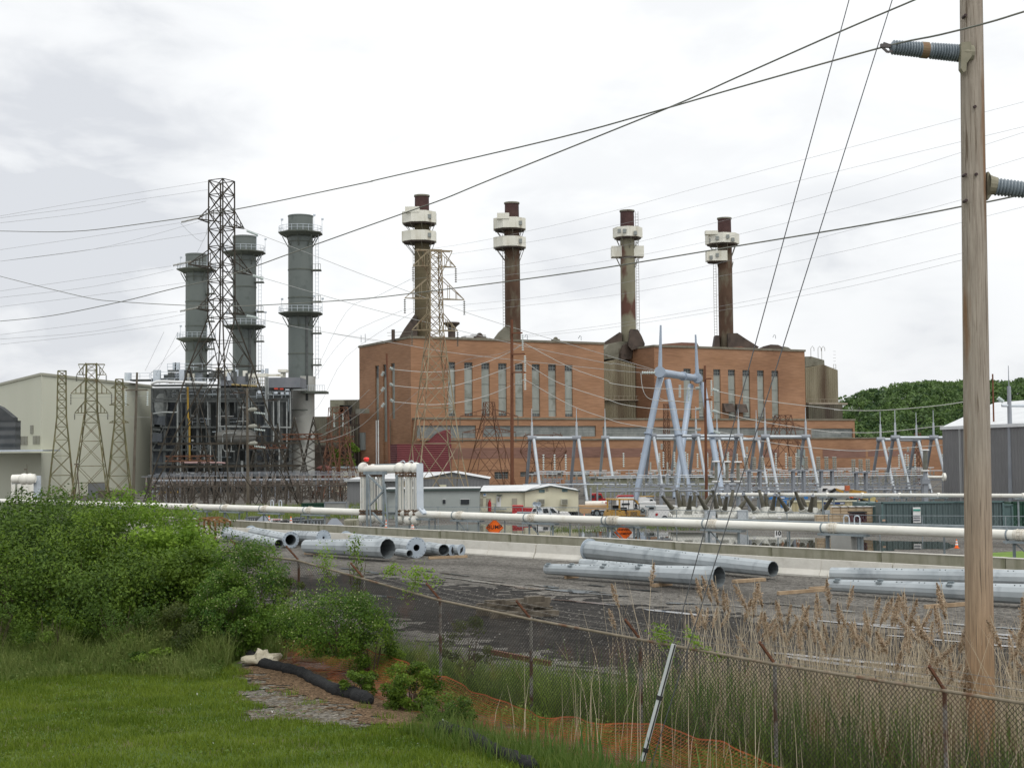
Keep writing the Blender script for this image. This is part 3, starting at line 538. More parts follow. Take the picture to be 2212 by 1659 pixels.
# ================================================================== orange plastic netting, silt sock, sack and litter
NET = mat('orange_netting', (.50, .135, .045), (.30, .095, .04), rough=.7, scale=1.0)
NT = [(-19, .95), (-15.4, 1.37), (-13.6, 1.55), (-12.4, 1.47), (-11.7, 1.375), (-10.7, 1.28), (-9.4, 1.26), (-8.9, 1.32), (-6.3, 1.58), (-3.9, 1.79), (-1.1, 1.68), (.1, 2.1), (1.3, 2.26), (2.4, 2.0)]
def netpt(w_, v):
    zt_ = lin(w_, NT)+.02*math.sin(w_*5.1); s_ = -.38-v*lin(w_, [(-19, 1.6), (-9, 1.7), (-4, 1.25), (2.4, .8)]); x, y = fpt(s_, w_); g = gz(x, y)+.03
    return Vector((x+.03*math.sin(w_*9+v*4), y, max(g, zt_+(g-zt_)*min(1, v*1.05)-.10*math.sin(v*3.14)+.035*math.sin(w_*3.3+v*5))))
mb = MB(); nw = 330; nv_ = 20
for j in range(nv_+1):
    for i in range(nw):
        a, b = netpt(-18.5+21*i/nw, j/nv_), netpt(-18.5+21*(i+1)/nw, j/nv_); h = Vector((0, 0, .0042 if j else .012)); mb.add([a-h, b-h, b+h, a+h], [(0, 1, 2, 3)])
for i in range(nw+1):
    w_ = -18.5+21*i/nw
    for j in range(nv_):
        a, b = netpt(w_, j/nv_), netpt(w_, (j+1)/nv_); h = Vector((FU.x, FU.y, 0))*.0038; mb.add([a-h, a+h, b+h, b-h], [(0, 1, 2, 3)])
solo('safety_netting', mb, NET, 'sagging orange plastic safety netting along the foot of the fence', 'netting')
def sockpath(pts, z, r, seed, label):
    c = [G(*K('d6', *q), z) for q in pts]; P_ = []; rr = random.Random(seed)
    for a, b in zip(c, c[1:]):
        for k in range(8): p = a.lerp(b, k/8); P_.append(Vector((p.x+rr.uniform(-.03, .03), p.y+rr.uniform(-.03, .03), gz(p.x, p.y)+r*.75)))
    rs = [r*rr.uniform(.82, 1.15) for _ in P_]; rs[0] = rs[-1] = r*.45
    solo('silt_sock', MB().tube(P_, rs, 12), mat('black_sock_fabric', (.008, .009, .010), (.022, .023, .024), rough=.95, scale=8, bump=.6, bscale=30), label, 'silt sock', 'silt socks along the toe of the slope', smooth=True)
sockpath([(105, 720), (180, 800), (300, 835), (560, 885), (770, 985), (900, 1050)], 1.4, .12, 1, 'long black silt sock curving past the cream sack')
sockpath([(860, 1030), (1000, 1060), (1150, 1110)], 1.4, .13, 2, 'short black silt sock half hidden by the green bush')
sockpath([(1690, 1370), (1780, 1400), (1900, 1440), (2212, 1600), (2500, 1720)], 1.35, .12, 3, 'black silt sock below the orange netting near the bottom')
SACKM = mat('cream_plastic_sack', (.42, .38, .28), (.55, .51, .40), rough=.5, scale=3, bump=.4)
c0 = G(*K('d6', 270, 800), 1.45); mb = MB(); mb.ball((c0.x, c0.y, 1.50), (.42, .2, .17), 20, 12)
for i, v in enumerate(mb.v):
    a = math.atan2(v[2]-1.5, v[0]-c0.x); f = 1+.16*math.sin(a*7+v[1]*9)+.1*math.sin(v[0]*19); mb.v[i] = (c0.x+(v[0]-c0.x)*f-(.12*(v[2]-1.5) if v[2] > 1.5 else 0), v[1]+.03*math.sin(v[0]*23), 1.5+(v[2]-1.5)*f*(1.25 if abs(v[0]-c0.x+.02) < .09 else .95))
sack = Thing('plastic_sack', 'crumpled cream plastic sack lying on the black silt sock', 'sack', (c0.x, c0.y, 1.42)); sack.part('sack', mb, SACKM, smooth=True)
def crumple(px, py, c, z, r, label, cat='litter'):
    p = G(*K(c, px, py), z); mb = MB().ball((p.x, p.y, gz(p.x, p.y)+r*.6), r, 9, 6); rr = random.Random(int(px))
    mb.v = [(v[0]+rr.uniform(-r, r)*.35, v[1]+rr.uniform(-r, r)*.35, v[2]+rr.uniform(-r, r)*.3) for v in mb.v]; solo('litter_bag', mb, WHITE, label, cat)
crumple(1720, 1320, 'd6', 1.36, .10, 'white plastic bag scrap lying above the lower silt sock'); crumple(1775, 1335, 'd6', 1.36, .08, 'smaller white plastic scrap beside the first bag scrap'); crumple(5, 250, 'd5', 1.6, .16, 'white plastic bag caught in the thicket at the left edge'); crumple(375, 295, 'd5', 1.6, .04, 'tiny white scrap in the thicket at the left')
# ================================================================== concrete barrier sections
def B3(t, s, z): return Vector((BA.x+BU.x*t+BN.x*s, BA.y+BU.y*t+BN.y*s, z))
prof = [(-.30, 0), (-.30, .08), (-.14, .33), (-.08, .81), (.08, .81), (.14, .33), (.30, .08), (.30, 0)]
def barrier_mb(L):
    mb = MB(); a = [(-L/2, y, z) for y, z in prof]; b = [(L/2, y, z) for y, z in prof]; return mb.hexa([Vector(p) for p in a], [Vector(p) for p in b])
brz = math.atan2(BU.y, BU.x); k = 0; bt = None; t0 = -38.0
while t0 < 92:
    p = B3(t0+1.83, 0, 0); lb = 'pale concrete traffic barrier section in the row behind the steel poles'
    if bt is None: bt = Thing('traffic_barrier', lb, 'barrier', (p.x, p.y, gz(p.x, p.y)), brz, 'concrete barrier sections'); bt.part('barrier_body', barrier_mb(3.62), CONC, world=False)
    else: bt.dup((p.x+R.uniform(-.03, .03), p.y+R.uniform(-.03, .03), gz(p.x, p.y)), brz+R.uniform(-.012, .012))
    t0 += 3.66
wt = None; t0 = -44.0
while t0 < 100:
    p = B3(t0+3.0, 1.7, 0)
    if wt is None: wt = Thing('concrete_wall', 'low stained concrete wall section behind the pale barriers', 'wall', (p.x, p.y, -.3), brz, 'low wall sections behind the barriers'); wt.part('wall_panel', MB().box((0, 0, .72), (5.97, .25, 1.44)), CONCD, world=False); wt.part('coping', MB().box((0, 0, 1.455), (5.97, .29, .03)), CONC, world=False)
    else: wt.dup((p.x, p.y, -.3+R.uniform(-.015, .015)), brz)
    t0 += 6.0
# ================================================================== white pipeline
PZ = lambda t: lin(t, [(-40, 1.75), (0, 1.95), (48, 2.05), (100, 2.0)])
PS = 3.6
def P3(t, dz=0.0, s=0.0): return B3(t, PS+s, PZ(t)+dz)
def pt_at(px, py, s=0.0):             # picture point on the pipeline plane
    O = B3(0, PS+s, 0); u = Vector((BU.x, BU.y, 0)); t, z = hit((px, py), O, u); return t, z
pl = Thing('pipeline', 'thick white overground pipeline crossing the whole yard on steel trestles', 'pipeline', P3(20, -PZ(20)))
tr_l = pt_at(*K('e1', 200, 1290))[0]; tr_r = pt_at(*K('e1', 900, 1310))[0]
RP = .225
def pipe_run(t0, t1):
    n = max(2, int((t1-t0)/4)); pl.part('pipe', MB().tube([P3(t0+(t1-t0)*i/n) for i in range(n+1)], RP, 20), WHITEP, smooth=True)
pipe_run(-60, tr_l); pipe_run(tr_r, 96)
def on_pipe(c, x, y): return pt_at(*K(c, x, y))[0]
rings = [on_pipe('d2', x, y) for x, y in ((190, 125), (490, 133), (830, 145))]+[on_pipe('d2', 1980, 175)]+[on_pipe('e2', x, 660) for x in (1000, 2210)]+[on_pipe('e3', 590, 790), on_pipe('e4', 95, 1010), on_pipe('e4', 1930, 1060), on_pipe('e5', 2170, 870), -8, -20, -32]
for t in rings:
    m = MB(); m.cyl(P3(t-.28), P3(t+.28), RP+.02, n=20); m.cyl(P3(t-.13), P3(t-.09), RP+.055, n=20); m.cyl(P3(t+.09), P3(t+.13), RP+.055, n=20)
    for k in range(10):
        a = 2*math.pi*k/10; up = Vector((0, 0, 1)); o = BN.to_3d()*math.cos(a)*(RP+.04)+up*math.sin(a)*(RP+.04); m.cyl(P3(t-.17)+o, P3(t+.17)+o, .010, n=5)
    fl = pl.part('flange', m, mat('flange_paint', (.56, .53, .45), (.70, .67, .60), rough=.55, scale=8, c3=(.40, .30, .2), s3=9, lo3=.60, hi3=.72), smooth=True)
    pl.part('clamp', MB().cyl(P3(t-.62), P3(t-.55), RP+.03, n=20), GALVD, parent=fl)
for t in rings+[rings[3]-4.5]:
    g0 = gz(P3(t).x, P3(t).y)-.05; m = MB(); zt_ = PZ(t)-RP-.03
    m.box(tuple(P3(t+.6, -RP-.09)), (2.6, .5, .10), brz)
    for q in (-.3, 1.6): m.bar(Vector((*P3(t+q).xy, g0)), Vector((*P3(t+q).xy, zt_-.06)), .11)
    m.bar(Vector((*P3(t-.2).xy, zt_-.15)), Vector((*P3(t+1.4).xy, g0+.3)), .05); pl.part('trestle', m, GALVD)
t = on_pipe('e4', 2050, 1300); g0 = gz(P3(t).x, P3(t).y)
m = MB(); [m.bar(Vector((*P3(t+q).xy, g0-.1)), Vector((*P3(t+q, 0).xy, PZ(t)-RP-.12)), .16) for q in (-.75, 1.0)]; m.box(tuple(P3(t+.1, -RP-.08)), (2.5, .6, .1), brz); pl.part('trestle', m, GALVD)
pl.part('expansion_box', MB().box((*P3(t+.18).xy, (g0+PZ(t)-RP)/2), (1.1, .7, PZ(t)-RP-g0-.2), brz), mat('box_grey', (.30, .30, .28), (.36, .36, .34), rough=.7, scale=1))
def hoop(t, z, w_=.30, h_=.40): pl.part('vent_hoop', MB().tube([P3(t, z), P3(t, z+h_*.75), P3(t+w_*.15, z+h_*.95), P3(t+w_/2, z+h_), P3(t+w_*.85, z+h_*.95), P3(t+w_, z+h_*.75), P3(t+w_, z)], w_*.11, 8), GALVL, smooth=True)
for c, x, y in (('e5', 80, 760), ('e5', 205, 760), ('c3', 1200, 1530), ('c3', 1270, 1530), ('e2', 1110, 600), ('e2', 1250, 600)): hoop(on_pipe(c, x, y), RP, *((.16, .22) if c == 'e2' else (.30, .42)))
# cable tray running beside and above the pipe
tray = Thing('cable_tray', 'long grey galvanized cable tray running just above the white pipeline', 'cable tray', P3(20, -PZ(20)))
tt = [pt_at(*K(c, x, y), 1.3) for c, x, y in (('c3', 380, 1490), ('c3', 1700, 1528), ('e2', 100, 545), ('e2', 2100, 590), ('e3', 2100, 710), ('e5', 400, 745), ('e5', 2200, 785))]
tp = [B3(t_, PS+1.3, z_) for t_, z_ in tt]; tp = [tp[0]-(tp[1]-tp[0])*1.2]+tp+[tp[-1]+(tp[-1]-tp[-2])*2]
m = MB(); [m.bar(a, b, .45, .16) for a, b in zip(tp, tp[1:])]; tray.part('channel', m, GALVD)
m = MB()
for a, b in zip(tp, tp[1:]):
    n = max(1, int((b-a).length/5))
    for k in range(n): p = a.lerp(b, (k+.5)/n); m.bar(Vector((p.x, p.y, gz(p.x, p.y)-.1)), Vector((p.x, p.y, p.z-.09)), .08)
tray.part('support_posts', m, GALVD)
# the riser loop: pipeline climbs over an opening
S1 = .18083/1.6035
def L3(x, y, s=0.0): t_, z_ = pt_at(*K('e1', x, y), s); return B3(t_, PS+s, z_)
loop = Thing('pipe_riser_loop', 'tall white pipe riser loop with six vertical bellows beside the gap in the pipeline', 'pipe loop', L3(500, 1300)-Vector((0, 0, 2)))
zt_ = L3(220, 350).z; zl = L3(220, 1290).z
BEL = mat('rust_flange', (.10, .055, .035), (.17, .12, .08), rough=.8, scale=14)
for xs_, x_ in enumerate((218, 380, 540, 918, 1085, 1225)):
    s_ = [0, .9, 1.8, 0, .9, 1.7][xs_]; a = L3(x_, 1150, 0); x0 = a.x; y0 = a.y; zb_ = L3(x_, 1150).z; zu = L3(x_, 490).z
    v = MB(); r = [.23, .23, .23, .25, .25, .18][xs_]; v.cyl((x0, y0, zb_), (x0, y0, zu), r, n=20); lp = loop.part('riser', v, WHITEP, smooth=True)
    for za_, zc_ in ((zb_-.03, zb_-.24), (zu+.03, zu+.19)):
        v = MB(); [v.cyl((x0, y0, z_-.06), (x0, y0, z_+.06), r+.08, n=14) for z_ in (za_, zc_)]
        for k in range(8): a_ = k*math.pi/4; o = Vector((math.cos(a_), math.sin(a_), 0))*(r+.04); v.cyl(Vector((x0, y0, min(za_, zc_)-.10))+o, Vector((x0, y0, max(za_, zc_)+.10))+o, .025, n=5)
        loop.part('flange_pair', v, BEL, parent=lp)
    v = MB(); [v.cyl(Vector((x0, y0, zb_+.1))+o_, Vector((x0, y0, zu-.1))+o_, .014, n=5) for o_ in (Vector((-.1, -r-.02, 0)), Vector((.12, -r-.02, 0)))]; loop.part('tie_rod', v, GALVD, parent=lp)
    v = MB(); v.ball((x0, y0, zl), (.36, .36, .36), 18, 12); v.cyl((x0, y0, zl), (x0, y0, zb_-.25), r+.02, n=16); loop.part('elbow_ball', v, WHITEP, smooth=True)
    v = MB(); v.ball((x0, y0, zt_+.05), (.38, .38, .38), 18, 12); v.cyl((x0, y0, zt_), (x0, y0, zu+.22), r+.09, r+.02, n=16)
    if xs_ in (0, 3, 4, 5): loop.part('elbow_ball', v, WHITEP, smooth=True)
loop.part('crossover_pipe', MB().tube([L3(200, 360), L3(850, 352)], .27, 20), WHITEP, smooth=True); loop.part('crossover_pipe', MB().tube([L3(380, 330, 1.0), L3(1230, 335, 1.0)], .24, 16), WHITEP, smooth=True)
v = MB(); [v.bar(L3(a, b, -.55), L3(c, d, -.55), .15) for a, b, c, d in ((285, 460, 285, 1700), (600, 460, 600, 1700), (850, 470, 850, 1700))]; [v.bar(L3(a, b, -.8), L3(c, d, -.8), .10) for a, b, c, d in ((310, 480, 370, 1700), (625, 640, 700, 1700), (300, 470, 600, 760), (330, 1060, 600, 770), (400, 1620, 600, 1400), (390, 1190, 590, 1400))]
v.bar(L3(230, 430, -.5), L3(650, 430, -.5), .18, .22); loop.part('support_frame', v, GALVD)
v = MB(); v.bar(L3(480, 285, .6), L3(1290, 262, .6), .5, .18); loop.part('cable_tray_top', v, GALVD); v = MB(); v.bar(L3(1295, 255, -.3), L3(1305, 1110, -.3), .42, .3); v.bar(L3(1300, 1100, -.3), L3(1400, 1215, -.3), .40, .12); loop.part('cable_duct', v, GALVL)
for x_ in (925, 1090): loop.part('vent_hoop', MB().tube([L3(x_, 300), L3(x_, 240), L3(x_+15, 212), L3(x_+45, 202), L3(x_+75, 212), L3(x_+88, 240), L3(x_+88, 290)], .045, 8), GALVL, smooth=True)
b = L3(275, 300, -.2); wm = Thing('warning_beacon', 'small red beacon on a thin rod above the pipe riser loop', 'beacon', b); wm.part('rod', MB().bar(L3(268, 300, -.2), L3(268, 210, -.2), .03), GALVD); wm.part('beacon_head', MB().lathe(L3(272, 215, -.2), L3(272, 130, -.2), [(0, .05), (.1, .14), (.6, .2), (.9, .16), (1, .02)], 14), mat('beacon_red', (.85, .04, .03), rough=.4), smooth=True)
# ================================================================== galvanized tubular poles lying in the yard
SHAFT = mat('galvanized_shaft', (.33, .37, .39), (.45, .49, .51), rough=.5, metal=.1, scale=.5, detail=7, c3=(.22, .25, .27), s3=1.1, st3=(1, 1, 1), lo3=.52, hi3=.72)
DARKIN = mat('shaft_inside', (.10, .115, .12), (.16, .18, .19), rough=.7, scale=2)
def lying(label, A, ra, B, rb, openB=True, openA=False, flA=0.0, flB=0.0, hole=None, z0=.14, name='steel_pole', nseg=12, brackets=None, bolts=True, YA=None, YB=None):
    """A, B: picture centres of the two ends, ra/rb: picture radii; each end rests z0 above the yard"""
    def end(p, r, Yf=None):
        Y = 60.0
        for _ in range(25): q = at(*p, Y); rr_ = W(r, Y); zz = z0+rr_; Y = at(p[0], p[1], 1).y and ((H-zz)/((H-q.z)/Y))
        if Yf: Y = Yf; rr_ = W(r, Y)
        return at(*p, Y), rr_
    a, r1 = end(A, ra, YA); b, r2 = end(B, rb, YB); d = (b-a).normalized(); t = Thing(name, label, 'steel pole', (a+b)/2-Vector((0, 0, (r1+r2)/2)), 0, 'galvanized steel pole sections lying in the yard')
    m = MB(); th = .03; vs = []; ph = math.pi/nseg
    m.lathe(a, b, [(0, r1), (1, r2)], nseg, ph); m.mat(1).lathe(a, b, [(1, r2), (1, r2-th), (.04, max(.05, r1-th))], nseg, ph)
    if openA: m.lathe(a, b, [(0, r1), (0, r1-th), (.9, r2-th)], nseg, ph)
    m.mat(0)
    if not openA and not flA: m.lathe(a, b, [(0, r1), (0, .001)], nseg, ph)
    sh = t.part('shaft', m, [SHAFT, DARKIN])
    for (c, r, R_, sg, hh) in ((a, r1, flA, -1, None), (b, r2, flB, 1, hole)):
        if R_:
            Rm = r*R_; f = MB(); q0 = c; q1 = c+d*sg*.07; hr = (hh or .4)*r; f.lathe(q0, q1, [(0, hr), (0, Rm), (1, Rm), (1, hr), (0, hr)], 32)
            for k in range(16):
                an = 2*math.pi*k/16; ax = d.cross(Vector((0, 0, 1))).normalized(); ay = ax.cross(d); o = (ax*math.cos(an)+ay*math.sin(an))*(Rm*.9); f.mat(1).cyl(q1+o-d*sg*.01, q1+o+d*sg*.012, .022, n=6)
            t.part('base_flange', f, [GALV, BLACK])
    ax = d.cross(Vector((0, 0, 1))).normalized(); up = ax.cross(d); L = (b-a).length
    if up.z < 0: up = -up
    if (ax.y) > 0: ax = -ax
    if brackets:
        for fr in brackets:
            c = a.lerp(b, fr); r = r1+(r2-r1)*fr
            for (ox, oz) in ((.25, .97), (.75, .65)):
                m = MB(); p = c+ax*ox*r+up*oz*r; m.box(tuple(p+ax*.02+up*.02), (.24, .08, .07), math.atan2(d.y, d.x)); t.part('bracket', m, GALVD)
    if bolts:
        m = MB()
        for k in range(9):
            c = a.lerp(b, .12+.09*k); r = r1+(r2-r1)*(.12+.09*k)
            for o_ in (.10, -.12): p = c+d*o_+ax*.45*r+up*.86*r; m.cyl(p-up*.015, p+up*.022, .024, n=6)
        t.part('step_bolts', m, DARKIN)
    return t
lying('tapered steel pole nearest the rusty rack, its small open end facing right', K('e8', 345, 215), 11.5, K('e8', 905, 327), 10.0, flA=1.25)
lying('flanged steel pole behind the leftmost one, its round base plate facing the camera', K('e8', 600, 196), 11.5, K('e8', 1030, 283), 12.5, flA=1.2, flB=1.45, hole=.95)
lying('steel pole in the back row ending in a plate beside the big open pole', K('e8', 1080, 240), 12, K('e8', 1390, 258), 13.0, flB=1.25, hole=.2, YA=93, YB=86)
lying('large twelve-sided steel pole with a wide dark open end, front of the left group', K('e8', 1205, 352), 14.5, K('e8', 2095, 380), 22.0)
lying('steel pole in the back row whose left flange touches the barriers', K('e8', 1640, 258), 11, K('d2', 1640, 390), 17.0, flA=1.3, flB=1.32, hole=.42)
lying('slim steel pole stub with an H-shaped end beside the big open pole', K('d2', 1500, 425), 8, K('d2', 1590, 436), 8.2, bolts=False)
lying('steel pole right of the flanged plate, with a small open end', K('d2', 1728, 385), 11.5, K('d2', 1852, 408), 12.5, bolts=False, YA=82)
DIA = mat('plate_galvanized', (.38, .44, .50), rough=.5, metal=.2)
for i, (x_, y_) in enumerate(((1915, 412), (1985, 408))):
    p = K('d2', x_, y_); Y = 79.5; c = at(*p, Y); r = W(12.6, Y); dd = Vector((-.75, .66, 0)); t = Thing('capped_steel_pole', ['capped steel pole with an upright diamond hole in its end plate', 'capped steel pole with a tilted diamond hole, rightmost of the left group'][i], 'steel pole', (c.x, c.y, 0), 0, 'galvanized steel pole sections lying in the yard')
    t.part('shaft', MB().cyl(c+dd*.02, c+dd*4.5, r*.9, r*.8, 12), SHAFT); m = MB().cyl(c-dd*.03, c+dd*.02, r, n=32); t.part('end_plate', m, DIA)
    ax = dd.cross(Vector((0, 0, 1))); up = Vector((0, 0, 1)); a_ = [0, .6][i]; ux = up*math.cos(a_)+ax*math.sin(a_); vx = ax*math.cos(a_)-up*math.sin(a_); q = c-dd*.045
    t.part('diamond_hole', MB().prism([q+ux*.24, q+vx*.11, q-ux*.24, q-vx*.11], dd*.01), BLACK)
lying('longest flanged steel pole, its big flange leaning on the barriers at the centre', K('d3', 1090, 625), 20.5, K('d4', 182, 748), 16.8, flA=1.2)
lying('short grey steel pole wedged between the long flanged pole and the bracketed pole', K('d3', 1010, 745), 12, (1545, 1243), 12, YA=69, YB=66, bolts=True)
lying('bracketed steel pole in front at the centre, dark open end facing right', K('d3', 722, 787), 11.5, K('d3', 2190, 853), 23.0, brackets=(.02, .17, .37, .58))
lying('steel pole in the back of the right pair, running out of the picture', K('d4', 655, 790), 15, (2330, 1252), 20, YA=60.5, YB=55)
lying('steel pole in front of the right pair, with white brackets at its left end', K('d4', 640, 878), 13, (2360, 1290), 25, brackets=(.04, .22, .5))
def timber(px0, c0, px1, w_, label, h_=.14, z=.0, grp='loose timbers in the yard', m_=NEWWOOD):
    a = G(*K(c0, *px0), .07+z); b = G(*K(c0, *px1), .07+z); v = MB().bar(Vector((a.x, a.y, h_/2+z+.01)), Vector((b.x, b.y, h_/2+z+.01)), w_, h_); return solo('timber', v, m_, label, 'timber', grp)
timber((1735, 470), 'd2', (2030, 458), .16, 'pale plank lying below the two diamond-holed poles'); timber((880, 860), 'd3', (985, 850), .14, 'short wooden block under the bracketed pole, left end'); timber((1630, 930), 'd3', (1780, 912), .18, 'short brown block under the bracketed pole, right half')
timber((1965, 150), 'd7', (2212, 132), .26, 'thick wooden beam under the open end of the long flanged pole'); timber((220, 245), 'd8', (640, 212), .12, 'thin plank lying left of the right-hand pole pair'); timber((475, 208), 'd8', (620, 200), .1, 'short plank just behind the thin plank by the right pole pair'); timber((1410, 355), 'd8', (1760, 330), .12, 'thin plank among the reed plumes below the right pole pair'); timber((790, 432), 'd2', (900, 440), .18, 'dark wooden block under the left end of the large open pole')
# stack of railway sleepers
st = [(('d3'), (150, 1105), (300, 1140), .0), ]
def tie(a, b, z, label):
    A = G(*K('d3', *a), z+.1); B_ = G(*K('d3', *b), z+.1); v = MB().bar(Vector((A.x, A.y, z+.11)), Vector((B_.x, B_.y, z+.11)), .24, .20); solo('railway_sleeper', v, WOOD, label, 'sleeper', 'old railway sleepers stacked in the yard')
tie((130, 1160), (560, 1172), 0, 'railway sleeper at the bottom left of the stack'); tie((240, 1185), (820, 1162), .0, 'railway sleeper lying in front along the ground'); tie((180, 1145), (770, 1128), 0, 'railway sleeper at the bottom back of the stack'); tie((130, 1105), (600, 1118), .21, 'railway sleeper in the second layer, left'); tie((200, 1105), (740, 1085), .22, 'railway sleeper in the second layer, front'); tie((200, 1080), (745, 1050), .43, 'railway sleeper lying on top of the stack'); tie((540, 1050), (690, 1040), .60, 'short sleeper offcut on top of the stack')
# rusty steel rail behind the fence
a = G(*K('d7', 0, 700), .75); b = G(*K('d7', 480, 800), .75); solo('rail_length', MB().bar(Vector((a.x, a.y, gz(a.x, a.y)+.30)), Vector((b.x, b.y, gz(b.x, b.y)+.30)), .10, .13), RUST, 'rusty steel rail lying in the weeds behind the fence', 'rail')
# rusty pipe rack
q0 = G(*K('d1', 1480, 470), 0); q1 = G(*K('d1', 1650, 480), 0); m = MB(); d = (q1-q0); n = Vector((-d.y, d.x, 0)).normalized(); RK = mat('rack_rust', (.13, .055, .03), (.26, .14, .04), rough=.85, scale=3)
rk = Thing('pipe_rack', 'rusty steel rack with curved top bars beside the left thicket', 'rack', q0)
for k in range(5):
    a = q0+d*k/4; [m.bar(a+n*o_, a+n*o_+Vector((0, 0, 1.15+.12*math.sin(k/4*math.pi))), .12) for o_ in (0, 1.3)]
rk.part('posts', m, RK); m = MB()
for o_ in (0, .65, 1.3): m.tube([q0+d*k/8+n*o_+Vector((0, 0, 1.15+.28*math.sin(k/8*math.pi))) for k in range(9)], .06, 6)
for k in range(9): m.bar(q0+d*k/8+Vector((0, 0, 1.2+.28*math.sin(k/8*math.pi))), q0+d*k/8+n*1.3+Vector((0, 0, 1.2+.28*math.sin(k/8*math.pi))), .07)
rk.part('top_bars', m, RK)
# ================================================================== road-work signs
def sign(c, cx, cy, w_, h_, label, lines, s=-.6, tz=1.0):
    t_, z_ = pt_at(*K(c, cx, cy), s); o = B3(t_, PS+s, z_); sw_ = W(w_*S(c), o.y)/.72*1.0; fw = Vector((-o.x, -o.y, 0)).normalized(); r_ = Vector((-fw.y, fw.x, 0)); up = Vector((0, 0, 1)); h2 = sw_/2
    t = Thing('road_work_sign', label, 'sign', o-up*h2, 0, 'orange road-work signs'); rd = .07*sw_
    pl_ = []
    for (ax, ay) in ((1, 0), (0, 1), (-1, 0), (0, -1)):
        c_ = r_*ax*(h2-rd)+up*ay*(h2-rd); p_ = r_*ax+up*ay; q_ = up*ax-r_*ay
        pl_ += [o+c_+p_*rd*.55-q_*rd*.45, o+c_+p_*rd*.8, o+c_+p_*rd*.55+q_*rd*.45]
    t.part('panel', MB().prism(pl_, -fw*.02), ORANGE)
    b = MB(); ins = [o+(p-o)*.93+fw*.004 for p in pl_]; ins2 = [o+(p-o)*.90+fw*.004 for p in pl_]; n = len(ins); b.add(ins+ins2, [(i, (i+1) % n, n+(i+1) % n, n+i) for i in range(n)]); t.part('border', b, BLACK)
    for (txt, dz, sz) in lines:
        cu = bpy.data.curves.new('lettering', 'FONT'); cu.body = txt; cu.size = sz*sw_; cu.align_x = 'CENTER'; cu.align_y = 'CENTER'; cu.extrude = .003; cu.offset = .003*sw_; cu.space_character = 1.05
        ob = bpy.data.objects.new('tmp', cu); C.objects.link(ob); dg = bpy.context.evaluated_depsgraph_get(); me = bpy.data.meshes.new_from_object(ob.evaluated_get(dg)); bpy.data.objects.remove(ob)
        Mx = Matrix(((r_.x, up.x, fw.x, 0), (r_.y, up.y, fw.y, 0), (r_.z, up.z, fw.z, 0), (0, 0, 0, 1))); me.transform(t.I @ Matrix.Translation(o+fw*.008+up*dz*sw_) @ Mx); me.materials.clear(); me.materials.append(BLACK)
        oo = bpy.data.objects.new('lettering', me); C.objects.link(oo); oo.parent = t.e
    g0 = gz(o.x, o.y); m = MB(); [m.bar(o+r_*sg*.14-fw*.04+up*h2*.3, Vector((o.x, o.y, g0))+r_*sg*.16-fw*.05, .05) for sg in (-1, 1)]; t.part('legs', m, GALVD)
sign('e2', 412, 742, 200, 0, 'orange diamond road-work sign reading BUMP behind the pipeline', [('BUMP', .03, .31)], .5)
sign('e3', 705, 905, 200, 0, 'orange diamond road-work sign reading UNEVEN PAVEMENT, half hidden by the pipeline', [('UNEVEN', .16, .17), ('PAVEMENT', -.06, .165)], 1.2)
# ================================================================== wooden utility pole, post insulators, guys
POLEM = mat('utility_pole_wood', (.235, .20, .16), (.46, .405, .335), rough=.85, scale=3.0, lo=.25, hi=.75, st=(11, 11, .45), detail=8, c3=(.24, .14, .075), s3=1.3, st3=(3, 3, .3), lo3=.60, hi3=.72, bump=.5, bscale=14)
_nt = POLEM.node_tree; _b = _nt.nodes['Principled BSDF']; _src = _b.inputs['Base Color'].links[0].from_socket   # tan lower half where the grey weathering stops
_tc = _nt.nodes.new('ShaderNodeTexCoord'); _sx = _nt.nodes.new('ShaderNodeSeparateXYZ'); lk(_nt, _tc.outputs['Object'], _sx.inputs[0]); _mr = _nt.nodes.new('ShaderNodeMapRange'); _mr.inputs[1].default_value = 5.2; _mr.inputs[2].default_value = 1.6; lk(_nt, _sx.outputs[2], _mr.inputs[0])
_mx = _nt.nodes.new('ShaderNodeMix'); _mx.data_type = 'RGBA'; _mx.blend_type = 'MULTIPLY'; _mx.inputs[7].default_value = (1.14, .84, .58, 1); lk(_nt, _mr.outputs[0], _mx.inputs[0]); lk(_nt, _src, _mx.inputs[6])
_vm = _nt.nodes.new('ShaderNodeMapping'); _vm.inputs['Scale'].default_value = (26, 26, .5); lk(_nt, _tc.outputs['Object'], _vm.inputs[0]); _vn = _nt.nodes.new('ShaderNodeTexNoise'); _vn.inputs['Scale'].default_value = 2; _vn.inputs['Detail'].default_value = 3; lk(_nt, _vm.outputs[0], _vn.inputs['Vector'])
_vr = _nt.nodes.new('ShaderNodeMapRange'); _vr.inputs[1].default_value = .60; _vr.inputs[2].default_value = .66; lk(_nt, _vn.outputs[0], _vr.inputs[0]); _m4 = _nt.nodes.new('ShaderNodeMix'); _m4.data_type = 'RGBA'; _m4.inputs[7].default_value = (.15, .115, .08, 1); lk(_nt, _vr.outputs[0], _m4.inputs[0]); lk(_nt, _mx.outputs[2], _m4.inputs[6]); lk(_nt, _m4.outputs[2], _b.inputs['Base Color'])
YP = 20.0; pb = at(2118, 1520, YP); ptop = at(2098, 0, YP); dirp = (ptop-pb).normalized(); g0 = gz(pb.x, pb.y)
base = pb+dirp*((g0-.3-pb.z)/dirp.z); top = ptop+dirp*6.5
up_ = Thing('utility_pole', 'tall weathered wooden utility pole in the right foreground', 'utility pole', (base.x, base.y, g0)); m = MB(); nst = 60; pts = [base.lerp(top, k/nst) for k in range(nst+1)]
m.tube(pts, [.208-.072*k/nst for k in range(nst+1)], 28)
up_.part('shaft', m, POLEM, smooth=True)
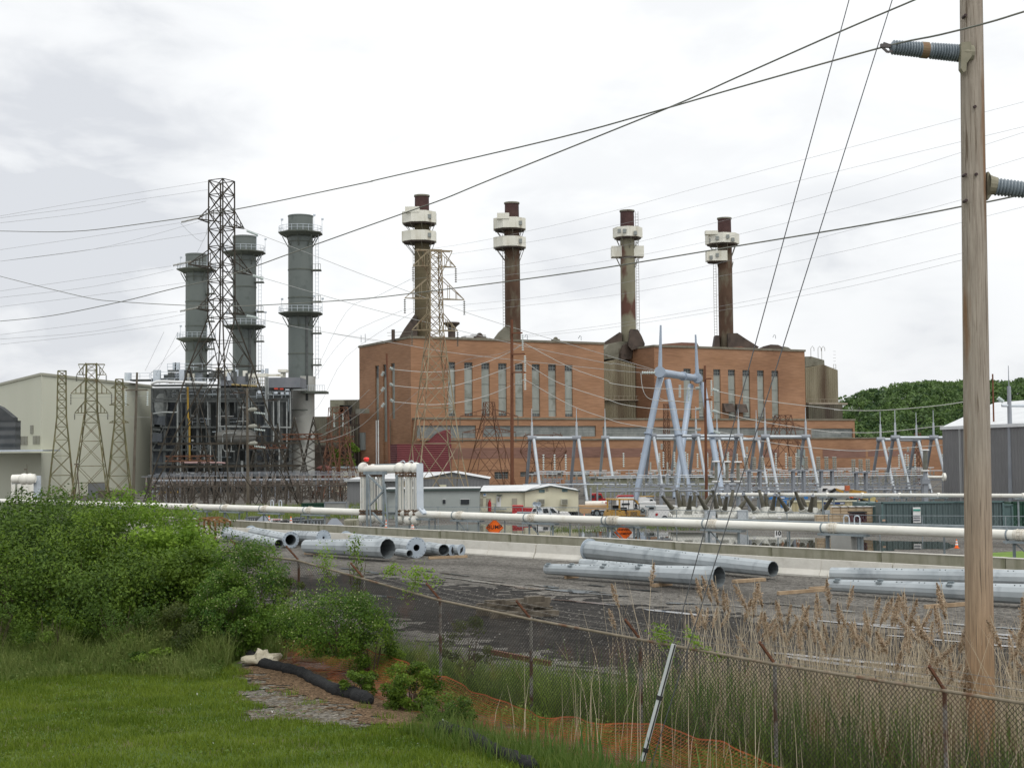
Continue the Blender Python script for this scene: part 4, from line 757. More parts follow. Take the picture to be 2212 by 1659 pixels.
def postins(c, tip, root, r0, r1, label_, gap=True, end=None):
    a = at(*tip, YP-.10); b = at(*root, YP-.02); v = MB(); n = 26 if gap else 20; prof_ = [(0, .03)]; d = (b-a)
    for k in range(n):
        f0 = .03+.93*k/n; f1 = .03+.93*(k+1)/n; mid = .40 < f0 < .50 and gap; r = r0+(r1-r0)*f0
        if gap and f0 > .40: r *= 1.0
        if mid: prof_ += [(f0, r*.84), (f1, r*.84)]
        else: prof_ += [(f0, r*.80), (f0+(f1-f0)*.35, r*1.0), (f0+(f1-f0)*.55, r*1.0), (f1, r*.80)]
    prof_ += [(.97, r1*.85), (1, r1*.85)]; v.lathe(a, b, prof_, 24); o = up_.part('post_insulator', v, INSG, smooth=True)
    if gap: up_.part('collar', MB().lathe(a, b, [(.405, r0+(r1-r0)*.45), (.50, r0+(r1-r0)*.5)], 20), mat('insulator_collar', (.22, .17, .10), (.20, .10, .05), rough=.7, scale=9), parent=o)
    return a, b
IT, IB = postins('e6', K('e6', 330, 665), K('e6', 1400, 760), .105, .132, '')
v = MB(); q = at(*K('e6', 1400, 745), YP-.05); v.lathe(at(*K('e6', 1300, 750), YP-.1), at(*K('e6', 1470, 765), YP-.08), [(0, .12), (.4, .135), (1, .14)], 16); v.prism([at(*K('e6', x, y), YP-.22) for x, y in ((1335, 600), (1470, 585), (1480, 790), (1410, 890), (1405, 990), (1370, 1020), (1330, 960))], Vector((0, .12, 0)))
CASTM = mat('cast_bracket', (.20, .19, .13), (.27, .25, .18), rough=.6, scale=7); up_.part('insulator_bracket', v, CASTM)
v = MB(); [v.bar(at(*K('e6', a, b), YP-.14), at(*K('e6', c, d), YP-.14), w_) for a, b, c, d, w_ in ((200, 645, 340, 650, .05), (220, 660, 300, 735, .03), (300, 735, 370, 720, .03), (240, 610, 330, 640, .03))]; up_.part('conductor_clamp', v, mat('clamp', (.10, .09, .09), rough=.6))
IT2, IB2 = postins('e7', (2300, 420), K('e7', 1500, 930), .110, .132, '', gap=False)
v = MB(); v.lathe(at(*K('e7', 1405, 905), YP-.02), at(*K('e7', 1600, 925), YP-.02), [(0, .16), (.4, .14), (1, .125)], 16); v.prism([at(*K('e7', x, y), YP-.06) for x, y in ((1405, 610), (1435, 610), (1520, 740), (1500, 1120), (1420, 1230), (1400, 1200))], Vector((0, .08, 0))); up_.part('insulator_bracket', v, CASTM)
for c, x, y in (('e7', 940, 1240), ('e7', 925, 670), ('e7', 1165, 660), ('e6', 1395, 215), ('e6', 1530, 1495)): p = at(*K(c, x, y), YP-.20); up_.part('bolt_head', MB().cyl(p, p+Vector((0, .12, 0)), .022, n=8), mat('bolt', (.05, .03, .03), rough=.7))
# guy wires with a plastic guard, from a ground anchor left of the pole
an = G(*K('d7', 1170, 1790), 1.3); an2 = an+Vector((.12, -.1, 0))
def line_to(p0, P1, P2):              # straight wire through the anchor following a picture direction in the pole's plane
    q = at(*P1, YP); return q+(q-p0)*.0
g1e = at(*K('g2', 868, 0), YP-.3); g2e = at(*K('g2', 1200, 0), YP-.3)
for i, ge in enumerate((g1e, g2e)):
    a0 = (an, an2)[i]; d = (ge-a0); end = a0+d*1.32
    solo('guy_wire', MB().tube([a0, end], .0075, 6), mat('guy_strand', (.10, .105, .11), rough=.5, metal=.4), ['left steel guy wire running up from the white guy guard', 'right steel guy wire crossing in front of the power station'][i], 'guy wire', 'guy wires of the foreground pole', smooth=True)
ga, gb = at(*K('d7', 1497, 665), YP-.3), None; dd_ = (g1e-an).normalized(); s0 = an+dd_*.35; L_ = (at(*K('d7', 1497, 665), YP-.3)-an).length
gd = Thing('guy_guard', 'pale grey plastic guard on the lower end of the guy wires', 'guy guard', s0); off = Vector((.0, -.03, 0))
gd.part('half_round_cover', MB().tube([s0+off, an+dd_*L_+off], .036, 12), mat('guard_plastic', (.42, .45, .45), (.52, .55, .55), rough=.5, scale=3), smooth=True)
for f_ in (.62, .25): c_ = an+dd_*L_*f_+off; gd.part('strap', MB().cyl(c_-dd_*.03, c_+dd_*.03, .045, n=12), BLACK)
gd.part('inner_strand', MB().tube([s0+off+Vector((.012, -.037, 0)), an+dd_*L_+off+Vector((.012, -.037, 0))], .010, 6), BLACK)
# ================================================================== brick power station
UA = math.radians(27.7); U = Vector((math.cos(UA), math.sin(UA), 0)); V_ = Vector((-math.sin(UA), math.cos(UA), 0)); UZ = UA
def brickmat(name, c1, c2, c3):
    m = mat(name, c1, c2, rough=.9, scale=.09, detail=6, st=(1, 1, 2.5), c3=c3, s3=.05, st3=(1, 1, 1.6), lo3=.5, hi3=.75); nt = m.node_tree; b = nt.nodes['Principled BSDF']; src = b.inputs['Base Color'].links[0].from_socket
    tc = nt.nodes.new('ShaderNodeTexCoord'); mp = nt.nodes.new('ShaderNodeMapping'); mp.inputs['Scale'].default_value = (.35, .35, 5.5); lk(nt, tc.outputs['Object'], mp.inputs[0]); n = nt.nodes.new('ShaderNodeTexNoise'); n.inputs['Scale'].default_value = 1.0; n.inputs['Detail'].default_value = 6; lk(nt, mp.outputs[0], n.inputs['Vector'])
    r = nt.nodes.new('ShaderNodeMapRange'); r.inputs[1].default_value = .3; r.inputs[2].default_value = .7; r.inputs[3].default_value = .80; r.inputs[4].default_value = 1.18; lk(nt, n.outputs[0], r.inputs[0])
    mx = nt.nodes.new('ShaderNodeMix'); mx.data_type = 'RGBA'; mx.blend_type = 'MULTIPLY'; mx.inputs[0].default_value = 1; lk(nt, src, mx.inputs[6]); lk(nt, r.outputs[0], mx.inputs[7]); lk(nt, mx.outputs[2], b.inputs['Base Color']); return m
BRICK = brickmat('orange_brick', (.30, .163, .090), (.355, .200, .118), (.225, .118, .068))
BRICKP = brickmat('purple_brick_patch', (.20, .11, .085), (.25, .14, .105), (.17, .095, .075))
COPE = mat('stone_coping', (.15, .135, .10), (.22, .20, .155), rough=.85, scale=.5); WPAN = mat('window_infill_panel', (.24, .26, .235), (.32, .34, .31), rough=.6, scale=.35, st=(1, 1, .25), c3=(.20, .21, .18), s3=.4)
WGL = mat('old_window_glass', (.018, .022, .024), (.06, .068, .07), rough=.3, scale=1.1, detail=2); FRM = mat('window_frame_grey', (.25, .27, .26), rough=.7); ROOF = mat('roof_felt', (.13, .13, .12), (.20, .19, .17), rough=.95, scale=.3)
REDSH = ribbed('dark_red_sheeting', (.13, .025, .03), (.17, .035, .04), (0, 0, 1), .5, rough=.6)
def wall(mb, O, u, t0, t1, z0, z1, holes, dep=.45):
    n = Vector((u.y, -u.x, 0)); P = lambda t, z, d=0: O+u*t+Vector((0, 0, z-O.z))-n*d
    ts = sorted({t0, t1, *[h[0] for h in holes], *[h[1] for h in holes]}); zs = sorted({z0, z1, *[h[2] for h in holes], *[h[3] for h in holes]})
    for a, b in zip(ts, ts[1:]):
        for c, d in zip(zs, zs[1:]):
            m_ = ((a+b)/2, (c+d)/2)
            if any(h[0] < m_[0] < h[1] and h[2] < m_[1] < h[3] for h in holes): continue
            mb.add([P(a, c), P(b, c), P(b, d), P(a, d)], [(0, 1, 2, 3)])
    for h in holes:
        a, b, c, d = h
        mb.add([P(a, c), P(b, c), P(b, d), P(a, d), P(a, c, dep), P(b, c, dep), P(b, d, dep), P(a, d, dep)], [(0, 4, 5, 1), (1, 5, 6, 2), (2, 6, 7, 3), (3, 7, 4, 0)])
C0 = at(887, 730.6, 340); ZT = C0.z; C0.z = 0
BZ0 = PG-.3
def hz(c, x, y): return hit(K(c, x, y), C0, U)
tB1 = hit((1304, 744), C0, U)[0]; t20 = hit((1413, 751.5), C0, U)[0]; t21 = hit((1738, 759.8), C0, U)[0]
sL = -hit((776, 750.8), C0, -V_)[0] if False else abs(hit((776, 750.8), C0, V_)[0])
st_ = Thing('power_station', 'huge orange brick power station with tall grey window bays', 'power station', C0+Vector((0, 0, PG)), 0)
def bays(O, u, xs, c, ytop, ybot, n=None):
    hs = []
    for (a, b) in xs:
        xm = (a+b)/2; f = (xm-xs[0][0])/(xs[-1][0]-xs[0][0]+1e-6); ta = hit(K(c, a, ytop[0]+(ytop[1]-ytop[0])*f), O, u); tb = hit(K(c, b, ytop[0]+(ytop[1]-ytop[0])*f), O, u); zb = hit(K(c, xm, ybot[0]+(ybot[1]-ybot[0])*f), O, u)[1]
        t0, t1 = sorted((ta[0], tb[0])); hs.append((t0, t1, zb, (ta[1]+tb[1])/2))
    z1 = sum(h[3] for h in hs)/len(hs); z0 = sum(h[2] for h in hs)/len(hs); return [(h[0], h[1], z0, z1) for h in hs]
def fill(thing, O, u, hs, style='tall', par=None, mullions=2, rows=1):
    n = Vector((u.y, -u.x, 0)); P = lambda t, z, d: O+u*t+Vector((0, 0, z-O.z))-n*d
    for (a, b, c, d) in hs:
        m = MB(); m.add([P(a-.05, c-.05, .42), P(b+.05, c-.05, .42), P(b+.05, d+.05, .42), P(a-.05, d+.05, .42)], [(0, 1, 2, 3)])
        H_ = d-c; w_ = b-a
        if style == 'tall':
            for f in (.36, .61, .12): m.bar(P(a, c+H_*f, .36), P(b, c+H_*f, .36), .12)
        wn = thing.part('window', m, WPAN); g = MB(); fr = MB()
        def pane(z0, z1, k=3, kz=2):
            g.add([P(a+.08, z0, .38), P(b-.08, z0, .38), P(b-.08, z1, .38), P(a+.08, z1, .38)], [(0, 1, 2, 3)])
            for i in range(1, k): t_ = a+w_*i/k; fr.bar(P(t_, z0, .36), P(t_, z1, .36), .09)
            for i in range(0, kz+1): z_ = z0+(z1-z0)*i/kz; fr.bar(P(a+.05, z_, .36), P(b-.05, z_, .36), .09)
        if style == 'tall': pane(c+H_*.885, d-.15); (pane(c+.1, c+H_*.06) if R.random() < .85 else None)
        elif style == 'strip':
            k = max(3, int(w_/1.9)); pane(c+.15, d-.15, k, 3)
        else: pane(c+.1, d-.1, 3, 3)
        if g.v: thing.part('pane', g, WGL if style != 'strip' else mat('hazy_strip_glass', (.14, .155, .15), (.27, .285, .27), rough=.35, scale=.30, detail=3), parent=wn); thing.part('window_frame', fr, FRM, parent=wn)
hs1 = bays(C0, U, [(865, 925), (1003, 1073), (1148, 1218), (1292, 1363), (1435, 1503), (1578, 1645), (1717, 1783), (1858, 1924)], 'c6', (252, 282), (712, 728))
hs2 = bays(C0, U, [(903, 965), (1030, 1075), (1157, 1217), (1282, 1342), (1405, 1467), (1530, 1587), (1652, 1710)], 'c7', (310, 330), (740, 750))
hsL = []
for (a, b) in ((243, 275), (310, 343), (378, 411)): ta = hit(K('c6', a, 290-(a-243)*.15), C0, V_); tb = hit(K('c6', b, 287-(b-243)*.15), C0, V_); hsL.append((min(ta[0], tb[0]), max(ta[0], tb[0]), .5, ta[1]))
hsL = [(a, b, hsL[0][2] if i < 2 else hit(K('c6', 395, 740), C0, V_)[1], hsL[0][3]) for i, (a, b, c, d) in enumerate(hsL)]
tops = hit((1303, 743.8), C0, U)[1]; ZT2 = hit((1738, 759.8), C0, U)[1]
m = MB(); wall(m, C0, U, 0, tB1, BZ0, ZT, hs1)
# left end wall (runs away from the camera)
nL = -V_
def endwall(mb, O, L, z0, z1, holes):
    wall(mb, O+V_*L, -V_, 0, L, z0, z1, [(L-b, L-a, c, d) for a, b, c, d in holes])
endwall(m, C0, sL, BZ0, ZT, hsL); e1 = C0+U*tB1; m.add([e1+Vector((0, 0, BZ0)), e1+V_*sL+Vector((0, 0, BZ0)), e1+V_*sL+Vector((0, 0, ZT)), e1+Vector((0, 0, ZT))], [(0, 1, 2, 3)])
m.add([C0+V_*sL+Vector((0, 0, BZ0)), C0+V_*sL+Vector((0, 0, ZT)), e1+V_*sL+Vector((0, 0, ZT)), e1+V_*sL+Vector((0, 0, BZ0))], [(0, 1, 2, 3)])
w1 = st_.part('wall', m, BRICK); fill(st_, C0, U, hs1); fill(st_, C0+V_*sL, -V_, [(sL-b, sL-a, c, d) for a, b, c, d in hsL])
m = MB(); wall(m, C0, U, t20, t21, BZ0, ZT2, hs2); O2 = C0+U*t20; E2 = C0+U*t21; D2 = 40
for a, b in ((O2+V_*D2, O2), (E2, E2+V_*D2), (E2+V_*D2, O2+V_*D2)): m.add([a+Vector((0, 0, BZ0)), b+Vector((0, 0, BZ0)), b+Vector((0, 0, ZT2)), a+Vector((0, 0, ZT2))], [(0, 1, 2, 3)])
st_.part('wall', m, BRICK); fill(st_, C0, U, hs2)
def ubox(mb, t0, t1, v0, v1, z0, z1): a = [C0+U*t+V_*v for t, v in ((t0, v0), (t1, v0), (t1, v1), (t0, v1))]; return mb.hexa([Vector((p.x, p.y, z0)) for p in a], [Vector((p.x, p.y, z1)) for p in a])
m = MB(); ubox(m, -.25, tB1+.2, -.25, sL+.2, ZT, ZT+.55); ubox(m, t20-.2, t21+.25, -.25, D2+.2, ZT2, ZT2+.55); st_.part('parapet_coping', m, COPE)
m = MB(); ubox(m, .1, tB1-.1, .3, sL-.3, ZT-.6, ZT+.57); ubox(m, t20+.1, t21-.1, .3, D2-.3, ZT2-.6, ZT2+.57); st_.part('roof', m, ROOF)
# recess between the blocks, boiler casing behind it
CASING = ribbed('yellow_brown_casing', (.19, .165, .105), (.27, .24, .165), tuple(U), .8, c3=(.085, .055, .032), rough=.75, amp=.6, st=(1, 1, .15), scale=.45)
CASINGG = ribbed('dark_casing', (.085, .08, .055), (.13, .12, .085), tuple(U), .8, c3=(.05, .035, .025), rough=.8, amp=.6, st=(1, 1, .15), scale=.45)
DUCT = mat('brown_duct_steel', (.055, .042, .035), (.10, .075, .06), rough=.8, scale=.3, c3=(.035, .028, .022), s3=.6); DUCTG = mat('grey_green_duct', (.15, .145, .11), (.22, .21, .165), rough=.75, scale=.3, c3=(.09, .075, .05), s3=.5)
bo = Thing('boiler_house', 'weathered yellow-brown boiler casing in the gap between the two brick blocks', 'boiler house', C0+U*tB1+V_*14+Vector((0, 0, PG)))
O3 = C0+V_*9; ta = hit(K('c7', 228, 600), O3, U)[0]; tb = hit(K('c7', 498, 600), O3, U)[0]; zA = hit(K('c7', 330, 235), O3, U)[1]; zB = hit(K('c7', 498, 280), O3, U)[1]; zM = hit(K('c7', 400, 580), O3, U)[1]
m = MB(); q = [O3+U*ta, O3+U*(ta+(tb-ta)*.4), O3+U*tb]; zz = [zA-1.0, zA, zB]
for (i, j) in ((0, 1), (1, 2)): m.hexa([Vector((p.x, p.y, BZ0)) for p in (q[i], q[j], q[j]+V_*25, q[i]+V_*25)], [Vector((p.x, p.y, z)) for p, z in ((q[i], zz[i]), (q[j], zz[j]), (q[j]+V_*25, zz[j]), (q[i]+V_*25, zz[i]))])
bo.part('casing', m, CASING); m = MB(); ubox(m, ta-.3, tb+1.2, 8.2, 9.1, zM-.15, zM+.15); 
for k in range(9): t_ = ta+(tb+1.2-ta)*k/8; p = C0+U*t_+V_*8.3; m.bar(Vector((p.x, p.y, zM)), Vector((p.x, p.y, zM+1.1)), .09)
m.bar(C0+U*ta+V_*8.3+Vector((0, 0, zM+1.1)), C0+U*(tb+1.2)+V_*8.3+Vector((0, 0, zM+1.1)), .09); bo.part('walkway', m, mat('pale_walkway', (.28, .24, .18), (.36, .32, .26), rough=.8, scale=1))
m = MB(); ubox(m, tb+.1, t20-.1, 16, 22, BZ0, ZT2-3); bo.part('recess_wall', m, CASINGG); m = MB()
for k in range(7): p = C0+U*(tb+1+k*.9)+V_*14; m.cyl(Vector((p.x, p.y, BZ0)), Vector((p.x, p.y, ZT2-8)), .22, n=8)
bo.part('downpipes', m, DUCT)
def flat(th, name, O, u, pts, c, dep, m_, label=None, smooth=False):    # picture outline on the plane through O along u, given real thickness
    n = Vector((-u.y, u.x, 0)); P = []
    for (x, y) in pts: t_, z_ = hit(K(c, x, y), O, u); P.append(Vector((O.x+u.x*t_, O.y+u.y*t_, z_)))
    m = MB().prism(P, n*dep); return th.part(name, m, m_, label=label, smooth=smooth)
flat(bo, 'curved_duct', C0+V_*12, U, [(228, 235), (228, 150), (270, 105), (370, 80), (440, 82), (470, 110), (475, 200), (375, 250), (300, 225)], 'c7', 7, DUCTG); flat(bo, 'duct_bracket', C0+V_*10.5, U, [(375, 180), (400, 110), (440, 90), (480, 120), (460, 230), (375, 235)], 'c7', 1.2, DUCT)
bo2 = Thing('boiler_house', 'rust-streaked boiler casing standing right of the right brick block', 'boiler house', C0+U*(t21+6)+V_*14+Vector((0, 0, PG))); O4 = C0+V_*11
ta = hit(K('c8', 238, 500), O4, U)[0]; tb = hit(K('c8', 530, 500), O4, U)[0]; tm = hit(K('c8', 400, 400), O4, U)[0]; z0 = hit(K('c8', 238, 330), O4, U)[1]; z1 = hit(K('c8', 400, 295), O4, U)[1]; z2 = hit(K('c8', 530, 345), O4, U)[1]; zM = hit(K('c8', 400, 648), O4, U)[1]
m = MB(); q = [(ta, z0), (tm, z1), (tb, z2)]
for (a, za), (b, zb) in zip(q, q[1:]): A = C0+U*a+V_*11; B_ = C0+U*b+V_*11; m.hexa([Vector((p.x, p.y, BZ0)) for p in (A, B_, B_+V_*24, A+V_*24)], [Vector((p.x, p.y, z)) for p, z in ((A, za), (B_, zb), (B_+V_*24, zb), (A+V_*24, za))])
bo2.part('casing', m, CASING); m = MB(); ubox(m, ta, tb+2.5, 9.8, 10.95, zM-.25, zM+.25); 
for k in range(9): p = C0+U*(ta+(tb-ta)*k/8)+V_*10; m.bar(Vector((p.x, p.y, zM)), Vector((p.x, p.y, zM+1.3)), .08)
m.bar(C0+U*ta+V_*10+Vector((0, 0, zM+1.3)), C0+U*tb+V_*10+Vector((0, 0, zM+1.3)), .08); bo2.part('walkway', m, mat('pale_walkway', (.28, .24, .18)))
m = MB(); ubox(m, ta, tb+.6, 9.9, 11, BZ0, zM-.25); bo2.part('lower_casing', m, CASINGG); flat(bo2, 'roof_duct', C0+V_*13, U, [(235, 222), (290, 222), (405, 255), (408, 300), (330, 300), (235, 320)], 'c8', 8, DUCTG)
m = MB(); q = C0+U*(tb+1.0)+V_*14
for k in range(16): z_ = zM+1+k*1.0; m.bar(q+Vector((0, 0, z_)), q+U*.9+Vector((0, 0, z_)), .07)
m.bar(q+Vector((0, 0, zM)), q+Vector((0, 0, z2+2)), .09); m.bar(q+U*.9+Vector((0, 0, zM)), q+U*.9+Vector((0, 0, z2+2)), .09); bo2.part('ladder', m, DUCTG)
for x_ in (285, 350, 383): p = at(*K('c8', x_, 250), 392); bo2.part('lightning_rod', MB().tube([p, p+Vector((0, 0, 3.2)), p+Vector((.5, 0, 3.8)), p+Vector((.9, 0, 3.2)), p+Vector((.9, 0, 2.4))], .07, 5), DUCTG)
# lower wings
DF = 5.0; CF = C0-V_*DF
def wing(t0, t1, z1, O, holes, name='lower_wall', dep=DF, z0=BZ0):
    m = MB(); wall(m, O, U, t0, t1, z0, z1, holes)
    for a, b in ((O+U*t0+V_*dep, O+U*t0), (O+U*t1, O+U*t1+V_*dep)): m.add([Vector((a.x, a.y, z0)), Vector((b.x, b.y, z0)), Vector((b.x, b.y, z1)), Vector((a.x, a.y, z1))], [(0, 1, 2, 3)])
    st_.part(name, m, BRICK)
def rect(c, x0, y0, x1, y1, O): a = hit(K(c, x0, y0), O, U); b = hit(K(c, x1, y1), O, U); return (min(a[0], b[0]), max(a[0], b[0]), min(a[1], b[1]), max(a[1], b[1]))
zW1 = hit(K('c7', 1200, 750), CF, U)[1]; zW2 = hit(K('c8', 500, 965), CF, U)[1]; tE1 = hit(K('c8', 680, 820), CF, U)[0]; tE2 = hit(K('c8', 1200, 1000), CF, U)[0]
hsA = [rect('c6', 600, 795, 1103, 905, CF), rect('c6', 1160, 798, 2125, 890, CF), rect('c7', 215, 808, 1010, 892, CF), rect('c7', 1085, 815, 1940, 880, CF), rect('c7', 1990, 822, 2215, 900, CF)]
hsA[-1] = (hsA[-1][0], hit(K('c8', 665, 900), CF, U)[0], hsA[-1][2], hsA[-1][3]); zlo = max(zW2+.3, min(h[2] for h in hsA)); hsA = [(a, b, max(c, zlo), d) for a, b, c, d in hsA]
wing(.4, tE1, zW1, CF, hsA, z0=zW2); fill(st_, CF, U, hsA, 'strip')
hsB = [rect('c8', 1125, 1210, 1180, 1285, CF), rect('c8', 1195, 1210, 1245, 1285, CF), rect('c6', 1260, 1190, 1380, 1250, CF), rect('c6', 1480, 1190, 1620, 1230, CF), rect('c6', 1700, 1185, 1850, 1230, CF), rect('c6', 1900, 1185, 2070, 1230, CF)]
wing(.4, tE2+14, zW2, CF-V_*.0, hsB, dep=30); fill(st_, CF, U, hsB, 'small')
m = MB(); ubox(m, .2, tE1+.2, -DF-.25, -.1, zW1, zW1+.45); ubox(m, .2, tE1+.3, -DF-.3, -DF+.3, zW2-.02, zW2+.3); ubox(m, tE1+.3, tE2+14.2, -DF-.3, 26, zW2, zW2+.35); st_.part('ledge_coping', m, COPE)
for c, x0, y0, x1, y1 in (('c6', 865, 988, 2212, 1065), ('c7', 5, 992, 600, 1062), ('c7', 1100, 995, 1330, 1060), ('c7', 1560, 1000, 1720, 1065), ('c8', 390, 1062, 780, 1135), ('c8', 800, 1075, 1270, 1120)): m = MB(); r_ = rect(c, x0, y0, x1, y1, CF); ubox(m, r_[0], r_[1], -DF-.05, -DF+.1, r_[2], r_[3]); st_.part('dark_brick_band', m, BRICKP)
m = MB(); r_ = rect('c6', 403, 955, 865, 1192, CF-V_*2); A = CF-V_*4; P = lambda t, z, d=0: Vector((A.x+U.x*t+V_.x*d, A.y+U.y*t+V_.y*d, z)); m.hexa([P(r_[0], BZ0), P(r_[1], BZ0), P(r_[1], BZ0, 4.2), P(r_[0], BZ0, 4.2)], [P(r_[0], r_[3]), P(r_[1], r_[3]), P(r_[1], r_[3], 4.2), P(r_[0], r_[3], 4.2)]); m.prism([P(r_[0]+9, r_[3]+.02, .3), P(r_[1], r_[3]+.02, .3), P(r_[1], r_[3]+3.4, .3), P(r_[0]+12, r_[3]+2.6, .3)], V_*3.5)
st_.part('red_annexe', m, REDSH)
r_ = rect('c8', 155, 1060, 235, 1240, CF); m = MB(); ubox(m, r_[0], r_[1], -DF-.06, -DF+.1, BZ0, r_[3]); st_.part('grey_door', m, mat('door_grey', (.20, .24, .23), (.25, .29, .28), rough=.6, scale=.4))
for c, x_, y_ in (('c7', 1275, 645), ('c7', 1385, 650)):
    p = hit(K(c, x_, y_), C0, U); q = C0+U*p[0]-V_*1.2; st_.part('vent_hood', MB().hexa([Vector((*(q+U*a+V_*b).xy, p[1]-1.2)) for a, b in ((-1.7, -.4), (1.7, -.4), (1.7, 1.15), (-1.7, 1.15))], [Vector((*(q+U*a+V_*b).xy, p[1]+1.2)) for a, b in ((-1.7, .6), (1.7, .6), (1.7, 1.15), (-1.7, 1.15))]), DUCT)
r_ = rect('c6', 120, 888, 168, 972, C0); pv = hit(K('c6', 143, 930), C0, V_); m = MB(); q = C0+V_*(pv[0])-U*.1; m.box((q.x, q.y, pv[1]), (3.4, .5, 4.6), UZ+math.pi/2); st_.part('louvre', m, FRM)
for x_ in (385, 272): p = hit(K('c6', x_, 900), C0, V_); q = C0+V_*p[0]-U*.5; st_.part('downpipe', MB().cyl(Vector((q.x, q.y, PG)), Vector((q.x, q.y, hit(K('c6', x_, 752), C0, V_)[1])), .22, n=8), WHITE if x_ < 300 else DUCTG)
# things standing on the roofs
for (c, x, y, w_, h_, D, m_, lb) in (('c4', 1040, 1352, 95, 26, 352, WHITE, 'low white roof unit between the first two chimneys'), ('c4', 1120, 1345, 100, 45, 354, WHITE, 'white roof unit beside the brown fan casing'), ('c4', 1135, 1358, 90, 42, 351, DUCT, 'brown rounded fan casing on the left brick roof'), ('c4', 1780, 1395, 50, 30, 362, DUCTG, 'small grey roof cowl right of the second chimney')):
    p = at(*K(c, x, y), D); ww = W(w_*S(c), D); hh = W(h_*S(c), D); t = Thing('roof_unit', lb, 'roof unit', (p.x, p.y, ZT)); mm = MB(); z_ = ZT+.55
    if m_ is WHITE: mm.box((p.x, p.y, z_+hh/2), (ww, 3, hh), UZ)
    else: mm.cyl((p.x, p.y-1.5, z_+hh/2), (p.x, p.y+1.5, z_+hh/2), hh/2+.2, n=14); mm.box((p.x, p.y, z_+.2), (ww, 2, .8), UZ)
    t.part('housing', mm, m_); t.part('curb', MB().box((p.x, p.y, z_+.02), (ww*1.05, 3.2, .3), UZ), DUCTG)
p = at(*K('c4', 896, 1300), 350); v = Thing('roof_vent', 'dark mushroom vent pipe on the left brick roof', 'vent', (p.x, p.y, ZT)); zt0 = at(*K('c4', 896, 1265), 350).z; zt1 = at(*K('c4', 896, 1222), 350).z; v.part('pipe', MB().cyl((p.x, p.y, ZT), (p.x, p.y, zt0), .95, n=12), DUCT); v.part('cowl', MB().lathe((p.x, p.y, zt0-.3), (p.x, p.y, zt1), [(0, .95), (.35, 1.3), (.75, 2.1), (1, 2.0), (1, .1)], 14), DUCT)
p = at(*K('c4', 398, 1320), 348); solo('roof_pipe', MB().cyl((p.x, p.y, ZT), (p.x, p.y, at(*K('c4', 398, 1283), 348).z), .45, n=10), DUCT, 'short dark pipe at the left end of the brick roof', 'pipe'); 
for i, (c, x, y0, y1) in enumerate((('c4', 125, 1420, 1330), ('c4', 160, 1420, 1320), ('c4', 1998, 1400, 1342), ('c4', 1540, 1390, 1330), ('c5', 30, 1335, 1270), ('c5', 1598, 1340, 1262))):
    p = at(*K(c, x, y1), 352); solo('lightning_rod', MB().tube([Vector((p.x, p.y, ZT)), p, p+Vector((-.3, 0, .2)), p+Vector((-.7, 0, -.5))] if i > 1 else [Vector((p.x, p.y, ZT)), p], .07, 5), GALVD, ['thin rod at the far left roof corner, outer', 'thin rod at the far left roof corner, inner', 'hooked rod near the right end of the left roof', 'hooked rod just right of the second chimney', 'hooked rod left of the third chimney base', 'hooked rod on the roof right of the fourth chimney'][i], 'lightning rod')
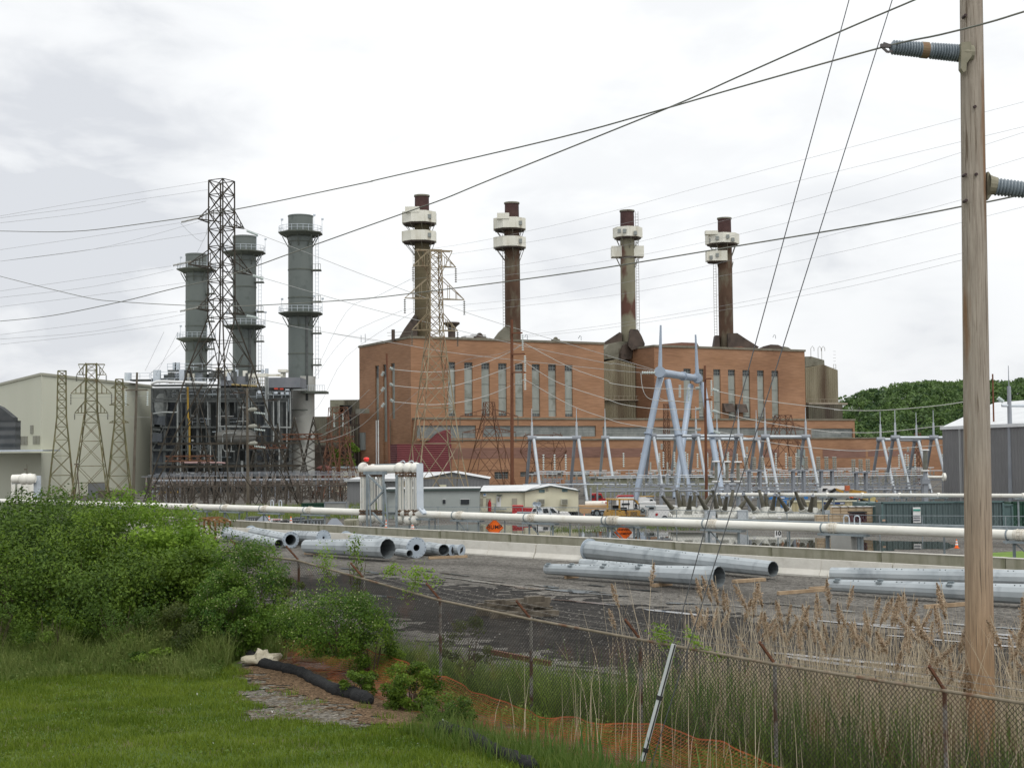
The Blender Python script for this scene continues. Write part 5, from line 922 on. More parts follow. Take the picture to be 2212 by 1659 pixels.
# ================================================================== chimneys of the brick station
CH = brickmat('chimney_plate', (.085, .072, .038), (.135, .11, .065), (.055, .036, .022)); CHR = mat('chimney_rusty_plate', (.065, .036, .022), (.115, .068, .042), rough=.85, scale=.25, st=(1, 1, .35), c3=(.13, .11, .075), s3=.35, st3=(1, 1, .4), lo3=.5, hi3=.62)
CHG = mat('chimney_grey_plate', (.20, .19, .13), (.27, .25, .18), rough=.85, scale=.22, st=(1, 1, .3), c3=(.11, .05, .035), s3=.22, st3=(1, 1, .5), lo3=.48, hi3=.58); MAROON = mat('chimney_cap_maroon', (.050, .022, .020), (.075, .036, .032), rough=.75, scale=.6)
GALW = mat('gallery_white', (.68, .67, .58), (.76, .75, .67), rough=.6, scale=.4, c3=(.42, .38, .28), s3=.6, st3=(1, 1, .12), lo3=.56, hi3=.75)
def chimney(c, cx, ytop, ybase, wtop, wbot, Y, mt, lb, gal, ladder=None):
    s = S(c); p0 = at(*K(c, cx[0], ytop), Y); pb_ = at(*K(c, cx[1], ybase), Y); pb_.z -= 4; X = (p0.x+pb_.x)/2; zt0 = p0.z; r0 = W(wtop*s, Y)/2; r1 = W(wbot*s, Y)/2; zc = gal[0][5] and at(*K(c, cx[0], gal[0][5]), Y).z
    t = Thing('chimney', lb, 'chimney', (X, Y, pb_.z), 0, 'four chimneys of the brick power station'); t.part('shaft', MB().lathe((X, Y, pb_.z), (X, Y, zc), [(0, r1), (1, r0)], 28), mt, smooth=True)
    t.part('cap', MB().lathe((X, Y, zc-.1), (X, Y, zt0), [(0, r0*.96), (.96, r0*.94), (.96, r0), (1, r0), (1, r0*.8), (.5, r0*.8)], 28), MAROON, smooth=True)
    t.part('rim', MB().lathe((X, Y, zt0-.35), (X, Y, zt0+.06), [(0, r0*.97), (0, r0*1.04), (1, r0*1.04), (1, r0*.82)], 28), DUCTG)
    for (xl, xr, yt, yb, ph, _, kind, wins) in gal:
        za, zb_ = at(*K(c, (xl+xr)/2, yt), Y).z, at(*K(c, (xl+xr)/2, yb), Y).z; L = at(*K(c, xl, yt), Y).x; Rr = at(*K(c, xr, yt), Y).x; gx = (L+Rr)/2 if kind == 'full' else X; gr = (Rr-L)/2; g = MB()
        if kind == 'full': g.lathe((gx, Y, zb_), (gx, Y, za), [(0, r0), (0, gr*.97), (.02, gr), (1, gr), (1, gr*.93), (.1, gr*.93)], 8, ph)
        elif kind == 'split':
            for sg in (-1, 1): g.box((X+sg*(gr-1.1*r0*.5), Y+1.0, (za+zb_)/2), (gr-r0*.55, 4.2, za-zb_))
        else: g.box(((L+Rr)/2, Y-r0*.7, (za+zb_)/2), (Rr-L, 3.6, za-zb_))
        go = t.part('gallery', g, GALW); b = MB()
        for k in range(8):
            a = k*math.pi/4+.2
            if kind == 'full' or k in (3, 4, 0, 7): b.bar((gx+math.cos(a)*gr*.85, Y+math.sin(a)*gr*.85, zb_-.05), (X+math.cos(a)*r0, Y+math.sin(a)*r0, zb_-gr*.75), .14)
        t.part('gallery_struts', b, DUCTG, parent=go); u_ = MB(); u_.cyl((gx if kind != 'box' else (L+Rr)/2, Y, zb_-.35), (gx if kind != 'box' else (L+Rr)/2, Y, zb_-.02), (gr*.9 if kind == 'full' else r0*1.2), n=8, ph=ph); t.part('gallery_underside', u_, DUCT, parent=go)
        for (wx, wy) in wins:
            if kind == 'full' and abs(at(*K(c, wx, wy), Y).x-gx)/gr > .78: continue
            wq = at(*K(c, wx, wy), Y-gr-.3); dw = Vector((wq.x-gx, 0, 0)); off = abs(wq.x-gx)/gr; yq = Y-gr*(.925 if off < .4 else .925-(off-.4)*.95)-.06 if kind == 'full' else Y-r0*.7-1.85
            wq = at(*K(c, wx, wy), yq); t.part('hatch', MB().box(tuple(wq), (.85, .7, 1.05)), FRM, parent=go)
    if ladder:
        lx = at(*K(c, ladder[0], ytop), Y).x; zl1 = at(*K(c, ladder[0], ladder[1]), Y).z; zl0 = at(*K(c, ladder[0], ladder[2]), Y).z; l = MB(); wl = .38; [l.bar((lx+sg*wl, Y-.2, zl0), (lx+sg*wl, Y-.2, zl1), .10) for sg in (-1, 1)]; z_ = zl0
        while z_ < zl1: l.bar((lx-wl, Y-.2, z_), (lx+wl, Y-.2, z_), .08); z_ += .8
        k = 0; z_ = zl0+2
        while z_ < zl1: l.bar((lx, Y-.2, z_), (X, Y-.2, z_), .07); z_ += 6
        t.part('ladder', l, DUCTG)
    return t, X, r1
P8 = math.pi/8
t1, X1, r1_ = chimney('c4', (641, 650), 143, 1345, 130, 138, 360, CH, 'leftmost chimney, olive-brown with two white octagonal galleries', [(465, 775, 290, 385, P8, 285, 'full', [(707, 320), (764, 350)]), (463, 775, 455, 540, P8, 285, 'full', [(707, 478), (764, 505)])], (577, 560, 1140))
t1.part('gallery_cabin', MB().box((*at(*K('c4', 563, 270), 357.0).xy, at(*K('c4', 563, 268), 357).z), (W(122*S('c4'), 357), 3, W(48*S('c4'), 357))), GALW)
t2, X2, r2_ = chimney('c4', (1405, 1420), 205, 1370, 128, 136, 371, CHR, 'second chimney from the left, rusty brown with two white octagonal galleries', [(1240, 1536, 345, 435, P8, 338, 'full', [(1482, 375), (1530, 405)]), (1240, 1538, 505, 590, P8, 338, 'full', [(1482, 528), (1532, 555)])], (1338, 470, 1370))
t2.part('gallery_cabin', MB().box((*at(*K('c4', 1334, 322), 368.0).xy, at(*K('c4', 1334, 322), 368).z), (W(104*S('c4'), 368), 3, W(50*S('c4'), 368))), GALW)
t3, X3, r3_ = chimney('c5', (402, 412), 258, 1290, 118, 122, 386, CHG, 'third chimney from the left, mottled grey-brown with one full gallery above a split one', [(285, 524, 398, 478, 0.1, 388, 'full', [(337, 420), (380, 420), (468, 436), (500, 420)]), (286, 523, 545, 630, P8, 388, 'split', [])], (477, 265, 1230))
t4, X4, r4_ = chimney('c5', (1186, 1200), 318, 1350, 114, 118, 399, CHR, 'rightmost chimney, with an open ladder standing off its left side', [(1030, 1304, 450, 530, 0.1, 443, 'full', [(1076, 498), (1127, 478), (1213, 465), (1254, 490)]), (1032, 1196, 590, 670, 0, 443, 'box', [(1078, 635), (1128, 615)])], (1100, 540, 1330))
t4.part('gallery_cabin', MB().box((*at(*K('c5', 1080, 437), 396.0).xy, at(*K('c5', 1080, 437), 396).z), (W(100*S('c5'), 396), 2.5, W(30*S('c5'), 396))), GALW)
PL = lambda Y: (Vector((0, Y, 0)), Vector((1, 0, 0)))
def flue(lb, c, pts, Y, dep, m_, name='flue_duct'):
    t = Thing(name, lb, 'flue duct', at(*K(c, *pts[0]), Y)); flat(t, 'duct_casing', *PL(Y), pts, c, dep, m_); return t
f = flue('sloping dark duct at the left foot of the leftmost chimney', 'c4', [(440, 1370), (490, 1280), (578, 1155), (600, 1170), (600, 1400), (440, 1400)], 356, 5, DUCT); f.part('railing', MB().bar(at(*K('c4', 345, 1310), 355), at(*K('c4', 560, 1300), 355), .08).bar(at(*K('c4', 350, 1335), 355), at(*K('c4', 560, 1330), 355), .08), DUCTG)
flue('sloping dark duct at the left foot of the second chimney', 'c4', [(1235, 1385), (1290, 1310), (1350, 1255), (1390, 1270), (1390, 1410), (1235, 1410)], 367, 5, DUCTG)
f = flue('dark ribbed duct housings around the foot of the third chimney', 'c5', [(190, 1335), (340, 1235), (360, 1245), (360, 1345), (190, 1360)], 383, 5, DUCT); flat(f, 'ribbed_hopper', *PL(380), [(410, 1345), (430, 1210), (490, 1215), (520, 1270), (545, 1330), (540, 1350), (440, 1380)], 'c5', 6, DUCT)
f = flue('long dark duct housings sloping away right of the rightmost chimney', 'c5', [(1215, 1365), (1215, 1245), (1290, 1243), (1360, 1290), (1465, 1355), (1440, 1375), (1280, 1385)], 395, 5, DUCT); flat(f, 'left_housing', *PL(396), [(1098, 1370), (1115, 1262), (1145, 1262), (1150, 1375)], 'c5', 4, DUCT)
f = flue('low brown duct humps on the right brick roof', 'c5', [(1480, 1385), (1500, 1350), (1560, 1335), (1620, 1338), (1740, 1395), (1735, 1405), (1480, 1400)], 402, 6, DUCT); flat(f, 'pale_cover', *PL(401), [(1660, 1350), (1700, 1358), (1760, 1398), (1640, 1400)], 'c5', 4, DUCTG); flat(f, 'red_hump', *PL(392), [(1190, 1365), (1320, 1350), (1380, 1372), (1380, 1385), (1190, 1380)], 'c5', 4, mat('red_roof_duct', (.17, .085, .06), (.23, .13, .09), rough=.8, scale=.4))
f = flue('flat brown roof ducts on the left part of the right brick block', 'c5', [(540, 1358), (700, 1330), (840, 1318), (965, 1322), (985, 1358), (820, 1358), (610, 1365)], 386, 6, mat('red_roof_duct', (.17, .085, .06)))
# ================================================================== dark station buildings behind on the left
HALLD = ribbed('drab_green_cladding', (.115, .11, .08), (.16, .155, .12), (1, 0, 0), 1.2, c3=(.07, .055, .04), rough=.8); HALLP = mat('pale_drab_wall', (.22, .22, .16), (.27, .27, .21), rough=.85, scale=.2)
old = Thing('old_boiler_hall', 'drab green-grey stepped boiler hall left of the brick station', 'boiler hall', at(740, 1000, 390)*1.0)
def pbox(th, name, c, x0, y0, x1, y1, Y, dep, m_, base=True, rz=None, par=None):
    a = at(*K(c, x0, y0), Y); b = at(*K(c, x1, y1), Y); z0 = BZ0 if base else b.z; m = MB().box(((a.x+b.x)/2, Y+dep/2, (a.z+z0)/2), (b.x-a.x, dep, a.z-z0)); return th.part(name, m, m_, parent=par)
pbox(old, 'upper_hall', 'g4', 792, 195, 1370, 700, 392, 22, HALLD); pbox(old, 'corner_bay', 'g4', 800, 205, 1048, 600, 389, 3, HALLP); pbox(old, 'lower_hall', 'g4', 480, 515, 1100, 700, 384, 7, HALLD); pbox(old, 'annexe', 'g4', 1035, 700, 1215, 1060, 376, 5, HALLP); pbox(old, 'base_block', 'g4', 500, 1060, 1370, 1300, 370, 8, DUCT)
m = MB()
for y_ in (500, 680, 1080, 1180): a = at(*K('g4', 520 if y_ > 900 else 1040, y_), 369); b = at(*K('g4', 1360, y_-8), 369); m.bar(a, b, .5)
for x_ in (1060, 1150, 1215, 1260, 1340): m.bar(at(*K('g4', x_, 420), 369), Vector((*at(*K('g4', x_, 420), 369).xy, PG)), .35)
old.part('steel_frame', m, DUCT); old.part('door_recess', MB().box(tuple(at(*K('g4', 1095, 520), 390)), (3.2, 2, 6.5)), BLACK); old.part('stub_duct', MB().bar(at(*K('g4', 1325, 415), 366), at(*K('g4', 1500, 405), 350), 1.2), DUCTG); old.part('stack_pipe', MB().cyl(at(*K('g4', 918, 400), 388), at(*K('g4', 918, 275), 388), .45, n=8), DUCTG)
tk = at(*K('g4', 670, 1600), 330); tkt = Thing('rusty_tank', 'rusty red round tank among the lattice gantries left of the brick station', 'tank', (tk.x, 330, PG)); tr_ = W(290*S('g4'), 330)/2; zt0 = at(*K('g4', 670, 1440), 330).z; tkt.part('tank_shell', MB().lathe((tk.x, 330, PG), (tk.x, 330, zt0), [(0, tr_), (.86, tr_), (.95, tr_*.75), (1, tr_*.3), (1, .01)], 24), mat('tank_red', (.15, .055, .05), (.20, .08, .07), rough=.85, scale=.4), smooth=True); tkt.part('tank_roof_hatch', MB().cyl((tk.x, 330, zt0-.1), (tk.x, 330, zt0+.5), .6, n=8), DUCT)
X_ = at(743, 1000, 322).x; tr2 = Thing('small_tree', 'small pale green tree behind the lattice gantries', 'tree', (X_, 322, PG)); P_, sz_, lv_, nr_ = shrub_data(3500, 24, 3.4, 3.2, 11, .5, 777); P_[:, 2] += 1.5; V, Fc, l2 = leaves(P_, sz_, lv_, .5); o = npobj('crown', V, Fc, l2, LM['mid']); o.parent = tr2.e; tr2.part('trunk', MB().tube([(0, 0, 0), (.2, 0, 4), (0, 0, 8)], [.3, .2, .08], 8), BARK, world=False)
lw = Thing('low_cream_building', 'long low cream wall with dark eaves below the brick station', 'building', (at(760, 1040, 300).x, 300, PG)); pbox(lw, 'wall', 'g4', 830, 1500, 1560, 1655, 300, 10, mat('cream_block', (.50, .47, .36), (.56, .53, .42), rough=.85, scale=.3)); pbox(lw, 'eaves', 'g4', 820, 1480, 1570, 1505, 299.5, 11, GALVD, base=False)
# ================================================================== beige turbine hall, far left
BEIGE = mat('beige_cladding', (.53, .54, .44), (.57, .58, .48), rough=.7, scale=.08, st=(1, 1, .3)); hall = Thing('turbine_hall', 'big pale beige metal turbine hall at the left edge', 'turbine hall', (at(150, 1080, 280).x, 280, PG))
cN = at(*K('c1', 355, 245), 276); cR = at(*K('c1', 1290, 348), 312); cL = at(*K('c1', -500, 455), 320)
def pl3(a, z): return Vector((a.x, a.y, z))
zR = cN.z; far = Vector((0, 60, 0))
m = MB(); m.hexa([pl3(p, BZ0) for p in (cL, cN, cR, cR+far, cL+far)], [Vector(cL), Vector(cN), Vector(cR), pl3(cR+far, cR.z-2), pl3(cL+far, cL.z-2)]); hall.part('wall', m, BEIGE)
m = MB(); up3 = Vector((0, 0, .45)); m.bar(cL+up3*.5, cN+up3*.5, .5, .5); m.bar(cN+up3*.5, cR+up3*.5, .5, .5); hall.part('roof_trim', m, mat('hall_trim', (.36, .36, .29), rough=.6))
la = at(*K('c1', -60, 908), 268); lb_ = at(*K('c1', 352, 882), 268); m = MB(); m.hexa([pl3(p, BZ0) for p in (la, lb_, lb_+Vector((0, 12, 0)), la+Vector((0, 12, 0)))], [pl3(p, la.z) for p in (la, lb_, lb_+Vector((0, 12, 0)), la+Vector((0, 12, 0)))]); hall.part('lean_to', m, BEIGE)
LOUV = mat('louvre_grey', (.22, .22, .18), (.26, .26, .22), rough=.7, scale=2)
for x0, x1, y0, y1 in ((262, 286, 672, 742), (162, 182, 765, 836), (187, 210, 765, 836), (214, 236, 765, 836), (285, 310, 762, 833), (316, 341, 762, 833)):
    dl = (cN-cL); dl.z = 0; dl.normalize(); O = Vector((cL.x, cL.y, 0)); a = hit(K('c1', x0, y0), O, dl); b = hit(K('c1', x1, y1), O, dl); p = O+dl*(a[0]+b[0])/2; m = MB().box((p.x, p.y, (a[1]+b[1])/2), (b[0]-a[0], .3, a[1]-b[1]), math.atan2(dl.y, dl.x)); lo = hall.part('louvre', m, LOUV)
pbox(hall, 'roller_door', 'c1', 748, 1158, 890, 1310, 272, .6, mat('door_slate', (.19, .20, .21), (.22, .23, .24), rough=.6, scale=.6)); pbox(hall, 'side_door', 'c1', 835, 1225, 1062, 1310, 268, 2, mat('brown_switch_house', (.14, .125, .10), (.18, .16, .13), rough=.8, scale=.5))
flt = Thing('air_intake_filter', 'dark grey sloping air intake housing on the left edge of the beige hall', 'air intake', at(*K('c1', 60, 700), 266)); flat(flt, 'hood', *PL(266), [(-80, 480), (0, 515), (112, 605), (112, 632), (-80, 632)], 'c1', 2.5, mat('intake_dark', (.045, .05, .052), (.07, .075, .078), rough=.7, scale=.5))
m = MB(); a = at(*K('c1', -80, 632), 265.5); b = at(*K('c1', 128, 890), 265.5); m.box(((a.x+b.x)/2, 267, (a.z+b.z)/2), (b.x-a.x, 3, a.z-b.z)); flt.part('filter_box', m, ribbed('intake_panels', (.05, .055, .057), (.075, .08, .083), (0, 0, 1), 1.6, rough=.7)); flt.part('deck', MB().box((at(*K('c1', 30, 890), 260).x, 263, at(*K('c1', 30, 888), 260).z), (16, 10, .3)), GALVL)
# ================================================================== gas-turbine boilers (dark steel structure)
YH = 300
HR = ribbed('dark_grey_casing', (.052, .060, .062), (.080, .088, .088), (1, 0, 0), 1.5, rough=.7, amp=.35); HRB = ribbed('slate_blue_casing', (.055, .065, .078), (.078, .088, .10), (1, 0, 0), 1.5, rough=.7, amp=.35); HRS = mat('structural_grey', (.055, .062, .062), (.10, .108, .105), rough=.7, scale=1); LAG = mat('lagged_pipe', (.22, .24, .24), (.38, .40, .39), rough=.4, metal=.3, scale=1)
hr = Thing('heat_recovery_boilers', 'dark grey steel boiler complex under the three grey stacks', 'boiler complex', (at(490, 1060, YH).x, YH, PG))
def hb(x0, y0, x1, y1, Y, dep, m_, base=True, name='casing'): return pbox(hr, name, 'g3', x0, y0, x1, y1, Y, dep, m_, base)
hb(20, 160, 1130, 1300, 312, 25, HR); hb(20, 300, 345, 1300, 304, 8, HRB); hb(20, 540, 190, 1300, 300, 5, HRB); hb(1130, 150, 1820, 1300, 316, 20, HR); hb(540, 340, 860, 640, 306, 5, HR); hb(900, 330, 1080, 1120, 305, 6, HR); hb(1350, 330, 1470, 900, 310, 5, HRB)
hb(870, 15, 1250, 130, 300, 9, mat('duct_box_blue', (.15, .165, .185), (.19, .20, .22), rough=.6, scale=.4), False, 'roof_box'); hb(1510, 30, 1915, 155, 298, 9, mat('duct_box_blue', (.15, .165, .185)), False, 'roof_box')
for k, (x, y) in enumerate(((75, 690), (60, 740), (70, 640), (95, 640), (40, 850))): a = at(*K('g3', x-40, y), 299); b = at(*K('g3', x+60, y+8), 299); hr.part('casing_rib', MB().bar(a, b, .5), HRS)
flat(hr, 'inlet_slope', *PL(299), [(110, 520), (190, 520), (190, 640), (70, 640)], 'g3', 4, HRB); flat(hr, 'inlet_slope', *PL(298.5), [(40, 740), (150, 740), (150, 850), (15, 850)], 'g3', 4, HRB)
p = at(*K('g3', 140, 380), 303.4); m = MB(); m.lathe(p, p+Vector((0, .5, 0)), [(0, .01), (0, 1.5), (1, 1.5)], 20); m.v = [(v[0], v[1], p.z+(v[2]-p.z)*1.7) for v in m.v]; hr.part('round_hatch', m, LAG)
# decks with rails
def deck(x0, x1, y, Y, label='platform', rail=True, c='g3'):
    a = at(*K(c, x0, y), Y); b = at(*K(c, x1, y), Y); b.z = a.z; m = MB(); m.box(((a.x+b.x)/2, Y+1.5, a.z), (b.x-a.x, 3, .35)); o = hr.part(label, m, HRS)
    if rail:
        r_ = MB(); n = max(2, int((b.x-a.x)/1.6))
        for k in range(n+1): q = a.lerp(b, k/n); r_.bar(q+Vector((0, 0, .1)), q+Vector((0, 0, 1.5)), .09)
        for hh in (.8, 1.5): r_.bar(a+Vector((0, 0, hh)), b+Vector((0, 0, hh)), .09)
        hr.part('railing', r_, GALVL, parent=o)
for d_ in ((290, 900, 285, 300), (900, 1110, 290, 301), (1360, 1790, 300, 299), (20, 900, 130, 300), (540, 720, 640, 302), (540, 740, 960, 301), (1000, 1240, 640, 301), (900, 1500, 150, 305)): deck(*d_)
# columns and beams
m = MB()
for x_ in (30, 190, 350, 470, 610, 760, 860, 1000, 1130, 1260, 1350, 1470, 1560, 1680, 1790): a = at(*K('g3', x_, 160), 299.5); m.bar(a, Vector((a.x, a.y, PG)), .5)
hr.part('columns', m, HRS); m = MB()
for y_ in (170, 300, 330, 660, 950, 1120): m.bar(at(*K('g3', 30, y_+3), 299.2), at(*K('g3', 1800, y_), 299.2), .4)
for x_, y0, y1 in ((190, 170, 300), (30, 660, 950), (860, 330, 660), (1000, 660, 950), (610, 950, 1120), (1130, 330, 660), (350, 660, 950)): m.bar(at(*K('g3', x_, y0), 299.1), at(*K('g3', x_+150, y1), 299.1), .25); m.bar(at(*K('g3', x_+150, y0), 299.1), at(*K('g3', x_, y1), 299.1), .25)
hr.part('beams', m, HRS)
def pipe(pts, r, m_=LAG, Y=297, c='g3', name='pipe'): return hr.part(name, MB().tube([at(*K(c, x, y), Y) for x, y in pts], r*.66, 8), m_, smooth=True)
YELP = mat('yellow_pipe', (.36, .23, .03), (.26, .16, .03), rough=.6, scale=2)
for pts, r, m_, Y in (([(350, 300), (352, 1180)], .28, LAG, 297), ([(400, 340), (402, 1290)], .35, HRS, 298), ([(480, 150), (485, 540), (500, 560), (505, 1100)], .33, YELP, 296.5), ([(870, 20), (875, 670), (880, 1180)], .22, LAG, 296), ([(890, 20), (893, 670), (897, 1180)], .22, LAG, 296.3), ([(905, 660), (908, 1180)], .2, LAG, 296), ([(735, 340), (740, 640)], .15, LAG, 296),
        ([(1475, 20), (1480, 600), (1500, 665), (1800, 668)], .22, LAG, 296), ([(1492, 20), (1497, 590), (1515, 650)], .22, LAG, 296.4), ([(1505, 20), (1510, 300)], .18, LAG, 296), ([(1575, 330), (1577, 900), (1578, 990), (1535, 1040), (1532, 1290)], .22, LAG, 296), ([(1648, 320), (1650, 1290)], .25, LAG, 296), ([(1745, 340), (1747, 960), (1702, 1040), (1702, 1290)], .22, LAG, 296), ([(1790, 220), (1792, 660)], .18, LAG, 296),
        ([(10, 110), (90, 80), (180, 78), (720, 100)], .45, mat('white_lagging', (.66, .68, .68), (.72, .73, .73), rough=.4, scale=1), 295), ([(880, 652), (1500, 660)], .2, LAG, 295.5), ([(505, 158), (900, 162)], .2, LAG, 296), ([(40, 490), (190, 472), (350, 475)], .28, LAG, 296), ([(1830, 188), (2000, 185)], .22, LAG, 296), ([(380, 1115), (900, 1115), (960, 1122)], .28, mat('pink_pipe', (.42, .28, .27), rough=.6), 295), ([(385, 1115), (388, 1300)], .25, LAG, 295),
        ([(925, 760), (930, 940), (955, 970), (1080, 972)], .15, LAG, 295), ([(980, 750), (985, 930), (1000, 960)], .15, LAG, 295), ([(1035, 770), (1037, 960)], .15, LAG, 295), ([(925, 760), (945, 740), (1100, 735)], .15, LAG, 295.3), ([(1165, 1090), (1168, 1290)], .18, LAG, 295), ([(1180, 1090), (1183, 1290)], .18, LAG, 295), ([(1240, 640), (1243, 1300)], .22, LAG, 295.5), ([(1125, 412), (1245, 413)], .14, LAG, 295), ([(1100, 586), (1240, 588)], .14, LAG, 295),
        ([(20, 1410), (245, 1412)], .55, LAG, 292), ([(110, 1560), (120, 1495), (360, 1492)], .4, YELP, 290), ([(10, 1490), (110, 1485)], .4, LAG, 291), ([(1185, 320), (1186, 940)], .14, LAG, 296), ([(770, 900), (772, 1280)], .2, LAG, 296), ([(690, 960), (692, 1290)], .16, LAG, 296), ([(1380, 60), (1383, 150)], .2, LAG, 296), ([(1040, 120), (1360, 140), (1375, 60)], .3, mat('ochre_pipe', (.30, .23, .09), rough=.6), 297)): pipe(pts, r, m_, Y)
for (x, y, w_, h_) in ((380, 1255, 90, 22), (460, 1240, 60, 22), (560, 1250, 80, 22), (1085, 1240, 20, 20), (545, 517, 20, 22), (545, 830, 20, 22), (1395, 1240, 24, 22), (1610, 172, 45, 18), (1680, 175, 40, 18), (1755, 185, 40, 16), (1400, 215, 40, 40), (1610, 225, 40, 26), (1690, 230, 36, 26), (1755, 230, 36, 26)):
    p = at(*K('g3', x, y), 295); hr.part('equipment_box', MB().box(tuple(p), (W(w_*S('g3'), 295), 1, W(h_*S('g3'), 295))), LAG if y > 500 else (mat('valve_red', (.55, .06, .03), rough=.5) if 165 < y < 190 and x < 1740 else GALVL))
dv = at(*K('g3', 1090, 790), 297); hr.part('steam_drum', MB().lathe(dv-Vector((4.6, 0, 0)), dv+Vector((4.6, 0, 0)), [(0, .1), (.05, 1.1), (.15, 1.6), (.85, 1.6), (.95, 1.1), (1, .1)], 18), mat('drum_grey', (.12, .12, .11), (.16, .16, .15), rough=.7, scale=.5), smooth=True)
for k in range(42):
    x_ = R.uniform(360, 1780); y0 = R.choice((170, 300, 340, 660, 700, 960)); y1 = y0+R.uniform(60, 330); Yp = 296+R.uniform(0, 3)
    hr.part('pipe', MB().tube([at(*K('g3', x_, y0), Yp), at(*K('g3', x_+2, min(y1, 1290)), Yp)], R.choice((.07, .1, .14)), 6), R.choice((LAG, HRS, GALVD, HRS)))
for k in range(26):
    x_ = R.uniform(350, 1600); y_ = R.uniform(180, 1280); Yp = 295.6+R.uniform(0, 3)
    hr.part('pipe', MB().tube([at(*K('g3', x_, y_), Yp), at(*K('g3', x_+R.uniform(60, 240), y_), Yp)], R.choice((.07, .1, .14)), 6), R.choice((LAG, HRS, GALVD, DUCT)))
# roof clutter: vents, drums, rails
for (c, x, y0, y1, w_, m_) in (('c3', 396, 262, 330, 62, GALVL), ('c3', 2, 350, 405, 24, GALVL), ('c1', 1090, 225, 282, 60, GALVL), ('c1', 1500, 140, 205, 62, GALVL), ('c3', 1128, 318, 345, 22, GALVL), ('c3', 1165, 312, 345, 30, GALVL), ('c3', 1305, 345, 385, 45, GALW), ('c3', 838, 318, 375, 50, GALW), ('c3', 760, 310, 375, 60, GALW), ('c1', 1960, 195, 245, 40, GALW)):
    a = at(*K(c, x, y0), 305); b = at(*K(c, x, y1+10), 305); hr.part('vent_drum', MB().cyl(b, Vector((b.x, b.y, a.z)), W(w_*S(c), 305)/2, n=14), m_, smooth=True)
a = at(*K('c3', 1305, 333), 304); hr.part('vent_cap', MB().box(tuple(a), (W(72*S('c3'), 304), 3, .6)), GALW)
for d_ in ((0, 170, 410), (180, 470, 400), (320, 690, 330), (690, 900, 335)): deck(d_[0], d_[1], d_[2], 303, 'roof_platform', True, 'c3')
for k in range(26):
    x_ = R.uniform(200, 1000); y_ = 395+R.uniform(-5, 15); p = at(*K('c3', x_, y_), 302+R.uniform(-2, 4)); hr.part('roof_fitting', MB().box((p.x, p.y, p.z+.4), (R.uniform(.4, 1.6), 1, R.uniform(.8, 3))), R.choice([GALVL, GALW, HRS, HRS]))
m = MB()
for k in range(9): x_ = 1015+k*19; a = at(*K('c3', x_, 355), 300); m.bar(a, at(*K('c3', x_, 470), 300), .13)
for y_ in (355, 385, 415, 445): m.bar(at(*K('c3', 1010, y_), 300), at(*K('c3', 1175, y_), 300), .13)
m.bar(at(*K('c3', 1010, 372), 299), at(*K('c3', 1300, 368), 299), .5); hr.part('stair_cage', m, GALW)
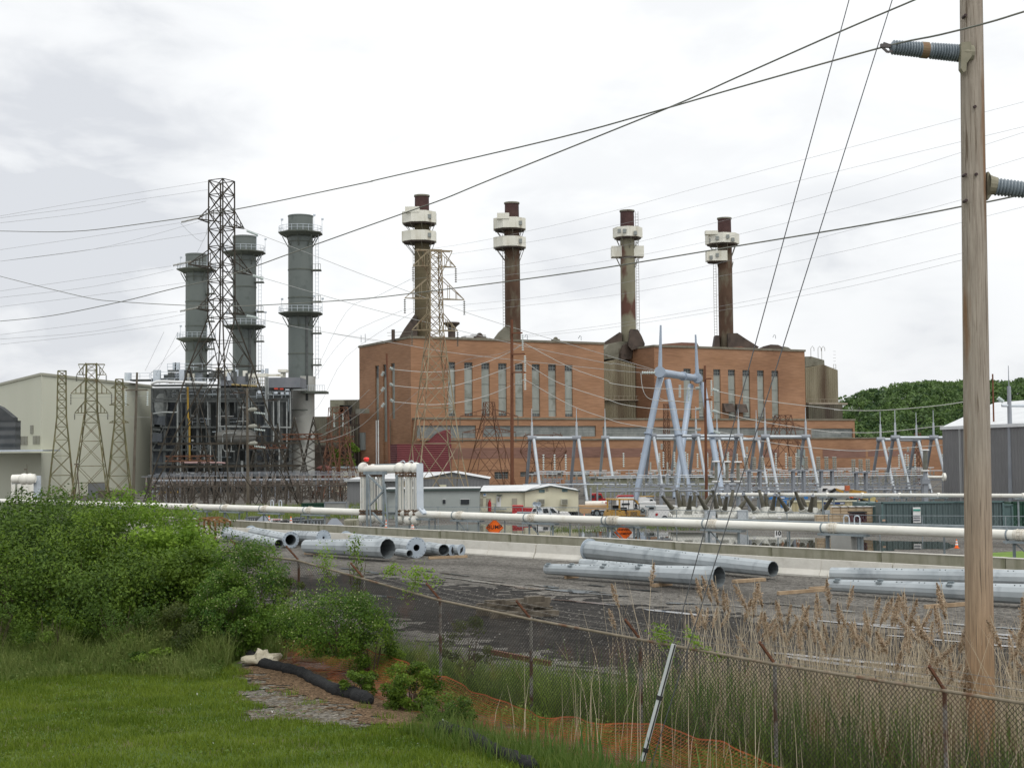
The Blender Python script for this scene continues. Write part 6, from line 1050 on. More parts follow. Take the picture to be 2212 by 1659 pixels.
# ================================================================== three grey stacks
STK = mat('grey_green_stack', (.115, .135, .128), (.15, .17, .16), rough=.6, scale=.12, st=(1, 1, .3), c3=(.10, .118, .11), s3=.6); PLAT = mat('platform_green', (.085, .10, .085), (.12, .13, .11), rough=.7, scale=1)
def stack(cx0, cx1, w0, ytop, Y, plats, lb, pale=None):
    X0 = at(*K('c2', cx0, ytop), Y); zt0 = X0.z; x1 = at(*K('c2', cx1, 1600), Y).x; X = (X0.x+x1)/2; r = W(w0*S('c2'), Y)/2; t = Thing('stack', lb, 'stack', (X, Y, PG), 0, 'three grey boiler stacks'); zb0 = pale or PG
    t.part('shaft', MB().lathe((X, Y, zb0), (X, Y, zt0), [(0, r), (.992, r), (.993, r*1.03), (1, r*1.03), (1, r*.86), (.9, r*.86)], 36), STK, smooth=True)
    z_ = zt0-6; m = MB()
    while z_ > PG+10: m.lathe((X, Y, z_-.12), (X, Y, z_+.12), [(0, r*.99), (0, r*1.035), (1, r*1.035), (1, r*.99)], 32); z_ -= 6.3
    t.part('stiffening_rings', m, PLAT); pr = r*1.85
    for yp in plats:
        zp = at(*K('c2', cx0, yp), Y).z; m = MB().lathe((X, Y, zp-.9), (X, Y, zp), [(0, r), (.0, r*1.35), (.75, pr), (1, pr), (1, r)], 8, P8); o = t.part('platform', m, PLAT); g = MB()
        for k in range(24):
            a = 2*math.pi*k/24; q = Vector((X+math.cos(a)*pr*.95, Y+math.sin(a)*pr*.95, zp)); g.bar(q, q+Vector((0, 0, 1.3)), .07); a2 = 2*math.pi*(k+1)/24; q2 = Vector((X+math.cos(a2)*pr*.95, Y+math.sin(a2)*pr*.95, zp))
            for hh in (.7, 1.3): g.bar(q+Vector((0, 0, hh)), q2+Vector((0, 0, hh)), .07)
        for a in (P8*7, P8*1, -P8*2): q = Vector((X+math.cos(a)*pr*.97, Y+math.sin(a)*pr*.97, zp)); g.bar(q, q+Vector((0, 0, 3.4)), .08); g.box(tuple(q+Vector((.1, 0, 3.4))), (.5, .4, .4))
        t.part('railing', g, GALVL, parent=o); s_ = MB(); [s_.bar((X+math.cos(k*math.pi/4)*pr*.8, Y+math.sin(k*math.pi/4)*pr*.8, zp-.8), (X+math.cos(k*math.pi/4)*r, Y+math.sin(k*math.pi/4)*r, zp-3.2), .18) for k in range(8)]; t.part('struts', s_, PLAT, parent=o)
    m = MB(); lx = X+r+1.0; z_ = PG+25; ztop_ = at(*K('c2', cx0, plats[0]), Y).z
    for dx in (-.35, .35): m.bar((lx+dx, Y-.6, z_), (lx+dx, Y-.6, ztop_), .09)
    while z_ < ztop_: m.bar((lx-.35, Y-.6, z_), (lx+.35, Y-.6, z_), .07); z_ += .9
    z_ = PG+28
    lo = t.part('ladder', m, GALVL)
    while z_ < ztop_-4: 
        g = MB().box((lx-.1, Y-.4, z_), (2.0, 1.8, .3)); [g.bar((lx+dx, Y-1.3, z_), (lx+dx, Y-1.3, z_+1.3), .08) for dx in (-1, -.3, .4, .9)]; g.bar((lx-1, Y-1.3, z_+1.3), (lx+.9, Y-1.3, z_+1.3), .08); t.part('rest_platform', g, PLAT, parent=lo); z_ += 7.1
    t.part('conduit', MB().cyl((X+r*.62, Y-r*.85, PG+20), (X+r*.62, Y-r*.85, at(*K('c2', cx0, plats[1]), Y).z), .28, n=8), HRS)
    return t, X, r
stack(531, 534, 220, 830, 355, (985, 1690), 'shortest-looking grey stack, left behind the big dark pylon')
stack(1022, 1025, 238, 648, 332, (808, 1560), 'middle grey stack directly behind the big dark pylon')
s3, XS3, rS3 = stack(1595, 1598, 252, 438, 311, (612, 1430), 'tallest grey stack, standing clear at the right of the three', pale=at(651, 828, 311).z)
ST3 = mat('pale_stack_base', (.36, .36, .33), (.44, .44, .41), rough=.5, metal=.1, scale=.25, st=(1, 1, .35), c3=(.13, .14, .13), s3=.16, lo3=.56, hi3=.72); zp = at(651, 828, 311).z
rb_ = W(290*S('g3'), 311)/2; s3.part('lower_casing', MB().lathe((at(655, 950, 311).x, 311, PG), (at(655, 950, 311).x, 311, zp+1.5), [(0, rb_), (.84, rb_), (.86, rS3), (1, rS3)], 36), ST3, smooth=True)
o = s3.part('lower_platform', MB().box((XS3+3.4, 309, zp-2.2), (5.6, 5, .5)), PLAT); g = MB(); [g.bar((XS3+1+k*.55, 306.6, zp-2), (XS3+1+k*.55, 306.6, zp-.7), .08) for k in range(10)]; g.bar((XS3+1, 306.6, zp-.7), (XS3+6, 306.6, zp-.7), .08); s3.part('railing', g, GALVL, parent=o)
# ================================================================== lattice towers
def lattice(name, label, px, ybase, Y, levels, arms, m_, rot=0.0, w=.16, group='lattice pylons', top_bar=None, ins=True, armang=None):
    """levels: (picture y, half width m) from the bottom up; arms: (picture y, half length m, rise)"""
    b = at(px, ybase, Y); b.z = PG; t = Thing(name, label, 'pylon', b, 0, group); co, si = math.cos(rot), math.sin(rot)
    L = [(PG if i == 0 else at(px, y, Y).z, hw) for i, (y, hw) in enumerate(levels)]; lean = 0
    def crn(k, z, hw): x, y = ((-1, -1), (1, -1), (1, 1), (-1, 1))[k % 4]; x *= hw; y *= hw; return Vector((b.x+x*co-y*si, b.y+x*si+y*co, z))
    secs = []
    for (z0, h0), (z1, h1) in zip(L, L[1:]):      # split each stretch into panels about as tall as they are wide
        z = z0
        while z < z1-.3:
            hw = h0+(h1-h0)*(z-z0)/(z1-z0); st = max(1.4, hw*2*.95); zn = z+st
            if zn > z1-st*.4: zn = z1
            secs.append((z, hw, zn, h0+(h1-h0)*(zn-z0)/(z1-z0))); z = zn
    for k in range(4):
        m = MB(); [m.bar(crn(k, z0, h0), crn(k, z1, h1), w) for (z0, h0), (z1, h1) in zip(L, L[1:])]; t.part('leg', m, m_)
    m = MB(); v = w*.55
    for (z, h, zn, hn) in secs:
        for k in range(4):
            a, b_, c, d = crn(k, z, h), crn(k+1, z, h), crn(k, zn, hn), crn(k+1, zn, hn); m.bar(a, d, v); m.bar(b_, c, v); m.bar(c, d, v)
            if h > 3: mid = (a+b_+c+d)/4; m.bar((a+c)/2, mid, v*.8); m.bar((b_+d)/2, mid, v*.8); m.bar((a+b_)/2, (a+mid)/2, v*.8); m.bar((a+b_)/2, (b_+mid)/2, v*.8)
    t.part('bracing', m, m_); aa = rot if armang is None else armang; ux = Vector((math.cos(aa), math.sin(aa), 0)); vy = Vector((-ux.y, ux.x, 0))
    for (y, hl, rise) in arms:
        z = at(px, y, Y).z; hw = 0
        for (z0, h0), (z1, h1) in zip(L, L[1:]):
            if z0 <= z <= z1: hw = h0+(h1-h0)*(z-z0)/(z1-z0)
        hw = hw or L[-1][1]
        for sg in (-1, 1):
            m = MB(); c = Vector((b.x, b.y, z)); tip = c+ux*sg*hl; r_ = c+ux*sg*hw
            for q in (-1, 1): m.bar(r_+vy*q*hw*.8, tip, w*.75); m.bar(r_+vy*q*hw*.8+Vector((0, 0, rise)), tip, w*.6)
            for f in (.33, .66): p = r_.lerp(tip, f); m.bar(p+vy*hw*.8*(1-f), p-vy*hw*.8*(1-f), w*.5); m.bar(p+vy*hw*.8*(1-f), p+Vector((0, 0, rise*(1-f)))+vy*hw*.8*(1-f), w*.5); m.bar(p-vy*hw*.8*(1-f), p+Vector((0, 0, rise*(1-f)))-vy*hw*.8*(1-f), w*.5)
            ar = t.part('crossarm', m, m_)
            if ins:
                g = MB(); n = 7; pl_ = 2.2 if hl > 3 else 1.3; pr = [(0, .04)]
                for k in range(n): pr += [((k+.3)/n, .05), ((k+.4)/n, .17), ((k+.6)/n, .17), ((k+.7)/n, .05)]
                g.lathe(tip-Vector((0, 0, .1)), tip-Vector((0, 0, pl_)), pr, 8); t.part('insulator_string', g, PORCB, parent=ar)
    if top_bar:
        y, hl = top_bar; z = at(px, y, Y).z; m = MB(); c = Vector((b.x, b.y, z)); m.bar(c-ux*hl, c+ux*hl, w); m.bar(c-ux*hl+vy, c+ux*hl+vy, w*.7); hw = L[-1][1]; zl = L[-1][0]-3.6
        for sg in (-1, 1): m.bar(Vector((b.x, b.y, zl))+ux*sg*hw, c+ux*sg*hl, w*.6)
        t.part('top_bar', m, m_)
    return t
R62 = math.radians(62)
big = lattice('lattice_pylon', 'tallest dark lattice pylon, standing in front of the grey stacks', 478, 1095, 219, [(1095, 8.6), (791, 3.5), (687, 1.5), (391, 1.42)], [(484, 5.6, 2.6), (583, 7.8, 3.2), (674, 5.8, 2.6)], DARKL, R62, .20, ins=False)
m = MB(); bx = at(478, 1095, 219); 
for y_ in (958, 1007): z_ = at(478, y_, 219).z; m.bar((bx.x-9.5, 217, z_), (bx.x+12.5, 219, z_), .35)
for sg, xx in ((-1, 368), (1, 612)):
    for k in range(2): m.bar(at(xx, 958, 217+k*4), at(478+sg*40, 830, 217+k*2), .2)
big.part('wide_bracing', m, DARKL)
for c, x0, y0, x1, y1, lb in (('c2', 375, 503, 548, 462, 0), ('c2', 290, 945, 480, 905, 0), ('c2', 362, 1412, 550, 1375, 0), ('c2', 1045, 590, 1160, 635, 1), ('c2', 1110, 1045, 1215, 1085, 1), ('c2', 1045, 1458, 1160, 1480, 1)):
    a, b = at(*K(c, x0, y0), 213), at(*K(c, x1, y1), 214); n = 14; pr = []
    for k in range(n): pr += [((k+.2)/n, .06), ((k+.4)/n, .20), ((k+.6)/n, .20), ((k+.8)/n, .06)]
    big.part('strain_insulator', MB().lathe(a, b, pr, 8), PORC if not lb else CGLASS)
R18 = math.radians(20)
lattice('lattice_pylon', 'slender olive lattice pylon standing in front of the leftmost brick chimney', 942, 1108, 192, [(1108, 4.1), (958, 2.6), (714, .95), (541, .80)], [(576, 3.1, 2.2), (646, 4.3, 3.0), (714, 3.3, 2.4)], BROWNL, R18, .15, top_bar=(541, 2.6))
lattice('lattice_pylon', 'olive lattice pylon without crossarms, leftmost of the three before the beige hall', 132, 1081, 262, [(1081, 2.4), (900, .85), (801, .72)], [], OLIVEL, .35, .17, ins=False)
lattice('lattice_pylon', 'olive lattice pylon with three crossarms, middle one before the beige hall', 196, 1081, 262, [(1081, 3.3), (890, 1.1), (786, .9)], [(809.5, 2.7, 2.2), (850, 3.7, 2.6), (892, 3.0, 2.2)], OLIVEL, .2, .16, top_bar=(787, 2.4))
lattice('lattice_pylon', 'olive lattice pylon with short dark arms, right one before the beige hall', 256.5, 1081, 262, [(1081, 2.3), (911, .8), (819, .65)], [(838, 1.5, .5), (875, 1.8, .5), (913, 1.8, .5)], OLIVEL, .35, .16, ins=False)
lattice('lattice_pylon', 'dark lattice pylon in front of the long louvre strip of the brick station', 1058, 1062, 290, [(1062, 4.6), (925, 1.7), (895, 1.1), (869, .95)], [(899, 6.3, 1.4), (934, 5.8, .8)], RUSTL, .3, .18)
lattice('lattice_pylon', 'small rusty lattice pylon behind the leftmost silver gantry', 1174, 1050, 318, [(1050, 3.4), (1000, 3.0), (975, 4.2), (940, 3.4)], [(940, 4.2, .6)], RUSTL, .3, .15, ins=False)
lattice('lattice_pylon', 'rusty lattice pylon before the right end of the brick station', 1694, 1052, 300, [(1052, 5.0), (960, 2.3), (897, 1.3)], [(928, 6.5, 1.3), (958, 4.2, .7)], RUSTL, .3, .17)
lattice('lattice_pylon', 'faint rusty lattice pylon behind the second row of silver gantries', 1580, 1050, 320, [(1050, 4.2), (985, 2.6), (945, 1.5)], [(951, 4.6, .8)], RUSTL, .3, .14, ins=False)
lattice('lattice_pylon', 'thin rusty lattice pylon beside the rusty monopole left of the brick station', 731, 1075, 255, [(1075, 4.0), (990, 1.9), (880, 1.4)], [(905, 2.2, .5), (930, 2.4, .5)], RUSTL, .4, .13, ins=False)
for i, (x_, lb) in enumerate(((1448, 'narrow rusty lattice mast between the legs of the blue-grey frame'), (2000, 'faint lattice mast beyond the right-hand gantries'))):
    lattice('lattice_mast', lb, (1510/2212*0+x_-1448)+(2000+765*.40687)/1.6035 if i == 0 else 1985, 1050, 305, [(1050, .7), ((1150+610*.40687)/1.6035 if i == 0 else 935, .45)], [], RUSTL, .3, .12, group='lattice masts', ins=False)
# lattice portals of the old switchyard
def portal(label, xs_, ytop, ybeam, Y, wbase, m_=DARKL):
    t = Thing('switchyard_portal', label, 'portal', at(xs_[0], 1060, Y)*1.0, 0, 'old lattice portals left of the brick station'); 
    for x_ in xs_:
        tp_ = at(x_, ytop, Y); m = MB(); ft = [Vector((tp_.x+sx*wbase, Y+sy*2.2, PG)) for sx, sy in ((-1, -1), (1, -1), (1, 1), (-1, 1))]; zb = at(x_, ybeam, Y).z
        for f_ in ft: m.bar(f_, tp_, .15)
        for k in range(9):
            f0, f1 = k/9.5, (k+1)/9.5
            for i in range(4):
                a = ft[i].lerp(tp_, f0); b = ft[(i+1) % 4].lerp(tp_, f1); c = ft[(i+1) % 4].lerp(tp_, f0); d = ft[i].lerp(tp_, f1); m.bar(a, b, .08); m.bar(c, d, .08)
        t.part('leg_frame', m, m_)
    m = MB(); z0 = at(xs_[0], ybeam+6, Y).z; z1 = at(xs_[0], ybeam-5, Y).z; xa = at(min(xs_)-26, ybeam, Y).x; xb = at(max(xs_)+20, ybeam, Y).x
    for yy in (Y-.8, Y+.8):
        m.bar((xa, yy, z0), (xb, yy, z0), .22); m.bar((xa, yy, z1), (xb, yy, z1), .2); n = int((xb-xa)/1.5)
        for k in range(n): x0 = xa+(xb-xa)*k/n; x1 = xa+(xb-xa)*(k+1)/n; m.bar((x0, yy, z0), (x1, yy, z1), .09); m.bar((x0, yy, z1), (x1, yy, z0), .09)
    t.part('lattice_beam', m, RUSTL); return t
portal('dark lattice portal in front of the pale stack base', (636, 677), 900, 943, 255, 3.2); portal('rusty lattice portal between the pale stack base and the drab hall', (712, 745), 925, 948, 275, 2.4, RUSTL); portal('low lattice portal behind the tallest pylon legs', (560, 600), 915, 962, 270, 2.6); portal('low wide lattice portal in the left switchyard', (385, 440), 960, 990, 262, 2.6)
# ================================================================== wooden and rusty steel poles
def monopole(name, label, c, x0, y0, x1, y1, Y, wpx, m_, arms=(), w2=None, grp=None):
    a = at(*K(c, x1, y1), Y); b = at(*K(c, x0, y0), Y); a.z = PG; r = W(wpx*S(c), Y)/2; t = Thing(name, label, 'pole', (a.x, a.y, PG), 0, grp); t.part('shaft', MB().cyl(a, b, r, r*.7, 10), m_, smooth=True)
    for (xa, xb, y) in arms:
        m = MB().bar(at(*K(c, xa, y+3), Y-.4), at(*K(c, xb, y), Y-.4), .26, .22); ar = t.part('crossarm', m, m_)
        for xx in (xa, xb):
            if abs(xx-x0) > 30: p = at(*K(c, xx, y+12), Y-.4); t.part('insulator_string', MB().lathe(p, p-Vector((0, 0, 2.6)), sum([[((k+.2)/8, .05), ((k+.4)/8, .2), ((k+.6)/8, .2), ((k+.8)/8, .05)] for k in range(8)], []), 8), CGLASS, parent=ar)
    return t
RM = mat('weathering_steel', (.125, .048, .024), (.165, .07, .038), rough=.85, scale=.4)
TW = mat('old_pole_wood', (.10, .085, .065), (.15, .13, .10), rough=.9, scale=1)
mp1 = monopole('steel_monopole', 'tall rusty brown steel monopole in front of the second chimney', 'c6', 1408, -105, 1410, 1380, 215, 34, RM, [(1408, 1520, 187), (1408, 1520, 342), (1408, 1500, 8)])
mp2 = monopole('steel_monopole', 'slim rusty steel monopole before the left end wall of the brick station', 'c6', 343, 185, 372, 1180, 232, 22, RM, [])
mp3 = monopole('steel_monopole', 'rusty steel monopole rising beside the blue-grey frame', 'c7', 1085, 287, 1100, 1450, 222, 27, RM, [(1085, 1140, 397), (1085, 1140, 573)])
mp4 = monopole('steel_monopole', 'short dark rusty monopole among the lattice portals', 'g4', 970, 370, 975, 1640, 262, 38, RM, [(870, 1040, 442)])
monopole('wooden_pole', 'wooden pole with a crossarm between the olive pylons and the boilers', 'c1', 1167, 222, 1133, 1330, 245, 26, TW, [(1072, 1256, 370)])
monopole('wooden_pole', 'dark wooden pole in front of the boilers, right of the tallest pylon', 'c3', 998, 478, 1004, 1500, 214, 27, TW, [])
monopole('wooden_pole', 'thin wooden pole at the right corner of the beige hall', 'c1', 1290, 560, 1282, 1340, 238, 14, TW, []); monopole('light_pole', 'thin lamp pole before the lean-to of the beige hall', 'c1', 230, 1000, 230, 1120, 240, 8, TW, [(208, 230, 1045)]); monopole('light_pole', 'leaning dark lamp pole between the first two olive pylons', 'c1', 655, 995, 682, 1300, 240, 12, TW, [(632, 668, 1000)])
monopole('steel_monopole', 'rusty steel column just right of the foreground wooden pole', 'c8', 1928, 380, 1936, 800, 195, 20, RM, [])
monopole('white_mast', 'thin white mast before the brick end wall', 'c6', 272, 750, 275, 1180, 200, 8, WHITE, [])
for i, (c, x, y, fl, lb) in enumerate((('c3', 1045, 655, 1, 'a'), ('c3', 1045, 797, 1, 'b'), ('c3', 1048, 942, 1, 'c'))):
    p = at(*K(c, x, y), 212); solo('strain_insulator', MB().lathe(p-Vector((.7, 0, .15)), p+Vector((.7, 0, -.05)), [(0, .1), (.2, .3), (.7, .36), (1, .12)], 10), PORC, ['white strain insulator, highest of three on the dark wooden pole', 'white strain insulator, middle of three on the dark wooden pole', 'white strain insulator, lowest of three on the dark wooden pole'][i], 'insulator'); q = at(*K(c, x+58, y+35), 212)
    solo('strain_insulator', MB().lathe(q-Vector((.9, 0, -.1)), q+Vector((.9, 0, -.15)), sum([[((k+.2)/7, .05), ((k+.5)/7, .22), ((k+.8)/7, .05)] for k in range(7)], []), 8), CGLASS, ['ribbed glass insulator right of the highest white one on the dark pole', 'ribbed glass insulator right of the middle white one on the dark pole', 'ribbed glass insulator right of the lowest white one on the dark pole'][i], 'insulator')
# ================================================================== blue-grey dead-end frame and silver gantries
BG = mat('blue_grey_steel', (.30, .36, .44), (.36, .42, .50), rough=.5, metal=.2, scale=.25); SG = mat('silver_steel', (.42, .46, .50), (.54, .58, .61), rough=.45, metal=.25, scale=.3); SG2 = mat('dull_steel', (.23, .25, .28), (.30, .32, .35), rough=.6, metal=.2, scale=.3)
NL = at(*K('c7', 705, 345), 230); NR_ = at(*K('c7', 1020, 395), 252); fr_ = Thing('dead_end_frame', 'large blue-grey tubular dead-end frame with two tall spires', 'frame', (NL.x, 236, PG))
for a, (x, y), r in ((NL, (490, 1445), .55), (NL+Vector((1.2, 0, -.5)), (965, 1445), .55), (NR_+Vector((-1.2, 0, -.5)), (832, 1420), .55), (NR_+Vector((1.0, 0, -.3)), (1240, 1430), .55)):
    f = G(*K('c7', x, y), PG); m = MB().cyl(f, a-Vector((0, 0, .8)), r*.95, r, 14); m.cyl(f.lerp(a, .52)-(a-f).normalized()*.15, f.lerp(a, .52)+(a-f).normalized()*.15, r*1.25, n=14); fr_.part('leg', m, BG, smooth=True)
for nd in (NL, NR_): fr_.part('node_drum', MB().cyl(nd-Vector((.3, 2.0, 0)), nd+Vector((.3, 1.6, 0)), .92, n=18), BG, smooth=True)
fr_.part('beam', MB().cyl(NL, NR_, .66, .62, 16).cyl(NL.lerp(NR_, .58), NL.lerp(NR_, .60), .82, n=16), BG, smooth=True)
for nd, (x, y) in ((NL, (672, 1180)), (NR_, (953, 1256))): tp_ = at(*K('c5', x, y), nd.y); fr_.part('spire', MB().cyl(nd+Vector((0, 0, .8)), tp_, .36, .15, 10), BG, smooth=True)
aw = [0]
SGL = 'silver tubular A-frame gantry bay in the new switchyard'
def gantry(label, c, joints, Y0, dY=0.0, spire=250, legs=None, w_=.35):
    t = Thing('gantry', label, 'gantry', (at(*K(c, *joints[0]), Y0).x, Y0, PG), 0, 'silver A-frame gantries'); J = [at(*K(c, x, y), Y0+dY*i) for i, (x, y) in enumerate(joints)]
    for a, b in zip(J, J[1:]): t.part('beam', MB().cyl(a, b, w_*.82, n=12), SG, smooth=True)
    for j in J:
        m = MB().cyl(j-Vector((.75, 0, 0)), j+Vector((.75, 0, 0)), w_*1.25, n=12); nd = t.part('joint', m, SG2); h = j.z-PG
        t.part('leg', MB().cyl(Vector((j.x+h*.135, j.y-h*.42, PG)), j+Vector((.3, -.3, -.2)), w_*.75, w_*.8, 12), SG, smooth=True); t.part('leg', MB().cyl(Vector((j.x-h*.11, j.y+h*.40, PG)), j+Vector((-.3, .3, -.2)), w_*.75, w_*.8, 12), SG2, smooth=True)
        zt_ = j.z+W(spire*S(c), j.y); m = MB().cyl(j, (j.x, j.y, j.z+(zt_-j.z)*.55), .22, .16, 8); m.cyl((j.x, j.y, j.z+(zt_-j.z)*.5), (j.x, j.y, zt_), .08, .05, 6); t.part('spire', m, SG, smooth=True)
    for a, b in zip(J, J[1:]):
        for f in (.25, .5, .75): p = a.lerp(b, f)-Vector((0, 0, .5)); t.part('insulator_string', MB().lathe(p-Vector((0, 0, 2.2)), p-Vector((0, 0, 5.0)), sum([[((k+.2)/7, .05), ((k+.4)/7, .2), ((k+.6)/7, .2), ((k+.8)/7, .05)] for k in range(7)], []), 7), CGLASS)
    return t
gantry('silver A-frame gantry bay behind the cream trailer', 'c6', [(1580, 903), (1960, 903)], 236)
gantry('silver gantry of four joints, back row behind the blue-grey frame', 'c7', [(237, 903), (850, 908), (1190, 911), (1525, 914)], 262)
gantry('silver gantry of three joints passing between the blue-grey legs', 'c7', [(635, 885), (1010, 885), (1372, 886)], 240)
gantry('silver A-frame gantry bay in front of the rusty pylon at the right', 'c7', [(1600, 892), (1945, 893)], 238)
gantry('silver gantry at the right, back row before the wooded hill', 'c8', [(915, 972), (1240, 976)], 258)
gantry('silver gantry at the far right, front row beside the dark grey shed', 'c8', [(1048, 957), (1395, 957), (1700, 957)], 236)
# ================================================================== low switchyard equipment
def insprof(n, r0, r1): return sum([[((k+.15)/n, r0), ((k+.4)/n, r1), ((k+.6)/n, r1), ((k+.85)/n, r0)] for k in range(n)], [])
bs = Thing('bus_support', 'low galvanized bus support with three post insulators in the new switchyard', 'bus support', (0, 0, PG), 0, 'bus supports of the new switchyard')
m = MB(); m.bar((-1.5, 0, 0), (-1.5, 0, 2.6), .2); m.bar((1.5, 0, 0), (1.5, 0, 2.6), .2); m.bar((-2.2, 0, 2.7), (2.2, 0, 2.7), .25); m.bar((-1.5, 0, .4), (1.5, 0, 2.4), .1); bs.part('stand', m, SG2, world=False)
for x_ in (-1.8, 0, 1.8): bs.part('post_insulator', MB().lathe((x_, 0, 2.8), (x_, 0, 4.2), insprof(6, .07, .17), 7), PORC, world=False)
bs.part('bus_tube', MB().cyl((-2.6, 0, 4.28), (2.6, 0, 4.28), .07, n=6), SG, world=False)
b2 = Thing('bus_support', 'low rusty switch stand with dark insulators in the old switchyard', 'bus support', (0, 0, PG), 0, 'switch stands of the old switchyard')
m = MB(); [m.bar((x_, y_, 0), (x_*.8, y_*.8, 3.2), .16) for x_ in (-1.2, 1.2) for y_ in (-.6, .6)]; m.bar((-1.8, 0, 3.2), (1.8, 0, 3.2), .22); m.bar((-1.2, -.6, .3), (1.0, -.5, 3), .1); m.bar((1.2, -.6, .3), (-1.0, -.5, 3), .1); b2.part('stand', m, mat('old_stand_steel', (.065, .055, .045), (.12, .10, .08), rough=.8, scale=1), world=False)
for x_ in (-1.4, 0, 1.4): b2.part('post_insulator', MB().lathe((x_, 0, 3.3), (x_, 0, 4.7), insprof(6, .07, .18), 7), mat('brown_porcelain', (.10, .05, .035), (.30, .27, .24), rough=.4, scale=.5), world=False)
b2.part('bus_tube', MB().cyl((-2.2, 0, 4.8), (2.2, 0, 4.8), .06, n=6), SG2, world=False)
first = True
for row, Y in enumerate((205, 222, 244, 262, 280)):
    x_ = 1330+row*9 if row < 2 else 1150+row*11
    while x_ < 2020:
        p = at(x_, 1060, Y); X = p.x
        if first: bs.e.location = (X, Y, PG); first = False
        else: bs.dup((X, Y, PG), R.uniform(-.1, .1)+(.15 if row % 2 else 0))
        x_ += R.choice((62, 75, 90))*1.0
first = True
for row, Y in enumerate((222, 236, 252, 268)):
    x_ = 335+row*13
    while x_ < 770:
        X = at(x_, 1060, Y).x
        if first: b2.e.location = (X, Y, PG); first = False
        else: b2.dup((X, Y, PG), R.uniform(-.2, .2))
        x_ += R.choice((34, 44, 54))
for i, (y, Y, x0, x1, r, lb) in enumerate(((1047, 232, 1130, 1990, .10, 'long thin silver bus tube across the new switchyard, upper'), (1061, 214, 1290, 2010, .14, 'long thin silver bus tube across the new switchyard, lower'), (1039, 250, 330, 800, .22, 'long grey pipe bridge along the foot of the boilers, upper'), (1052, 240, 330, 800, .12, 'long thin bus tube along the foot of the boilers, lower'))):
    a, b = at(x0, y, Y), at(x1, y-4, Y); m = MB().cyl(a, b, r, n=8); t = Thing('bus_tube', lb, 'bus tube', (a.x, Y, PG)); t.part('tube', m, SG2 if i else SG); m = MB(); n = 16
    for k in range(n+1): q = a.lerp(b, k/n); m.bar((q.x, q.y, PG), (q.x, q.y, q.z), .12)
    t.part('posts', m, SG2)
for i, (c, x0, x1, yb, y0, Y) in enumerate((('g6', 310, 535, 845, 1130, 190), ('g6', 670, 900, 845, 1130, 191), ('g6', 1120, 1325, 870, 1130, 200), ('g5', 1690, 1965, 1020, 1360, 192))):
    a, b = at(*K(c, x0, yb), Y), at(*K(c, x1, yb), Y); t = Thing('disconnect_stand', ['grey table-shaped disconnect stand, left of three before the brick wing', 'grey table-shaped disconnect stand, middle of three before the brick wing', 'grey table-shaped disconnect stand, right of three before the brick wing', 'grey table-shaped disconnect stand right of the white-ringed arresters'][i], 'disconnect stand', ((a.x+b.x)/2, Y, PG), 0, 'disconnect stands')
    m = MB(); w_ = b.x-a.x; m.box(((a.x+b.x)/2, Y, a.z), (w_, 1.6, .22)); [m.bar((a.x+w_*f, Y+q, PG), (a.x+w_*f, Y+q, a.z), .3) for f in (.2, .8) for q in (-.5, .5)]; t.part('table_frame', m, SG2)
    for f in (.05, .5, .95):
        for q in (-.6, .6): t.part('post_insulator', MB().lathe((a.x+w_*f, Y+q, a.z+.1), (a.x+w_*f, Y+q, a.z+1.9), insprof(7, .08, .19), 8), PORC)
ARL = ['tall grey arrester column with white rings, left of three', 'tall grey arrester column with white rings, middle of three', 'tall grey arrester column with white rings, right of three', 'single tall grey arrester column with white rings beside the dark grey shed']
for i, (c, x, yt, yb, Y, s_) in enumerate((('g5', 1240, 880, 1185, 170, 1), ('g5', 1407, 883, 1183, 170, 1), ('g5', 1577, 886, 1183, 170, 1), ('c8', 1317, 1068, 1255, 170, 1))):
    a, b = at(*K(c, x, yb), Y), at(*K(c, x, yt), Y); r = .19; t = Thing('surge_arrester', ARL[i], 'arrester', (a.x, Y, PG), 0, 'arresters with white rings'); t.part('column', MB().lathe(a, b, insprof(22, .17 if i < 3 else .24, .24 if i < 3 else .36), 12), PORC, smooth=True)
    for q in (a, b): t.part('ring', MB().lathe(q-Vector((0, 0, .09)), q+Vector((0, 0, .09)), [(0, .05), (0, .44), (.5, .52), (1, .44), (1, .05)], 18), WHITE, smooth=True)
    t.part('pedestal', MB().cyl(a-Vector((0, 0, .2)), a-Vector((0, 0, 1.0)), .2, .36, 10).bar((a.x, Y, PG), (a.x, Y, a.z-1.0), .5).box((a.x, Y, a.z-1.3), (1.0, .8, .6)), SG2)
m = MB(); t = Thing('disconnect_switch', 'grey three-pole disconnect switch on a post before the drab shed', 'switch', (at(*K('g5', 400, 1280), 185).x, 185, PG)); a, b = at(*K('g5', 190, 1230), 185), at(*K('g5', 620, 1270), 185); m.bar(a, b, .35); m.bar((at(*K('g5', 400, 1260), 185).x, 185, PG), at(*K('g5', 400, 1260), 185), .35); t.part('beam', m, SG2)
for x_ in (235, 370, 495, 620): a, b = at(*K('g5', x_, 1240), 185), at(*K('g5', x_, 1060 if x_ > 300 else 1050), 185); t.part('post_insulator', MB().lathe(a, b, insprof(8, .12, .30), 8), SG); c_ = at(*K('g5', x_, 890), 187); t.part('upper_insulator', MB().lathe(b, c_, insprof(7, .05, .14), 7), PORC)
